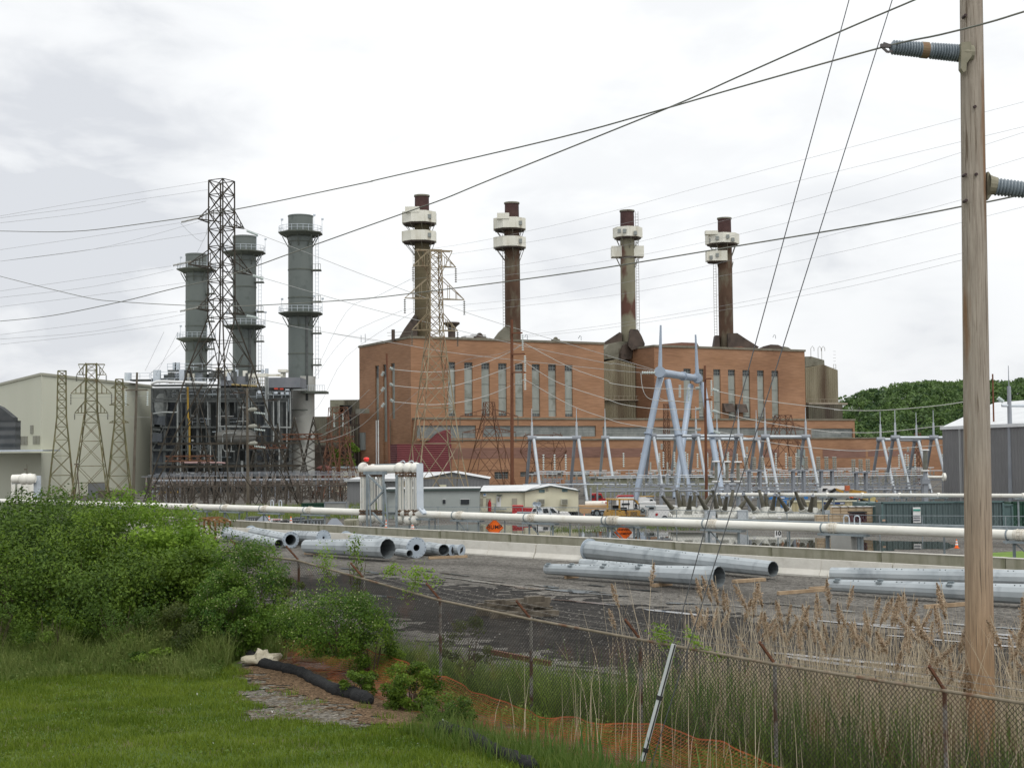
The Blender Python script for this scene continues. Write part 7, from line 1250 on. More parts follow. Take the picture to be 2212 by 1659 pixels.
# dead-tank circuit breakers with leaning bushings
TANK = mat('breaker_tank', (.44, .44, .40), (.56, .56, .52), rough=.5, metal=.2, scale=.8)
BK = [[(405, 1395, 570, 1600, 0), (635, 1318, 695, 1590, 1), (733, 1398, 752, 1595, 1), (850, 1392, 822, 1610, 0), (925, 1350, 888, 1590, 1), (958, 1382, 1092, 1612, 0), (1162, 1390, 1020, 1590, 1)],
      [(1190, 1308, 1250, 1590, 0), (1282, 1390, 1318, 1590, 1), (1405, 1402, 1372, 1610, 0), (1498, 1315, 1455, 1590, 1), (1662, 1385, 1830, 1612, 0), (1720, 1440, 1590, 1610, 1), (1900, 1310, 1970, 1590, 1)],
      [(2000, 1380, 2020, 1590, 1), (2140, 1395, 2100, 1610, 0), (2205, 1350, 2190, 1590, 1), (2187, 1405, 2330, 1620, 0), (2450, 1325, 2560, 1605, 0), (2540, 1375, 2615, 1600, 1), (2440, 1420, 2330, 1590, 1), (2720, 1410, 2680, 1640, 0), (2765, 1330, 2750, 1600, 1), (3045, 1395, 2870, 1640, 0)]]
for i, bk in enumerate(BK):
    Y = 150; xm = sum(b[2] for b in bk)/len(bk); c0 = at(*K('g5', xm, 1640), Y); t = Thing('circuit_breaker', ['outdoor circuit breaker with leaning brown bushings, left of three', 'outdoor circuit breaker with leaning brown bushings, middle of three', 'outdoor circuit breaker with leaning brown bushings, right of three beside the crates'][i], 'circuit breaker', (c0.x, Y, PG), 0, 'circuit breakers behind the cable tray')
    for (xt, yt, xb, yb, bck) in bk:
        Yb = Y+(3 if bck else 0); b = at(*K('g5', xb, yb), Yb); a = at(*K('g5', xt, yt), Yb-(1.0 if not bck else -.6)); d = (a-b).normalized()
        t.part('bushing', MB().lathe(b, a, [(0, .30)]+[((k+q)/20, (.29-.13*k/20)*(1.0 if q < .5 else .88)) for k in range(20) for q in (.2, .7)]+[(1, .13)], 12), PORCB); m = MB(); m.cyl(a-d*.02, a+d*.1, .22, n=10); m.cyl(a, a+d*.35, .06, n=6); t.part('terminal', m, SG2)
        e = b-d*.75; e2 = b-d*1.0; t.part('current_transformer', MB().lathe(b+d*.05, e2, [(0, .32), (.02, .42), (.9, .44), (1, .30), (1, .01)], 14), TANK, smooth=True)
    xa = at(*K('g5', bk[0][2]-20, 1690), Y+1).x; xb = at(*K('g5', bk[-1][2]+40, 1690), Y+1).x; m = MB()
    for q in (0, 2.2, 4.4): m.cyl((xa, Y-.3+q*.9, -1.35), (xb, Y-.3+q*.9, -1.35), .42, n=14)
    t.part('tank', m, TANK, smooth=True); m = MB(); [m.bar((xa+(xb-xa)*f, Y+q, PG), (xa+(xb-xa)*f, Y+q, -1.6), .2) for f in (.1, .5, .9) for q in (-.3, 3.8)]; m.bar((xa, Y-.3, -1.75), (xb, Y-.3, -1.75), .25); t.part('support_frame', m, SG2)
    p = at(*K('e4', (640, 540, 1870)[i]-(600 if i == 0 else 0), 840), 149); t.part('control_cabinet', MB().box((p.x, 149, (p.z+.7+PG)/2), (1.1, .9, p.z+.7-PG)), SG); p = at(*K('e4', (90, 715, 1110)[i], 845), 148.2); t.part('placard', MB().box(tuple(p), (.35, .04, .3)), WHITE)
# second, farther white pipeline at the right
a, b = at(*K('e4', 150, 497), 162), at(2260, 1071, 128); p2 = Thing('pipeline', 'thinner far white pipeline crossing above the green containers', 'pipeline', (a.x, a.y, PG)); p2.part('pipe', MB().tube([a, a.lerp(b, .5), b], .195, 14), WHITEP, smooth=True); m = MB(); g = MB()
for k in range(9): q = a.lerp(b, (k+.5)/9); m.bar((q.x-.5, q.y, PG), (q.x-.5, q.y, q.z-.2), .14); m.bar((q.x+.7, q.y, PG), (q.x+.7, q.y, q.z-.2), .14); m.box((q.x, q.y, q.z-.26), (1.8, .5, .12)); g.cyl(q-Vector((.12, 0, 0)), q+Vector((.12, 0, 0)), .27, n=14)
p2.part('trestle', m, GALVD); p2.part('flange', g, WHITEP); a, b = at(*K('c8', 1335, 1311), 172), at(*K('c8', 1482, 1311), 172); solo('pipe_stub', MB().cyl(a, b, W(20*S('c8'), 172)/2, n=12).cyl(b-Vector((.05, 0, 0)), b+Vector((.25, 0, 0)), .5, n=12), WHITEP, 'short thick white pipe left of the dark grey shed', 'pipe', smooth=True)
lr = Thing('pipe_riser_loop', 'small distant white pipe riser loop low in front of the beige hall', 'pipe loop', at(*K('c1', 200, 1290), 135)*1.0)
for x_ in (112, 165, 215, 262, 305): lr.part('riser', MB().cyl(at(*K('c1', x_, 1330), 135+x_*.02), at(*K('c1', x_, 1150), 135+x_*.02), .30 if x_ > 190 else .2, n=12), WHITEP, smooth=True)
lr.part('crossover_pipe', MB().tube([at(*K('c1', 105, 1128), 135), at(*K('c1', 300, 1122), 135)], .42, 12), WHITEP, smooth=True); [lr.part('elbow_ball', MB().ball(tuple(at(*K('c1', x_, 1128), 134.6)), .55, 12, 8), WHITEP, smooth=True) for x_ in (205, 255)]; lr.part('duct_edge', MB().bar(at(*K('c1', 318, 1100), 136), at(*K('c1', 318, 1330), 136), .6, .4), GALVL); lr.part('support_band', MB().bar(at(*K('c1', 105, 1160), 135.8), at(*K('c1', 310, 1155), 135.8), .25), GALVD)
# ================================================================== trailers and sheds of the middle distance
CREAM = mat('cream_siding', (.58, .56, .42), (.64, .62, .48), rough=.6, scale=.5); WROOF = mat('white_roof_sheet', (.60, .62, .63), (.70, .72, .73), rough=.45, scale=.3); TRIM = mat('dark_eave_trim', (.05, .07, .065), rough=.6); GREYS = ribbed('grey_shed_cladding', (.15, .155, .16), (.18, .185, .19), (1, 0, 0), .5, rough=.6, amp=.3); GREYT = mat('grey_trailer_siding', (.29, .32, .31), (.33, .36, .35), rough=.65, scale=.4)
def fr(c, pts, Y): return [at(*K(c, x, y), Y) for x, y in pts]
tr = Thing('site_trailer', 'cream site office trailer with a white roof and gabled end', 'trailer', (at(1140, 1110, 180).x, 180, PG)); Y = 180
a, b, g0_, g1_, g2_ = fr('e2', [(180, 192), (875, 192), (875, 192), (1268, 108), (1692, 182)], Y)
m = MB(); m.hexa([(a.x, Y, PG+.5), (b.x, Y, PG+.5), (b.x, Y+7, PG+.5), (a.x, Y+7, PG+.5)], [(a.x, Y, a.z), (b.x, Y, a.z), (b.x, Y+7, a.z), (a.x, Y+7, a.z)]); tr.part('long_body', m, CREAM)
m = MB(); Yg = Y-.4; m.prism([(g0_.x, Yg, PG+.5), (g2_.x, Yg, PG+.5), (g2_.x, Yg, g2_.z), (g1_.x, Yg, g1_.z), (g0_.x, Yg, g0_.z)], (0, 12, 0)); tr.part('gable_body', m, CREAM)
m = MB(); rz_ = .12; m.add([(g0_.x-.3, Yg-.25, g0_.z+.0), (g1_.x, Yg-.25, g1_.z+.08), (g1_.x, Yg+12.2, g1_.z+.08), (g0_.x-.3, Yg+12.2, g0_.z)], [(0, 1, 2, 3)]); m.add([(g1_.x, Yg-.25, g1_.z+.08), (g2_.x+.25, Yg-.25, g2_.z), (g2_.x+.25, Yg+12.2, g2_.z), (g1_.x, Yg+12.2, g1_.z+.08)], [(0, 1, 2, 3)])
m.add([(a.x-.2, Y-.3, a.z+.03), (g0_.x, Y-.3, a.z+.03), (g0_.x+2.2, Y+7, g1_.z+.06), (a.x+.4, Y+7, g1_.z+.02)], [(0, 1, 2, 3)]); tr.part('roof', m, WROOF)
m = MB(); m.bar((a.x-.2, Y-.32, a.z), (g0_.x, Y-.32, a.z), .1, .16); m.bar((g0_.x-.3, Yg-.3, g0_.z), (g1_.x, Yg-.3, g1_.z+.05), .1, .16); m.bar((g1_.x, Yg-.3, g1_.z+.05), (g2_.x+.25, Yg-.3, g2_.z), .1, .16); tr.part('eave_trim', m, TRIM); tr.part('skirt', MB().box(((a.x+g2_.x)/2, Y+3, PG+.25), (g2_.x-a.x-.2, 6, .5)), BLACK)
def tb(name, c, x0, y0, x1, y1, Y, m_, dep=.12, T=None, label=None): p = at(*K(c, x0, y0), Y); q = at(*K(c, x1, y1), Y); return (T or tr).part(name, MB().box(((p.x+q.x)/2, Y+dep/2-.02, (p.z+q.z)/2), (abs(q.x-p.x), dep, abs(p.z-q.z))), m_, label=label)
SHUT = mat('taupe_shutter', (.33, .31, .25), rough=.7)
for x0, x1 in ((180, 238), (285, 360), (680, 758)): tb('window_shutter', 'e2', x0, 290, x1, 398, Y-.08, SHUT)
for x0, x1 in ((1085, 1180), (1445, 1535)): o = tb('air_conditioner', 'e2', x0-15, 300, x1, 385, Yg-.75, mat('ac_case', (.46, .46, .38), rough=.6), .7); p = tb('grille', 'e2', x0+2, 312, x1-6, 372, Yg-.80, mat('ac_grille', (.22, .22, .18), (.16, .16, .13), rough=.8, scale=6), .05)
tb('door', 'e2', 440, 262, 508, 420, Y-.08, WHITE); tb('door_window', 'e2', 458, 283, 486, 345, Y-.12, SHUT); tb('door_canopy', 'e2', 445, 238, 528, 247, Y-.9, TRIM, .9)
for x0, x1 in ((1092, 1180), (1445, 1532)): tb('name_plate', 'e2', x0, 158 if x0 < 1200 else 150, x1, 200 if x0 < 1200 else 190, Yg-.08, mat('teal_plate', (.07, .13, .14), (.16, .24, .25), rough=.6, scale=3), .06)
tb('wall_sign', 'e2', 235, 218, 288, 262, Y-.1, WHITE, .05); tb('wall_sign_emblem', 'e2', 245, 222, 275, 240, Y-.13, mat('sign_blue', (.05, .25, .55), rough=.5), .03); tb('wall_vent', 'e2', 1198, 140, 1232, 180, Yg-.06, SHUT, .05)
m = MB()
for x0, y0, x1, y1 in ((310, 370, 310, 540), (310, 370, 425, 375), (425, 375, 425, 540), (405, 380, 405, 540), (180, 425, 230, 520)): m.bar(at(*K('e2', x0, y0), Y-1.6), at(*K('e2', x1, y1), Y-1.6), .07)
m.box((at(*K('e2', 465, 500), Y-1).x, Y-1, at(*K('e2', 465, 440), Y-1).z-.1), (2.2, 1.4, .1)); tr.part('door_stairs', m, GALVD)
fe = at(*K('e2', 337, 480), 178); solo('fire_extinguisher', MB().cyl((fe.x, 178, PG+.7), (fe.x, 178, PG+1.9), .22, n=10).cyl((fe.x, 178, PG+1.9), (fe.x, 178, PG+2.15), .1, n=8), RED, 'small red extinguisher post beside the trailer stairs', 'extinguisher')
gt = Thing('site_trailer', 'light grey-green site trailer with a dark eave, left of the cream one', 'trailer', (at(980, 1110, 176).x, 176, PG)); Y = 176; p0, p1, p2_ = at(*K('e1', 1338, 780), Y), at(*K('e1', 2212, 780), Y), at(*K('e2', 178, 165), Y)
m = MB(); m.hexa([(p0.x-4.5, Y, PG), (p2_.x, Y, PG), (p2_.x, Y+4, PG), (p0.x-4.5, Y+4, PG)], [(p0.x-4.5, Y, p0.z), (p2_.x, Y, p0.z), (p2_.x, Y+4, p0.z), (p0.x-4.5, Y+4, p0.z)]); gt.part('body', m, GREYT)
m = MB(); m.box(((p0.x-4.5+p2_.x)/2, Y+2, p0.z+.16), (p2_.x-p0.x+4.8, 4.5, .3)); gt.part('eave', m, TRIM); m = MB(); m.box(((p0.x-4.5+p2_.x)/2, Y+2, p0.z+.36), (p2_.x-p0.x+4.7, 4.4, .1)); gt.part('roof', m, WROOF)
for c, x0, y0, x1, y1 in (('c6', 820, 1425, 843, 1460), ('c6', 973, 1423, 1045, 1465), ('c6', 758, 1522, 782, 1540), ('c6', 378, 1412, 412, 1465)): o = tb('window', c, x0, y0, x1, y1, Y-.1, GLASS, .08, gt); tb('window_frame', c, x0-3, y0-3, x1+3, y0, Y-.14, WHITE, .05, gt)
tb('entry_door', 'e1', 690, 795, 833, 1210, Y-.2, GREYT, .3, gt); tb('door_hood', 'e1', 680, 765, 840, 785, Y-1.0, TRIM, 1.0, gt)
gs = Thing('metal_shed', 'grey corrugated metal shed with a white roof behind the pipe riser loop', 'shed', (at(890, 1090, 215).x, 215, PG)); Y = 215; q = fr('c6', [(5, 1270), (645, 1248), (900, 1197), (1203, 1252)], Y)
m = MB(); m.prism([(q[0].x, Y, PG), (q[3].x, Y, PG), q[3], q[2], q[1], (q[0].x, Y, q[1].z)], (0, 16, 0)); gs.part('wall', m, GREYS); m = MB(); m.add([(q[0].x-.4, Y-.3, q[1].z-.1), (q[1].x, Y-.3, q[1].z-.1), (q[2].x, Y+15, q[2].z), (q[0].x+2, Y+15, q[2].z-.3)], [(0, 1, 2, 3)])
m.add([tuple(q[1]+Vector((0, -.3, .05))), tuple(q[2]+Vector((0, -.3, .08))), tuple(q[2]+Vector((0, 16, .08))), tuple(q[1]+Vector((0, 16, .05)))], [(0, 1, 2, 3)]); m.add([tuple(q[2]+Vector((0, -.3, .08))), tuple(q[3]+Vector((.3, -.3, .05))), tuple(q[3]+Vector((.3, 16, .05))), tuple(q[2]+Vector((0, 16, .08)))], [(0, 1, 2, 3)]); gs.part('roof', m, WROOF); gs.part('eave_trim', MB().bar((q[0].x-.4, Y-.35, q[1].z-.2), (q[1].x, Y-.35, q[1].z-.2), .3), mat('shed_trim', (.40, .42, .43), rough=.5)); tb('wall_vent', 'c6', 790, 1300, 850, 1325, Y-.15, CREAM, .1, gs)
DRAB = ribbed('drab_shed_cladding', (.24, .245, .17), (.29, .295, .22), (1, 0, 0), .6, rough=.65, amp=.3); ds = Thing('metal_shed', 'long drab green-beige metal shed behind the parked vehicles', 'shed', (at(1420, 1090, 250).x, 250, PG)); Y = 250; a, b = at(*K('c7', 112, 1240), Y), at(*K('c7', 1262, 1215), Y)
m = MB(); m.hexa([(a.x, Y, PG), (b.x, Y+3, PG), (b.x, Y+18, PG), (a.x, Y+15, PG)], [(a.x, Y, a.z), (b.x, Y+3, a.z), (b.x, Y+18, a.z), (a.x, Y+15, a.z)]); ds.part('wall', m, DRAB); ds.part('gutter', MB().bar((a.x-.3, Y-.2, a.z+.05), (b.x+.3, Y+2.8, a.z+.05), .35, .3), SG2); tb('door', 'c7', 880, 1260, 945, 1420, Y-.1, mat('shed_door', (.33, .33, .27), rough=.6), .1, ds); tb('downpipe', 'c7', 548, 1250, 556, 1420, Y-.2, SG, .1, ds)
DG = ribbed('dark_grey_cladding', (.155, .156, .16), (.18, .181, .185), (.8, -.6, 0), .62, rough=.6, amp=.4); big_s = Thing('metal_shed', 'big dark grey corrugated shed with a white roof at the right edge', 'shed', (at(2100, 1090, 205).x, 205, PG)); A = at(*K('c8', 1472, 870), 205); B_ = at(2330, 913, 168); B_.z = A.z; bk_ = Vector((22, 34, 0))
m = MB(); m.hexa([pl3(p, PG) for p in (A, B_, B_+bk_*1.6, A+bk_*1.6)], [pl3(p, A.z) for p in (A, B_, B_+bk_*1.6, A+bk_*1.6)]); big_s.part('wall', m, DG); RA, RB = A+bk_*.8, B_+bk_*.8; RA.z = RB.z = A.z+4.6; m = MB(); o_ = (B_-A).normalized()*.6; m.add([tuple(A-o_+Vector((0, -.4, .15))), tuple(B_+Vector((0, -.4, .15))), tuple(RB), tuple(RA-o_)], [(0, 1, 2, 3)]); m.add([tuple(RA-o_), tuple(RB), tuple(B_+bk_*1.6), tuple(A-o_+bk_*1.6)], [(0, 1, 2, 3)]); big_s.part('roof', m, WROOF)
big_s.part('eave_gutter', MB().bar(A-o_+Vector((0, -.5, 0)), B_+Vector((0, -.5, 0)), .5, .45), WROOF); d_ = (B_-A).normalized(); q = A+d_*5.5; big_s.part('downpipe', MB().bar(pl3(q+Vector((0, -.4, 0)), PG), q+Vector((0, -.4, 0)), .35), mat('downpipe_grey', (.36, .37, .37), rough=.5)); m = MB(); m.prism([pl3(A+Vector((0, 0, 0)), A.z), Vector(RA), pl3(A+bk_*1.6, A.z)], d_*.3); big_s.part('gable', m, DG)
# ================================================================== containers, crates and machines
TEAL = ribbed('teal_container_sheet', (.095, .135, .138), (.11, .152, .153), (1, 0, 0), .55, rough=.55, amp=.9); TEALP = mat('teal_container_frame', (.085, .14, .14), (.10, .16, .16), rough=.5, scale=1); DKG = ribbed('dark_green_container_sheet', (.02, .07, .045), (.03, .09, .055), (1, 0, 0), .55, rough=.55, amp=.9)
def container(label, c, x0, x1, y0, Y, m_, mf, L=2.5, doors=False):
    a, b = at(*K(c, x0, y0), Y), at(*K(c, x1, y0), Y); t = Thing('shipping_container', label, 'container', ((a.x+b.x)/2, Y, PG)); t.part('box_body', MB().box(((a.x+b.x)/2, Y+L/2, (a.z+PG)/2), (b.x-a.x, L, a.z-PG)), m_); m = MB()
    for x_ in (a.x, b.x): m.bar((x_, Y-.02, PG), (x_, Y-.02, a.z), .18)
    for z_ in (a.z, PG+.1): m.bar((a.x-.09, Y-.02, z_), (b.x+.09, Y-.02, z_), .18)
    t.part('corner_frame', m, mf); return t, a, b
t, a, b = container('long teal shipping container with a white notice on its side', 'e5', 530, 1962, 482, 136, TEAL, TEALP)
tb('notice_board', 'e5', 896, 536, 990, 718, 135.75, WHITE, .06, t); tb('notice_stripe', 'e5', 900, 558, 984, 580, 135.70, mat('notice_green', (.06, .30, .24), rough=.6), .03, t); [tb('notice_text', 'e5', 904, y0, 980, y1, 135.70, mat('notice_ink', (.12, .13, .16), rough=.7), .03, t) for y0, y1 in ((632, 640), (655, 665), (683, 696))]; tb('data_plate', 'e5', 533, 680, 570, 702, 135.75, mat('plate_buff', (.42, .30, .22), rough=.7), .04, t)
t, a, b = container('teal container standing end-on with its doors facing the yard', 'e5', 350, 600, 492, 141, TEALP, TEALP, 6); [tb('door_bar', 'e5', x_, 495, x_+5, 720, 140.8, GALVD, .06, t) for x_ in (372, 400, 440, 500)]; tb('door_gap', 'e5', 434, 500, 437, 720, 140.85, BLACK, .05, t); tb('placard', 'e5', 367, 565, 414, 600, 140.8, mat('pink_placard', (.50, .36, .34), rough=.7), .05, t); tb('marking', 'e5', 412, 515, 510, 528, 140.8, mat('marking_grey', (.33, .38, .37), rough=.7), .04, t)
container('dark green shipping container at the right edge behind the wooden pole', 'e5', 2072, 2700, 478, 142, DKG, DKG); container('olive-teal shipping container between the wooden pole and the dark green one', 'e5', 1966, 2068, 510, 139, TEALP, TEALP)
t, a, b = container('cream shipping container with a blue sign behind the crates', 'g6', 330, 1200, 1240, 168, ribbed('cream_container_sheet', (.42, .37, .22), (.48, .43, .28), (1, 0, 0), .5, rough=.6), CREAM); tb('blue_sign', 'g6', 752, 1252, 1018, 1278, 167.7, mat('deep_blue', (.02, .05, .16), rough=.5), .06, t); [tb('sign_mark', 'g6', x_, 1262, x_+w_, 1272, 167.6, WHITE, .03, t) for x_, w_ in ((832, 30), (880, 8), (960, 40), (1004, 6))]
container('small green container among the left switchyard stands', 'c3', 1465, 1655, 1460, 195, DKG, DKG); t, a, b = container('grey slatted enclosure right of the small green container', 'c3', 1660, 1845, 1450, 194, mat('slat_grey', (.25, .25, .24), (.31, .31, .30), rough=.7, scale=1), SG2)
CRT = mat('crate_wood', (.42, .33, .22), (.54, .44, .31), rough=.85, scale=1.5, st=(1, 1, 6)); cr0 = Thing('wooden_crate', 'pale wooden crate in the stacked row left of the teal containers', 'crate', (0, 0, PG), 0, 'wooden crates stacked left of the containers'); wc, hc = .92, .78
cr0.part('box', MB().box((0, 0, hc/2), (wc*.97, .9, hc*.96)), CRT, world=False); m = MB(); [m.box((0, -.46, hc*f), (wc*.98, .03, .05)) for f in (.12, .5, .88)]; [m.box((x_, -.485, hc/2), (.06, .02, hc*.9)) for x_ in (-.4, .4)]; cr0.part('battens', m, NEWWOOD, world=False); k = 0
for row in range(3):
    for i in range(7):
        if row == 2 and i < 2: continue
        p = at(*K('g6', 700+i*100, 1400), 140+.2*row); z_ = PG+.12+row*hc
        if k == 0: cr0.e.location = (p.x, p.y, z_)
        else: cr0.dup((p.x+R.uniform(-.02, .02), p.y, z_))
        k += 1
for i in range(2, 7): p = at(*K('g6', 700+i*100, 1400), 140.3); solo('crate_cover', MB().box((p.x, p.y, PG+.14+3*hc), (.95, .95, .05)), WHITE, 'white sheet covering the top of a stacked wooden crate', 'cover', 'white covers on the crates')
def blk(T, name, c, x0, y0, x1, y1, Y, dep, m_, smooth=False): a = at(*K(c, x0, y0), Y); b = at(*K(c, x1, y1), Y); return T.part(name, MB().box(((a.x+b.x)/2, Y+dep/2, (a.z+b.z)/2), (abs(b.x-a.x), dep, abs(a.z-b.z))), m_, smooth=smooth)
def wheels(T, c, xs_, y, rpx, Y, w_=.35):
    for x_ in xs_:
        p = at(*K(c, x_, y), Y); r = W(rpx*S(c), Y); o = T.part('wheel', MB().cyl(p, p+Vector((0, w_, 0)), r, n=18), BLACK); T.part('hub', MB().cyl(p-Vector((0, .04, 0)), p+Vector((0, .02, 0)), r*.5, n=12), GALVD, parent=o)
mg = Thing('ribbed_radiator', 'maroon finned machine in front of the wooden crates', 'machine', at(*K('g6', 1200, 1500), 138)*1.0); blk(mg, 'core', 'g6', 1105, 1395, 1300, 1500, 138, 1.2, mat('maroon_paint', (.075, .02, .03), (.11, .035, .045), rough=.6, scale=3)); blk(mg, 'rim', 'g6', 1100, 1375, 1305, 1388, 137.8, 1.5, BLACK); [blk(mg, 'fin', 'g6', 1115+k*28, 1400, 1121+k*28, 1490, 137.7, .3, mat('maroon_light', (.16, .07, .08), rough=.6)) for k in range(7)]
def machine(name, label, cat, Y, blocks, wh=None, c='g6', tubes=()):
    T = Thing(name, label, cat, at(*K(c, (blocks[0][1]+blocks[0][3])/2, 1270), Y)*1.0)
    for (nm, x0, y0, x1, y1, dy, dep, m_) in blocks: blk(T, nm, c, x0, y0, x1, y1, Y+dy, dep, m_)
    for (nm, x0, y0, x1, y1, w_, m_) in tubes: T.part(nm, MB().bar(at(*K(c, x0, y0), Y-.3), at(*K(c, x1, y1), Y-.3), w_), m_)
    if wh: wheels(T, c, wh[0], wh[1], wh[2], Y-.2)
    return T
BLU = mat('boom_blue', (.03, .16, .42), (.04, .19, .48), rough=.45, scale=1)
machine('boom_lift', 'blue boom lift behind the far white pipeline', 'boom lift', 178, [('boom', 30, 1182, 330, 1215, 0, .8, BLU), ('boom_upper', 300, 1178, 550, 1212, .3, .8, BLU), ('base', 160, 1230, 300, 1330, 0, 2, BLU), ('lettering_panel', 200, 1188, 250, 1202, -.1, .1, WHITE)], ([190, 270], 1335, 24))
machine('mobile_crane', 'white mobile crane with its jib lowered behind the far pipeline', 'crane', 182, [('jib', 735, 1048, 1035, 1090, 0, .9, WHITE), ('cab', 720, 1075, 800, 1130, 0, 1.8, WHITE), ('carrier', 740, 1150, 1120, 1215, 0, 2.4, mat('carrier_grey', (.25, .26, .25), rough=.6)), ('cab_window', 735, 1085, 780, 1110, -.1, .1, GLASS)], ([800, 900, 1060], 1225, 24), tubes=(('strut', 830, 1130, 900, 1085, .35, BLACK), ('strut', 900, 1085, 1000, 1120, .3, YEL)))
machine('loader', 'orange telehandler behind the crates', 'loader', 176, [('cab', 1130, 1195, 1215, 1262, 0, 1.8, GLASS), ('roof', 1125, 1186, 1300, 1198, -.1, 2, ORANGE), ('body', 1210, 1215, 1300, 1265, 0, 2, BLACK), ('post', 1200, 1190, 1212, 1268, -.2, .2, RED), ('hook', 1030, 1040, 1085, 1105, .3, .7, mat('hook_orange', (.45, .12, .05), rough=.6))], ([1240, 1160], 1280, 28))
machine('excavator', 'yellow excavator arm and black wheel behind the teal container', 'excavator', 174, [('counterweight', 1295, 1185, 1405, 1225, 0, 2, mat('pale_yellow', (.45, .38, .16), rough=.6)), ('body', 1330, 1225, 1440, 1262, 0, 2, YEL), ('light', 1400, 1245, 1440, 1268, -.2, .3, ORANGE)], ([1385], 1240, 30), tubes=(('boom', 1080, 1110, 1290, 1140, .5, YEL), ('boom', 1290, 1190, 1400, 1220, .6, mat('pale_yellow', (.45, .38, .16)))))
# vehicles: side profiles with glass, wheels and trim
def side(T, name, c, pts, Y, dep, m_, smooth=False): P = fr(c, pts, Y); return T.part(name, MB().prism(P, (0, dep, 0)), m_, smooth=smooth)
pk = Thing('pickup_truck', 'white crew-cab pickup parked in front of the cream trailer', 'truck', at(*K('e2', 1200, 600), 170)*1.0); Y = 170
side(pk, 'body', 'e2', [(700, 560), (700, 545), (760, 520), (760, 508), (985, 512), (990, 505), (1405, 510), (1450, 500), (1540, 505), (1578, 540), (1585, 585), (1570, 620), (700, 620)], Y, 2.0, WHITE); side(pk, 'cab', 'e2', [(975, 512), (1005, 445), (1060, 432), (1290, 430), (1330, 445), (1405, 510)], Y+.15, 1.7, WHITE)
for nm, pts in (('side_window', [(1155, 448), (1225, 447), (1242, 515), (1160, 518)]), ('side_window', [(1268, 445), (1305, 448), (1375, 515), (1280, 515)]), ('side_window', [(1010, 450), (1050, 445), (1050, 492), (990, 495)])): side(pk, nm, 'e2', pts, Y-.03 if nm != 'x' else Y, .2, GLASS)
side(pk, 'mirror', 'e2', [(1385, 478), (1405, 478), (1408, 520), (1388, 520)], Y-.25, .2, BLACK); side(pk, 'headlight', 'e2', [(1560, 532), (1580, 540), (1580, 560), (1562, 556)], Y-.02, .3, GALVL); wheels(pk, 'e2', [860, 1480], 622, 42, Y-.05); side(pk, 'bed_rail', 'e2', [(755, 505), (1035, 508), (1035, 525), (755, 520)], Y-.05, 2.1, GALVD)
side(pk, 'door_seam', 'e2', [(1255, 447), (1258, 447), (1262, 600), (1258, 600)], Y-.02, .03, GALVD)
rtr = Thing('equipment_trailer', 'red equipment box with a low red deck behind the white pickup', 'trailer', at(*K('e2', 840, 600), 174)*1.0); side(rtr, 'box', 'e2', [(682, 408), (855, 408), (858, 540), (682, 540)], 174, 1.6, RED); side(rtr, 'deck', 'e2', [(855, 440), (1000, 443), (1000, 560), (855, 560)], 174.3, 1.4, RED); side(rtr, 'lid', 'e2', [(688, 400), (850, 400), (858, 412), (682, 412)], 173.9, 1.8, mat('lid_red', (.55, .05, .05), rough=.4)); wheels(rtr, 'e2', [760, 930], 600, 36, 173.9)
lt = Thing('floodlight_mast', 'floodlight mast with round reflectors above the white pickup', 'floodlight', at(*K('e2', 1065, 600), 150)*1.0); lt.part('mast', MB().bar(at(*K('e2', 1065, 355), 150), Vector((*at(*K('e2', 1065, 355), 150).xy, PG)), .12), BLACK)
for x_, y_ in ((1038, 380), (1098, 382), (1110, 470)): p = at(*K('e2', x_, y_), 149.7); lt.part('floodlight', MB().lathe(p+Vector((0, .25, 0)), p-Vector((.06, .1, 0)), [(0, .08), (.3, .2), (1, .27), (1, .24), (.4, .12), (.4, .01)], 16), GALVL, smooth=True)
# tank truck, red cab
tk = Thing('tank_truck', 'white-topped tan tank trailer beside the cream trailer', 'truck', at(*K('e2', 1900, 580), 176)*1.0); TAN = mat('tan_paint', (.42, .26, .13), (.50, .33, .18), rough=.5, scale=.6); p, q = at(*K('e2', 1800, 375), 177.2), at(*K('e2', 2155, 370), 177.2); r = W(42*S('e2'), 177)
tk.part('tank', MB().lathe(p, q, [(0, r*.2), (.0, r*.85), (.04, r), (.96, r), (1, r*.85), (1, .05)], 22), mat('tank_white', (.70, .68, .62), (.76, .74, .68), rough=.4, scale=1), smooth=True); side(tk, 'hull', 'e2', [(1708, 400), (2130, 402), (2130, 470), (1900, 515), (1760, 525), (1715, 500)], 176, 2.2, TAN); wheels(tk, 'e2', [1930, 1985, 2060], 520, 44, 175.9); side(tk, 'mudguard', 'e2', [(1900, 470), (2130, 462), (2130, 475), (1900, 488)], 175.8, 2.4, GALVL); [side(tk, 'placard', 'e2', [(x_, 345), (x_+28, 345), (x_+28, 375), (x_, 375)], 175.6, .05, m_) for x_, m_ in ((2050, WHITE), (2105, mat('placard_pink', (.50, .2, .2), rough=.6)))]
rc = Thing('red_truck', 'red truck cab with a tall exhaust behind the tank trailer', 'truck', at(*K('e2', 1980, 580), 186)*1.0); side(rc, 'cab', 'e2', [(1890, 330), (1890, 225), (2000, 212), (2050, 215), (2075, 290), (2110, 298), (2115, 330)], 186, 2.3, RED); side(rc, 'cab_window', 'e2', [(1985, 245), (2040, 240), (2062, 285), (1985, 288)], 185.9, .1, GLASS); side(rc, 'sleeper_window', 'e2', [(1897, 245), (1945, 245), (1945, 285), (1897, 285)], 185.9, .1, GLASS); [rc.part('exhaust', MB().cyl(at(*K('e2', x_, 330), 185.7), at(*K('e2', x_, 148), 185.7), .13, n=8).cyl(at(*K('e2', x_, 150), 185.7), at(*K('e2', x_-12, 135), 185.7), .16, n=8), SG2) for x_ in (1986, 1885)]
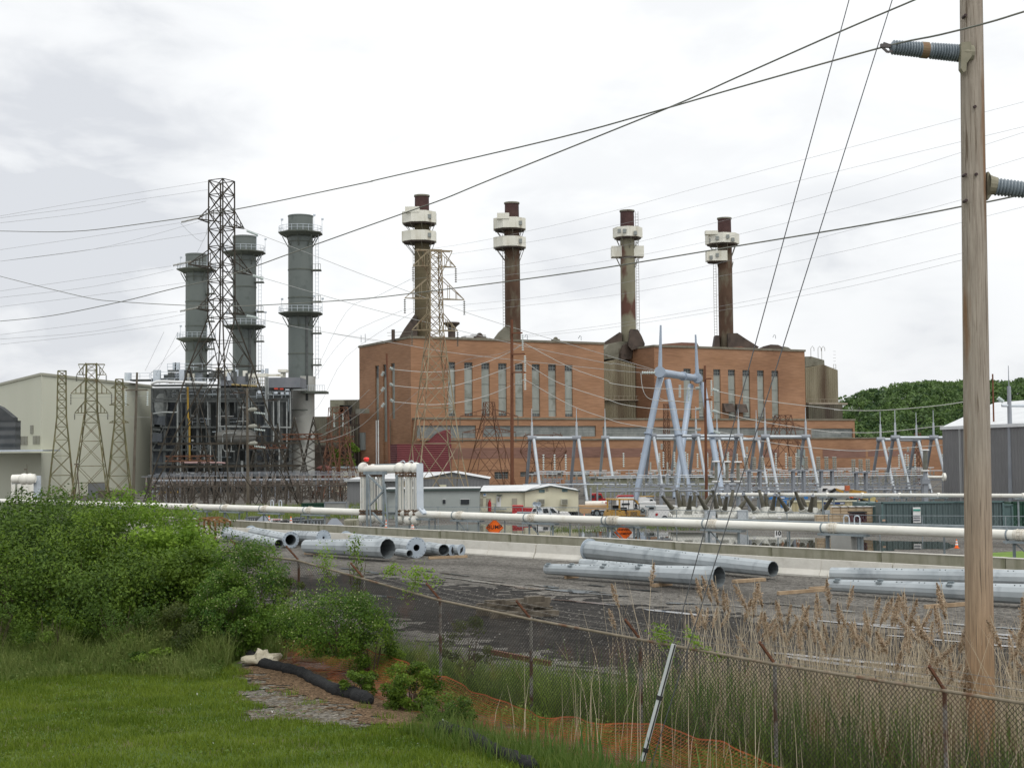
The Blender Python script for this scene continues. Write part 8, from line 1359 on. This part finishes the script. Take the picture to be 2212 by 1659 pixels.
# yellow cable machine / tractor
yt = Thing('yellow_tractor', 'yellow open-cab tracked machine behind the pipeline', 'tractor', at(*K('e3', 700, 700), 165)*1.0); Y = 165
side(yt, 'canopy_roof', 'e3', [(445, 388), (870, 392), (920, 415), (945, 470), (930, 475), (900, 430), (860, 408), (445, 406)], Y, 2.2, YEL)
for x0, x1, y0, y1 in ((450, 475, 400, 580), (632, 662, 400, 580), (860, 872, 405, 560), (940, 955, 460, 600), (520, 527, 400, 560), (700, 708, 400, 560), (780, 790, 400, 560)): blk(yt, 'canopy_post', 'e3', x0, y0, x1, y1, Y, .2, YEL if x1-x0 > 20 else BLACK); blk(yt, 'canopy_post', 'e3', x0, y0, x1, y1, Y+2, .2, YEL)
side(yt, 'hood', 'e3', [(410, 660), (430, 585), (460, 560), (720, 568), (760, 625), (740, 660)], Y, 2.2, YEL); blk(yt, 'engine_box', 'e3', 758, 570, 965, 690, Y-.1, 2.2, YEL); blk(yt, 'grille', 'e3', 815, 585, 915, 672, Y-.15, .06, mat('grille_brown', (.14, .09, .03), (.20, .13, .05), rough=.8, scale=6)); blk(yt, 'seat', 'e3', 540, 490, 640, 570, Y+.8, .7, BLACK); blk(yt, 'console', 'e3', 670, 520, 760, 580, Y+.6, .8, BLACK); blk(yt, 'track', 'e3', 430, 655, 960, 700, Y-.1, 2.4, BLACK); blk(yt, 'blade_frame', 'e3', 970, 640, 1140, 690, Y, 1.6, mat('blade_rust', (.20, .12, .05), rough=.8)); wheels(yt, 'e3', [300], 610, 62, Y+3)
p2k = Thing('pickup_truck', 'white pickup with a black and red tailgate right of the yellow machine', 'truck', at(*K('e3', 1250, 700), 163)*1.0); Y = 163
side(p2k, 'body', 'e3', [(1090, 560), (1090, 545), (1200, 540), (1240, 530), (1500, 540), (1500, 690), (1080, 690)], Y, 2.0, WHITE); side(p2k, 'canopy', 'e3', [(1195, 545), (1200, 492), (1540, 495), (1540, 548)], Y+.1, 1.8, WHITE); blk(p2k, 'rear_rack', 'e3', 1060, 500, 1190, 512, Y-.3, 1.8, GALVD); blk(p2k, 'rack_post', 'e3', 1090, 510, 1097, 690, Y-.3, .1, GALVD); blk(p2k, 'rack_post', 'e3', 1188, 510, 1196, 560, Y-.3, .1, GALVD); blk(p2k, 'rear_window', 'e3', 1100, 515, 1175, 552, Y-.1, .2, GLASS); side(p2k, 'tail_light', 'e3', [(1195, 612), (1235, 606), (1232, 640), (1200, 650)], Y-.05, .1, RED); wheels(p2k, 'e3', [1340], 690, 48, Y-.08); side(p2k, 'canopy_line', 'e3', [(1200, 515), (1540, 518), (1540, 523), (1200, 520)], Y+.05, .06, GALVD)
vn = Thing('utility_van', 'white utility van with a red ladder rack behind the yellow machine', 'van', at(*K('e3', 800, 600), 172)*1.0); Y = 172; side(vn, 'body', 'e3', [(610, 545), (612, 370), (640, 362), (865, 366), (870, 440), (925, 470), (945, 545)], Y, 2.1, WHITE); side(vn, 'ladder_rack', 'e3', [(605, 360), (640, 335), (860, 332), (868, 352), (640, 356)], Y, 1.8, RED); side(vn, 'side_window', 'e3', [(680, 455), (800, 452), (805, 480), (680, 485)], Y-.05, .1, GLASS); side(vn, 'windscreen', 'e3', [(878, 460), (910, 462), (925, 515), (882, 515)], Y-.05, .1, GLASS); wheels(vn, 'e3', [680, 900], 560, 40, Y-.1)
v2 = Thing('utility_van', 'white service body truck with grey cap lines right of the yellow machine', 'van', at(*K('e3', 1080, 600), 174)*1.0); Y = 174; side(v2, 'body', 'e3', [(945, 560), (948, 435), (1205, 430), (1210, 560)], Y, 2.1, WHITE); [side(v2, 'body_line', 'e3', [(950, y_), (1205, y_), (1205, y_+6), (950, y_+6)], Y-.04, .06, GALVD) for y_ in (455, 515)]; wheels(v2, 'e3', [1000, 1150], 565, 34, Y-.1)
v3 = Thing('pickup_truck', 'distant white pickup cab behind the service body truck', 'truck', at(*K('e3', 1130, 500), 184)*1.0); Y = 184; side(v3, 'cab', 'e3', [(950, 420), (960, 370), (1060, 366), (1100, 385), (1160, 385), (1180, 430)], Y, 2, WHITE); side(v3, 'cab_window', 'e3', [(1110, 392), (1150, 390), (1168, 425), (1112, 425)], Y-.05, .1, GLASS); side(v3, 'light_bar', 'e3', [(955, 345), (1180, 340), (1180, 352), (955, 356)], Y+.5, .5, YEL)
cone = Thing('traffic_cone', 'orange and white traffic cone right of the pond', 'cone', (0, 0, 0), 0, 'traffic cones'); CN = [((0, 0, .04), (0, 0, .72))]
cone.part('base', MB().box((0, 0, .02), (.38, .38, .04)), ORANGE, world=False); cone.part('body', MB().lathe((0, 0, .04), (0, 0, .72), [(0, .15), (1, .03), (1, .001)], 14), ORANGE, world=False, smooth=True); cone.part('stripe', MB().lathe((0, 0, .26), (0, 0, .40), [(0, .125), (1, .098)], 14), WHITE, world=False); cone.part('stripe', MB().lathe((0, 0, .48), (0, 0, .60), [(0, .088), (1, .066)], 14), WHITE, world=False)
p = G(*K('e5', 1415, 1022), PG); cone.e.location = (p.x, p.y, PG+.02)
for (c, x, y, Y, lb) in (('e2', 1785, 548, 168, 'traffic cone standing before the tank trailer'), ('e3', 102, 632, 166, 'traffic cone left of the yellow machine'), ('e8', 1035, 130, 104, 'traffic cone behind the low wall left of the riser loop'), ('e8', 797, 120, 106, 'leftmost traffic cone, behind the low wall'), ('e1', 655, 1520, 98, 'traffic cone just right of the riser loop frame'), ('e1', 1155, 1550, 98, 'traffic cone below the short pipe right of the riser loop')):
    q = at(*K(c, x, y), Y); cone.dup((q.x, q.y, gz(q.x, q.y)+.01 if Y > 150 else q.z-.02), 0, lb)
def hopper(c, x0, xt, x1, yt, yb, Y, lb): a, t_, b = fr(c, [(x0, yb), (xt, yt), (x1, yb)], Y); z0 = gz(a.x, Y); T = Thing('hopper', lb, 'hopper', ((a.x+b.x)/2, Y, z0)); m = MB(); w_ = (b.x-a.x); T.part('cone_plate', MB().add([(a.x, Y, a.z), (b.x, Y, a.z), (b.x, Y+w_, a.z), (a.x, Y+w_, a.z), (t_.x-.2, Y+w_/2, t_.z), (t_.x+.2, Y+w_/2, t_.z)], [(0, 1, 5, 4), (1, 2, 5), (2, 3, 4, 5), (3, 0, 4)]), mat('hopper_grey', (.17, .19, .22), (.22, .24, .27), rough=.6, scale=.5)); T.part('base', MB().box(((a.x+b.x)/2, Y+w_/2, (a.z+z0)/2), (w_*.98, w_*.98, max(.1, a.z-z0))), HRS)
hopper('d2', 395, 465, 530, 150, 207, 112, 'grey pyramid-shaped hopper under the pipeline, left one'); hopper('d2', 940, 1005, 1075, 168, 232, 106, 'grey pyramid-shaped hopper under the pipeline, right one')
for i, (x0, y0, x1, y1, Y, m_, lb) in enumerate(((330, 158, 410, 205, 112, HRS, 'dark louvred unit left of the left grey hopper'), (540, 188, 620, 215, 108, BLACK, 'black skid frame behind the red and white board'), (640, 185, 790, 220, 110, HR, 'dark machine skid between the two hoppers, left part'), (800, 178, 920, 226, 110, HRS, 'dark machine skid between the two hoppers, right part'), (1085, 180, 1180, 228, 108, CONCD, 'drab concrete block right of the right hopper'), (690, 165, 760, 185, 111, HRB, 'slate box on top of the dark machine skid'))):
    a, b = fr('d2', [(x0, y0), (x1, y1)], Y); z0 = gz(a.x, Y); T = Thing('equipment_skid', lb, 'equipment', ((a.x+b.x)/2, Y, z0)); T.part('body', MB().box(((a.x+b.x)/2, Y+1, (a.z+(z0 if i < 5 else b.z))/2), (b.x-a.x, 2, a.z-(z0 if i < 5 else b.z))), m_); m = MB(); n = 5
    for k in range(n): x_ = a.x+(b.x-a.x)*(k+.5)/n; m.bar((x_, Y-.05, b.z), (x_, Y-.05, a.z-.1), .08)
    T.part('ribs', m, SG2 if i != 4 else CONCD)
a, b = fr('d2', [(530, 168), (615, 182)], 100); T = Thing('site_board', 'small white board with a red band on posts under the pipeline', 'board', (a.x, 100, gz(a.x, 100))); T.part('panel', MB().box(((a.x+b.x)/2, 100, (a.z+b.z)/2), (b.x-a.x, .05, a.z-b.z)), WHITE); T.part('red_band', MB().box(((a.x+b.x)/2, 99.96, (a.z+b.z)/2), ((b.x-a.x)*.7, .03, (a.z-b.z)*.35)), RED); T.part('posts', MB().bar((a.x+.4, 100.03, gz(a.x, 100)), (a.x+.4, 100.03, b.z), .08).bar((b.x-.4, 100.03, gz(a.x, 100)), (b.x-.4, 100.03, b.z), .08), GALVD)
sp = at(*K('d4', 222, 468), 118); T = Thing('speed_sign', 'white square sign reading 10 under the pipeline', 'sign', (sp.x, 118, gz(sp.x, 118))); T.part('panel', MB().box((sp.x, 118, sp.z+.12), (.56, .04, .74)), WHITE); T.part('post', MB().bar((sp.x, 118.05, gz(sp.x, 118)), (sp.x, 118.05, sp.z), .08), GALVD)
cu = bpy.data.curves.new('n', 'FONT'); cu.body = '10'; cu.size = .50; cu.align_x = 'CENTER'; cu.align_y = 'CENTER'; cu.extrude = .004; cu.offset = .02; ob = bpy.data.objects.new('tmp', cu); C.objects.link(ob); me = bpy.data.meshes.new_from_object(ob.evaluated_get(bpy.context.evaluated_depsgraph_get())); bpy.data.objects.remove(ob); me.transform(T.I @ Matrix.Translation((sp.x, 117.96, sp.z+.08)) @ Matrix.Rotation(math.pi/2, 4, 'X')); me.materials.clear(); me.materials.append(BLACK); ob = bpy.data.objects.new('numerals', me); C.objects.link(ob); ob.parent = T.e
# ================================================================== middle-distance chain-link fence
fpts = [(760, 1094), (1010, 1095), (1250, 1096), (1330, 1099), (1530, 1103), (1700, 1106), (1790, 1110), (1900, 1113), (2085, 1114), (2260, 1115)]; ft = Thing('yard_fence', 'thin grey wire fence with posts beyond the pond', 'fence', (at(1500, 1110, 140).x, 140, PG)); P = []
for (x, y) in fpts: hy = 975-.009*(x-1106); Y = 5.95*F/(y-hy); p = at(x, y, Y); P.append(Vector((p.x, p.y, .05)))
m = MB(); [m.bar(a, b, .06) for a, b in zip(P, P[1:])]; ft.part('top_rail', m, GALVD); m = MB()
for a, b in zip(P, P[1:]):
    n = max(1, int((b-a).length/3)); [m.bar(Vector((*a.lerp(b, k/n).xy, PG)), a.lerp(b, k/n), .07) for k in range(n)]
ft.part('posts', m, GALVD); m = MB()
for a, b in zip(P, P[1:]):
    n = max(1, int((b-a).length/.35))
    for k in range(n): q = a.lerp(b, k/n); q2 = a.lerp(b, min(1, (k+5)/n)); m.bar(Vector((*q.xy, PG)), Vector((*q2.xy, .03)), .008); m.bar(Vector((*q.xy, .03)), Vector((*q2.xy, PG)), .008)
ft.part('mesh_fabric', m, GALVD)
# gravel and grass bank beyond the pond
n = 9000; X = NR.uniform(4, 62, n); Y = NR.uniform(144, 152, n)-np.interp(X, [-14, 30, 62], [0, 0, 16]); P_ = np.stack([X, Y, np.full(n, PG)], 1); kk = patchy(X*.5, Y*.8, .8) > .5; P_ = P_[kk]; n = len(P_)
put('bank_grass', [blades(P_, NR.uniform(.1, .4, n), np.full(n, .05), NR.uniform(.1, .5, n), NR.uniform(.1, .7, n))], TALLM, 'straggly grass on the far bank of the pond', 'grass')
n = 12000; X = NR.uniform(-75, -14, n); Y = NR.uniform(175, 215, n); P_ = np.stack([X, Y, np.full(n, PG)], 1); put('yard_grass', [blades(P_, NR.uniform(.3, .9, n), np.full(n, .10), NR.uniform(.1, .5, n), NR.uniform(.2, .9, n))], TALLM, 'rough grass around the pylon feet at the left', 'grass')
# ================================================================== wooded hill
SKY = [(1760, 905), (1812, 868), (1850, 850), (1890, 842), (1955, 830), (2000, 829), (2060, 828), (2120, 829), (2212, 828), (2400, 822), (2700, 840), (3000, 880)]
def ridge(X): px = 1106+X/960*F; return (6+(967-lin(px, SKY))/F*960)-9
mb = MB(); xs_ = [190+i*22 for i in range(28)]; ys_ = [640+j*32 for j in range(22)]
for y_ in ys_:
    for x_ in xs_: f = min(1, max(0, (y_-650)/310)); f = f*f*(3-2*f); mb.v.append((x_, y_, PG-2+(ridge(x_*960/max(960, y_) if y_ > 960 else x_)-PG+2)*f))
nx = len(xs_); mb.f = [(j*nx+i, j*nx+i+1, (j+1)*nx+i+1, (j+1)*nx+i) for j in range(len(ys_)-1) for i in range(nx-1)]; mb.m = [0]*len(mb.f); struct('hill', mb, mat('hill_floor', (.02, .035, .012), (.03, .05, .018), rough=.95, scale=.05), smooth=True)
rng = np.random.default_rng(3); Pl = []; Lv = []; Sz = []; nc = 1500
FX = rng.uniform(195, 470, nc); FY = rng.uniform(655, 975, nc); keep = FX/FY > .215; FX, FY = FX[keep], FY[keep]
for x_, y_ in zip(FX, FY):
    f = min(1, max(0, (y_-650)/310)); f = f*f*(3-2*f); z_ = PG-2+(ridge(x_)-PG+2)*f; r = rng.uniform(4.2, 7.5); n = 110; u = rng.normal(size=(n, 3)); u /= np.linalg.norm(u, axis=1)[:, None]; u[:, 2] = np.abs(u[:, 2])*1.1-.25; q = u*r*rng.uniform(.75, 1.05, (n, 1)); q[:, 2] += z_+5; q[:, 0] += x_; q[:, 1] += y_; Pl.append(q); tn = rng.normal(.50, .24); Lv.append(np.clip(rng.normal(tn, .09, n), 0, 1)); Sz.append(np.full(n, r*.36))
V, Fc, lv = leaves(np.concatenate(Pl), np.concatenate(Sz), np.concatenate(Lv), .9); o = npobj('forest', V, Fc, lv, leafmat('forest_leaves', (.035, .075, .030), (.16, .25, .075), .3)); setp(o, 'dense green woods covering the hill at the right', 'forest', kind='stuff')
# ================================================================== conductors
def plan(px, x0, y0, dx, dy): k = (px-CX)/F; t_ = (k*y0-x0)/(dx-k*dy); return y0+dy*t_
def smooth_pts(P, n=5):
    out = []; m = len(P)
    for i in range(m-1):
        p0, p1, p2, p3 = P[max(i-1, 0)], P[i], P[i+1], P[min(i+2, m-1)]
        for k in range(n):
            t_ = k/n; out.append(.5*((2*p1)+(p2-p0)*t_+(2*p0-5*p1+4*p2-p3)*t_*t_+(3*p1-p0-3*p2+p3)*t_**3))
    return out+[P[-1]]
NW = [('dark conductor, clamped to the upper left insulator of the wooden pole', 5.33, [(-60, 498), (0, 499.5), (155, 500.5), (312, 483), (502, 454), (780, 397), (824, 386.6), (1200, 300), (1420, 240), (1590, 191), (1902, 104), (2030, 76), (2140, 48), (2212, 26), (2300, 2)]),
      ('dark conductor, rising steeply to the top edge of the picture', 5.9, [(-60, 698), (0, 694), (112, 682), (261.6, 652), (361, 627), (451, 606), (523, 585.6), (622.6, 549.7), (780, 493.6), (875, 460), (959, 430), (1064, 386.7), (1440, 235), (1590, 168.6), (1815, 69), (1977, 0), (2080, -45)]),
      ('dark conductor, passing behind the wooden pole to the right insulator', 8.4, [(-60, 580), (0, 597), (180, 641.5), (261.6, 652), (401.5, 660), (499, 661.7), (622.6, 656.5), (780, 646), (900, 632.8), (1122, 604.9), (1309, 578.2), (1582, 533.4), (1840, 491), (1996, 462.5), (2081, 445.8), (2134, 436.5), (2212, 420), (2290, 402)])]
for lb, x0, pts in NW:
    P = [at(x, y, plan(x, x0, 20.0, -25.6, 35)) for x, y in pts]; solo('conductor', MB().tube(smooth_pts([Vector(p) for p in P]), .0135, 6), WIRED, lb, 'wire', 'foreground conductors', smooth=True)
def wire(segs, Ya, Yb, m_=WIREL, r=.03, label=None, grp='distant overhead wires'):
    P = []; pp = [K(c, x, y) for c, l in segs for (x, y) in l]; xa, xb = pp[0][0], pp[-1][0]
    for p in pp: f = (p[0]-xa)/(xb-xa) if abs(xb-xa) > 1e-6 else 0; P.append(at(*p, Ya+(Yb-Ya)*f))
    solo('overhead_wire', MB().tube(smooth_pts([Vector(p) for p in P], 4), r, 4), m_, label or 'thin pale overhead wire strung between the distant pylons', 'wire', grp)
LT = mat('bright_conductor', (.55, .55, .52), rough=.4, metal=.2); DK = mat('grey_conductor', (.34, .35, .35), rough=.6); DKr = .022
for s_, a, b in (([('c6', [(390, 318), (600, 337), (760, 340), (1000, 318), (1300, 215), (1515, 98)])], 230, 214), ([('c6', [(390, 455), (640, 478), (860, 470), (1100, 405), (1300, 335), (1515, 252)])], 230, 214), ([('c6', [(390, 592), (600, 612), (760, 618), (1000, 592), (1250, 522), (1515, 405)])], 230, 214),
        ([('c6', [(1520, 100), (1900, 300), (2212, 410)]), ('c7', [(300, 440), (640, 480), (1010, 483)])], 214, 224), ([('c6', [(1515, 252), (1800, 430), (2212, 570)]), ('c7', [(400, 620), (700, 657), (1010, 657)])], 214, 224), ([('c6', [(1520, 405), (1900, 620), (2212, 735)]), ('c7', [(400, 780), (700, 825), (1020, 833)])], 214, 224),
        ([('c7', [(1190, 505), (1600, 585), (2212, 660)]), ('c8', [(500, 705), (900, 710), (1400, 670), (1690, 628)])], 220, 200), ([('c7', [(1190, 680), (1600, 770), (2212, 860)]), ('c8', [(500, 905), (900, 908), (1480, 848)])], 220, 205), ([('c7', [(1210, 850), (1700, 950), (2212, 1005)]), ('c8', [(500, 1065), (800, 1073), (1480, 1020)])], 220, 205),
        ([('g4', [(520, 795), (960, 510), (1300, 230), (1540, 0)])], 255, 232), ([('g4', [(540, 910), (1010, 690), (1500, 350), (1800, 20)])], 255, 232), ([('g4', [(560, 1000), (970, 900), (1400, 680), (1830, 270)])], 255, 232),
        ([('c7', [(540, 350), (555, 480), (600, 560), (700, 585), (850, 590), (950, 600)])], 226, 228), ([('c7', [(735, 390), (720, 440), (690, 540), (740, 580), (870, 590)])], 226, 228)): wire(s_, a, b, LT, .045, 'bright slack conductor strung between the steel monopoles and gantries', 'bright conductors between the monopoles')
for s_, a, b in (([('c2', [(985, 555), (1600, 790), (2212, 1030)]), ('c4', [(1000, 1130), (1500, 1290), (2212, 1500)]), ('c7', [(660, 325)])], 214, 228), ([('c2', [(1040, 1020), (2212, 1360)]), ('c4', [(700, 1225), (1300, 1375)]), ('c6', [(1700, 160), (2212, 265)]), ('c7', [(330, 270), (640, 328)])], 214, 228), ([('c2', [(1040, 1460), (1700, 1600)]), ('c4', [(370, 1390)]), ('c6', [(1000, 190), (2212, 320)]), ('c7', [(540, 345)])], 214, 228)): wire(s_, a, b, WIREL, .035)
for s_ in ([('c4', [(730, 595), (1240, 510), (2212, 290)]), ('c5', [(1240, 0), (3600, -620)])], [('c4', [(890, 640), (1240, 590), (2212, 415)]), ('c5', [(1850, 0), (3600, -420)])], [('c4', [(550, 855), (1340, 755), (2212, 600)]), ('c5', [(1250, 320), (2212, 62)]), ('g2', [(1740, 1170), (2212, 1018)])], [('c4', [(945, 862), (1480, 805), (2212, 700)]), ('c5', [(1030, 510), (2212, 225)]), ('g2', [(1740, 1352), (2212, 1212)])],
           [('c4', [(480, 1115), (1480, 1025), (2212, 910)]), ('c5', [(1100, 690), (2212, 410)]), ('g2', [(1740, 1535), (2212, 1400)])], [('c4', [(1010, 1130), (2212, 1000)]), ('c5', [(1100, 795), (2212, 570)]), ('g2', [(2212, 1590)])], [('c4', [(1480, 1335), (2212, 1245)]), ('c5', [(1250, 1010), (2212, 810), (3100, 600)])], [('c4', [(1520, 1345), (2212, 1272)]), ('c5', [(1250, 1045), (2212, 865), (3100, 655)])]): wire(s_, 195, 140, DK, .015)
for l in ([(2000, 80), (1000, 240), (0, 412)], [(1990, 160), (1000, 300), (0, 430)], [(1400, 270), (800, 385), (0, 478)], [(1720, 478), (900, 605), (0, 735)], [(1960, 450), (1400, 610), (860, 735), (0, 845)], [(1980, 570), (1000, 715), (0, 845)], [(1640, 890), (900, 1000), (0, 1130)], [(1660, 925), (900, 1085), (0, 1192)], [(1770, 1050), (900, 1170), (0, 1280)], [(1700, 1325), (900, 1435), (0, 1548)], [(1770, 1350), (900, 1515), (0, 1590)], [(1770, 1425), (900, 1545), (0, 1640)]): wire([('g1', l)], 215, 190, DK, .021)
for s_, a, b in (([('g1', [(1725, 478), (1925, 655), (1990, 520)])], 213, 214), ([('g1', [(1990, 560), (1890, 760)])], 214, 216), ([('c4', [(545, 855), (260, 1000), (0, 1130)]), ('c3', [(1570, 360)])], 192, 250), ([('c4', [(475, 1120), (0, 1345)]), ('c3', [(1560, 410)])], 192, 250), ([('c4', [(575, 1130), (0, 1512)]), ('c3', [(1600, 640), (1400, 740)])], 192, 255), ([('c3', [(290, 0), (130, 330)])], 230, 245), ([('c3', [(410, 0), (240, 330), (220, 370)])], 230, 245), ([('c3', [(440, 100), (160, 370)])], 230, 245),
        ([('c4', [(1520, 1400), (1300, 1490), (900, 1590)]), ('c3', [(2200, 720)])], 214, 232), ([('c3', [(2170, 95), (1700, 10)])], 230, 214), ([('c1', [(600, 440), (1285, 420)])], 262, 262), ([('c1', [(640, 580), (1285, 605)])], 262, 262)): wire(s_, a, b, DK, .022)
for i, (c, x0, y0, x1, y1, Y) in enumerate((('c7', 545, 347, 665, 347, 228), ('c7', 1005, 482, 1040, 478, 224), ('c7', 1010, 658, 1052, 654, 224), ('c7', 1010, 832, 1052, 830, 224), ('c7', 1148, 487, 1200, 506, 221), ('c7', 1150, 668, 1200, 688, 221), ('c7', 1158, 846, 1215, 866, 221), ('c6', 368, 305, 395, 320, 230), ('c6', 368, 440, 395, 457, 230), ('c6', 372, 575, 398, 592, 230), ('c6', 300, 375, 318, 338, 231), ('c6', 300, 505, 320, 472, 231), ('c6', 300, 640, 322, 606, 231), ('c8', 1975, 595, 2025, 632, 190))):
    a, b = at(*K(c, x0, y0), Y), at(*K(c, x1, y1), Y); solo('insulator_string', MB().lathe(a, b, insprof(8, .10, .28), 8), CGLASS, 'bright glass insulator string at the end of a slack conductor', 'insulator', 'bright insulator strings of the slack conductors')
for i, (c, x, y0, y1, Y) in enumerate((('c7', 872, 450, 560, 236), ('c7', 948, 470, 590, 236), ('c7', 788, 450, 520, 236), ('c7', 718, 950, 1000, 250), ('c7', 1443, 975, 1025, 250), ('c8', 992, 1040, 1085, 250), ('c8', 1163, 1040, 1085, 250))):
    a, b = at(*K(c, x, y0), Y), at(*K(c, x, y1), Y); solo('hanging_insulator', MB().lathe(a, b, insprof(10, .08, .26), 8), CGLASS, 'pale vertical insulator string hanging under the steel frames', 'insulator', 'hanging insulator strings')
p = at(*K('c8', 2075, 490), 185); T = Thing('spire_mast', 'thin grey lightning mast behind the white roof at the right edge', 'mast', (p.x, 185, PG)); T.part('mast', MB().cyl((p.x, 185, PG), (p.x, 185, p.z), .45, .25, 10), SG2, smooth=True); T.part('needle', MB().cyl((p.x, 185, p.z), (p.x, 185, at(*K('c8', 2072, 305), 185).z), .07, .04, 6), SG2); T.part('cross_tube', MB().cyl(at(*K('c8', 2010, 665), 185), at(*K('c8', 2230, 668), 185), .2, n=8), SG)
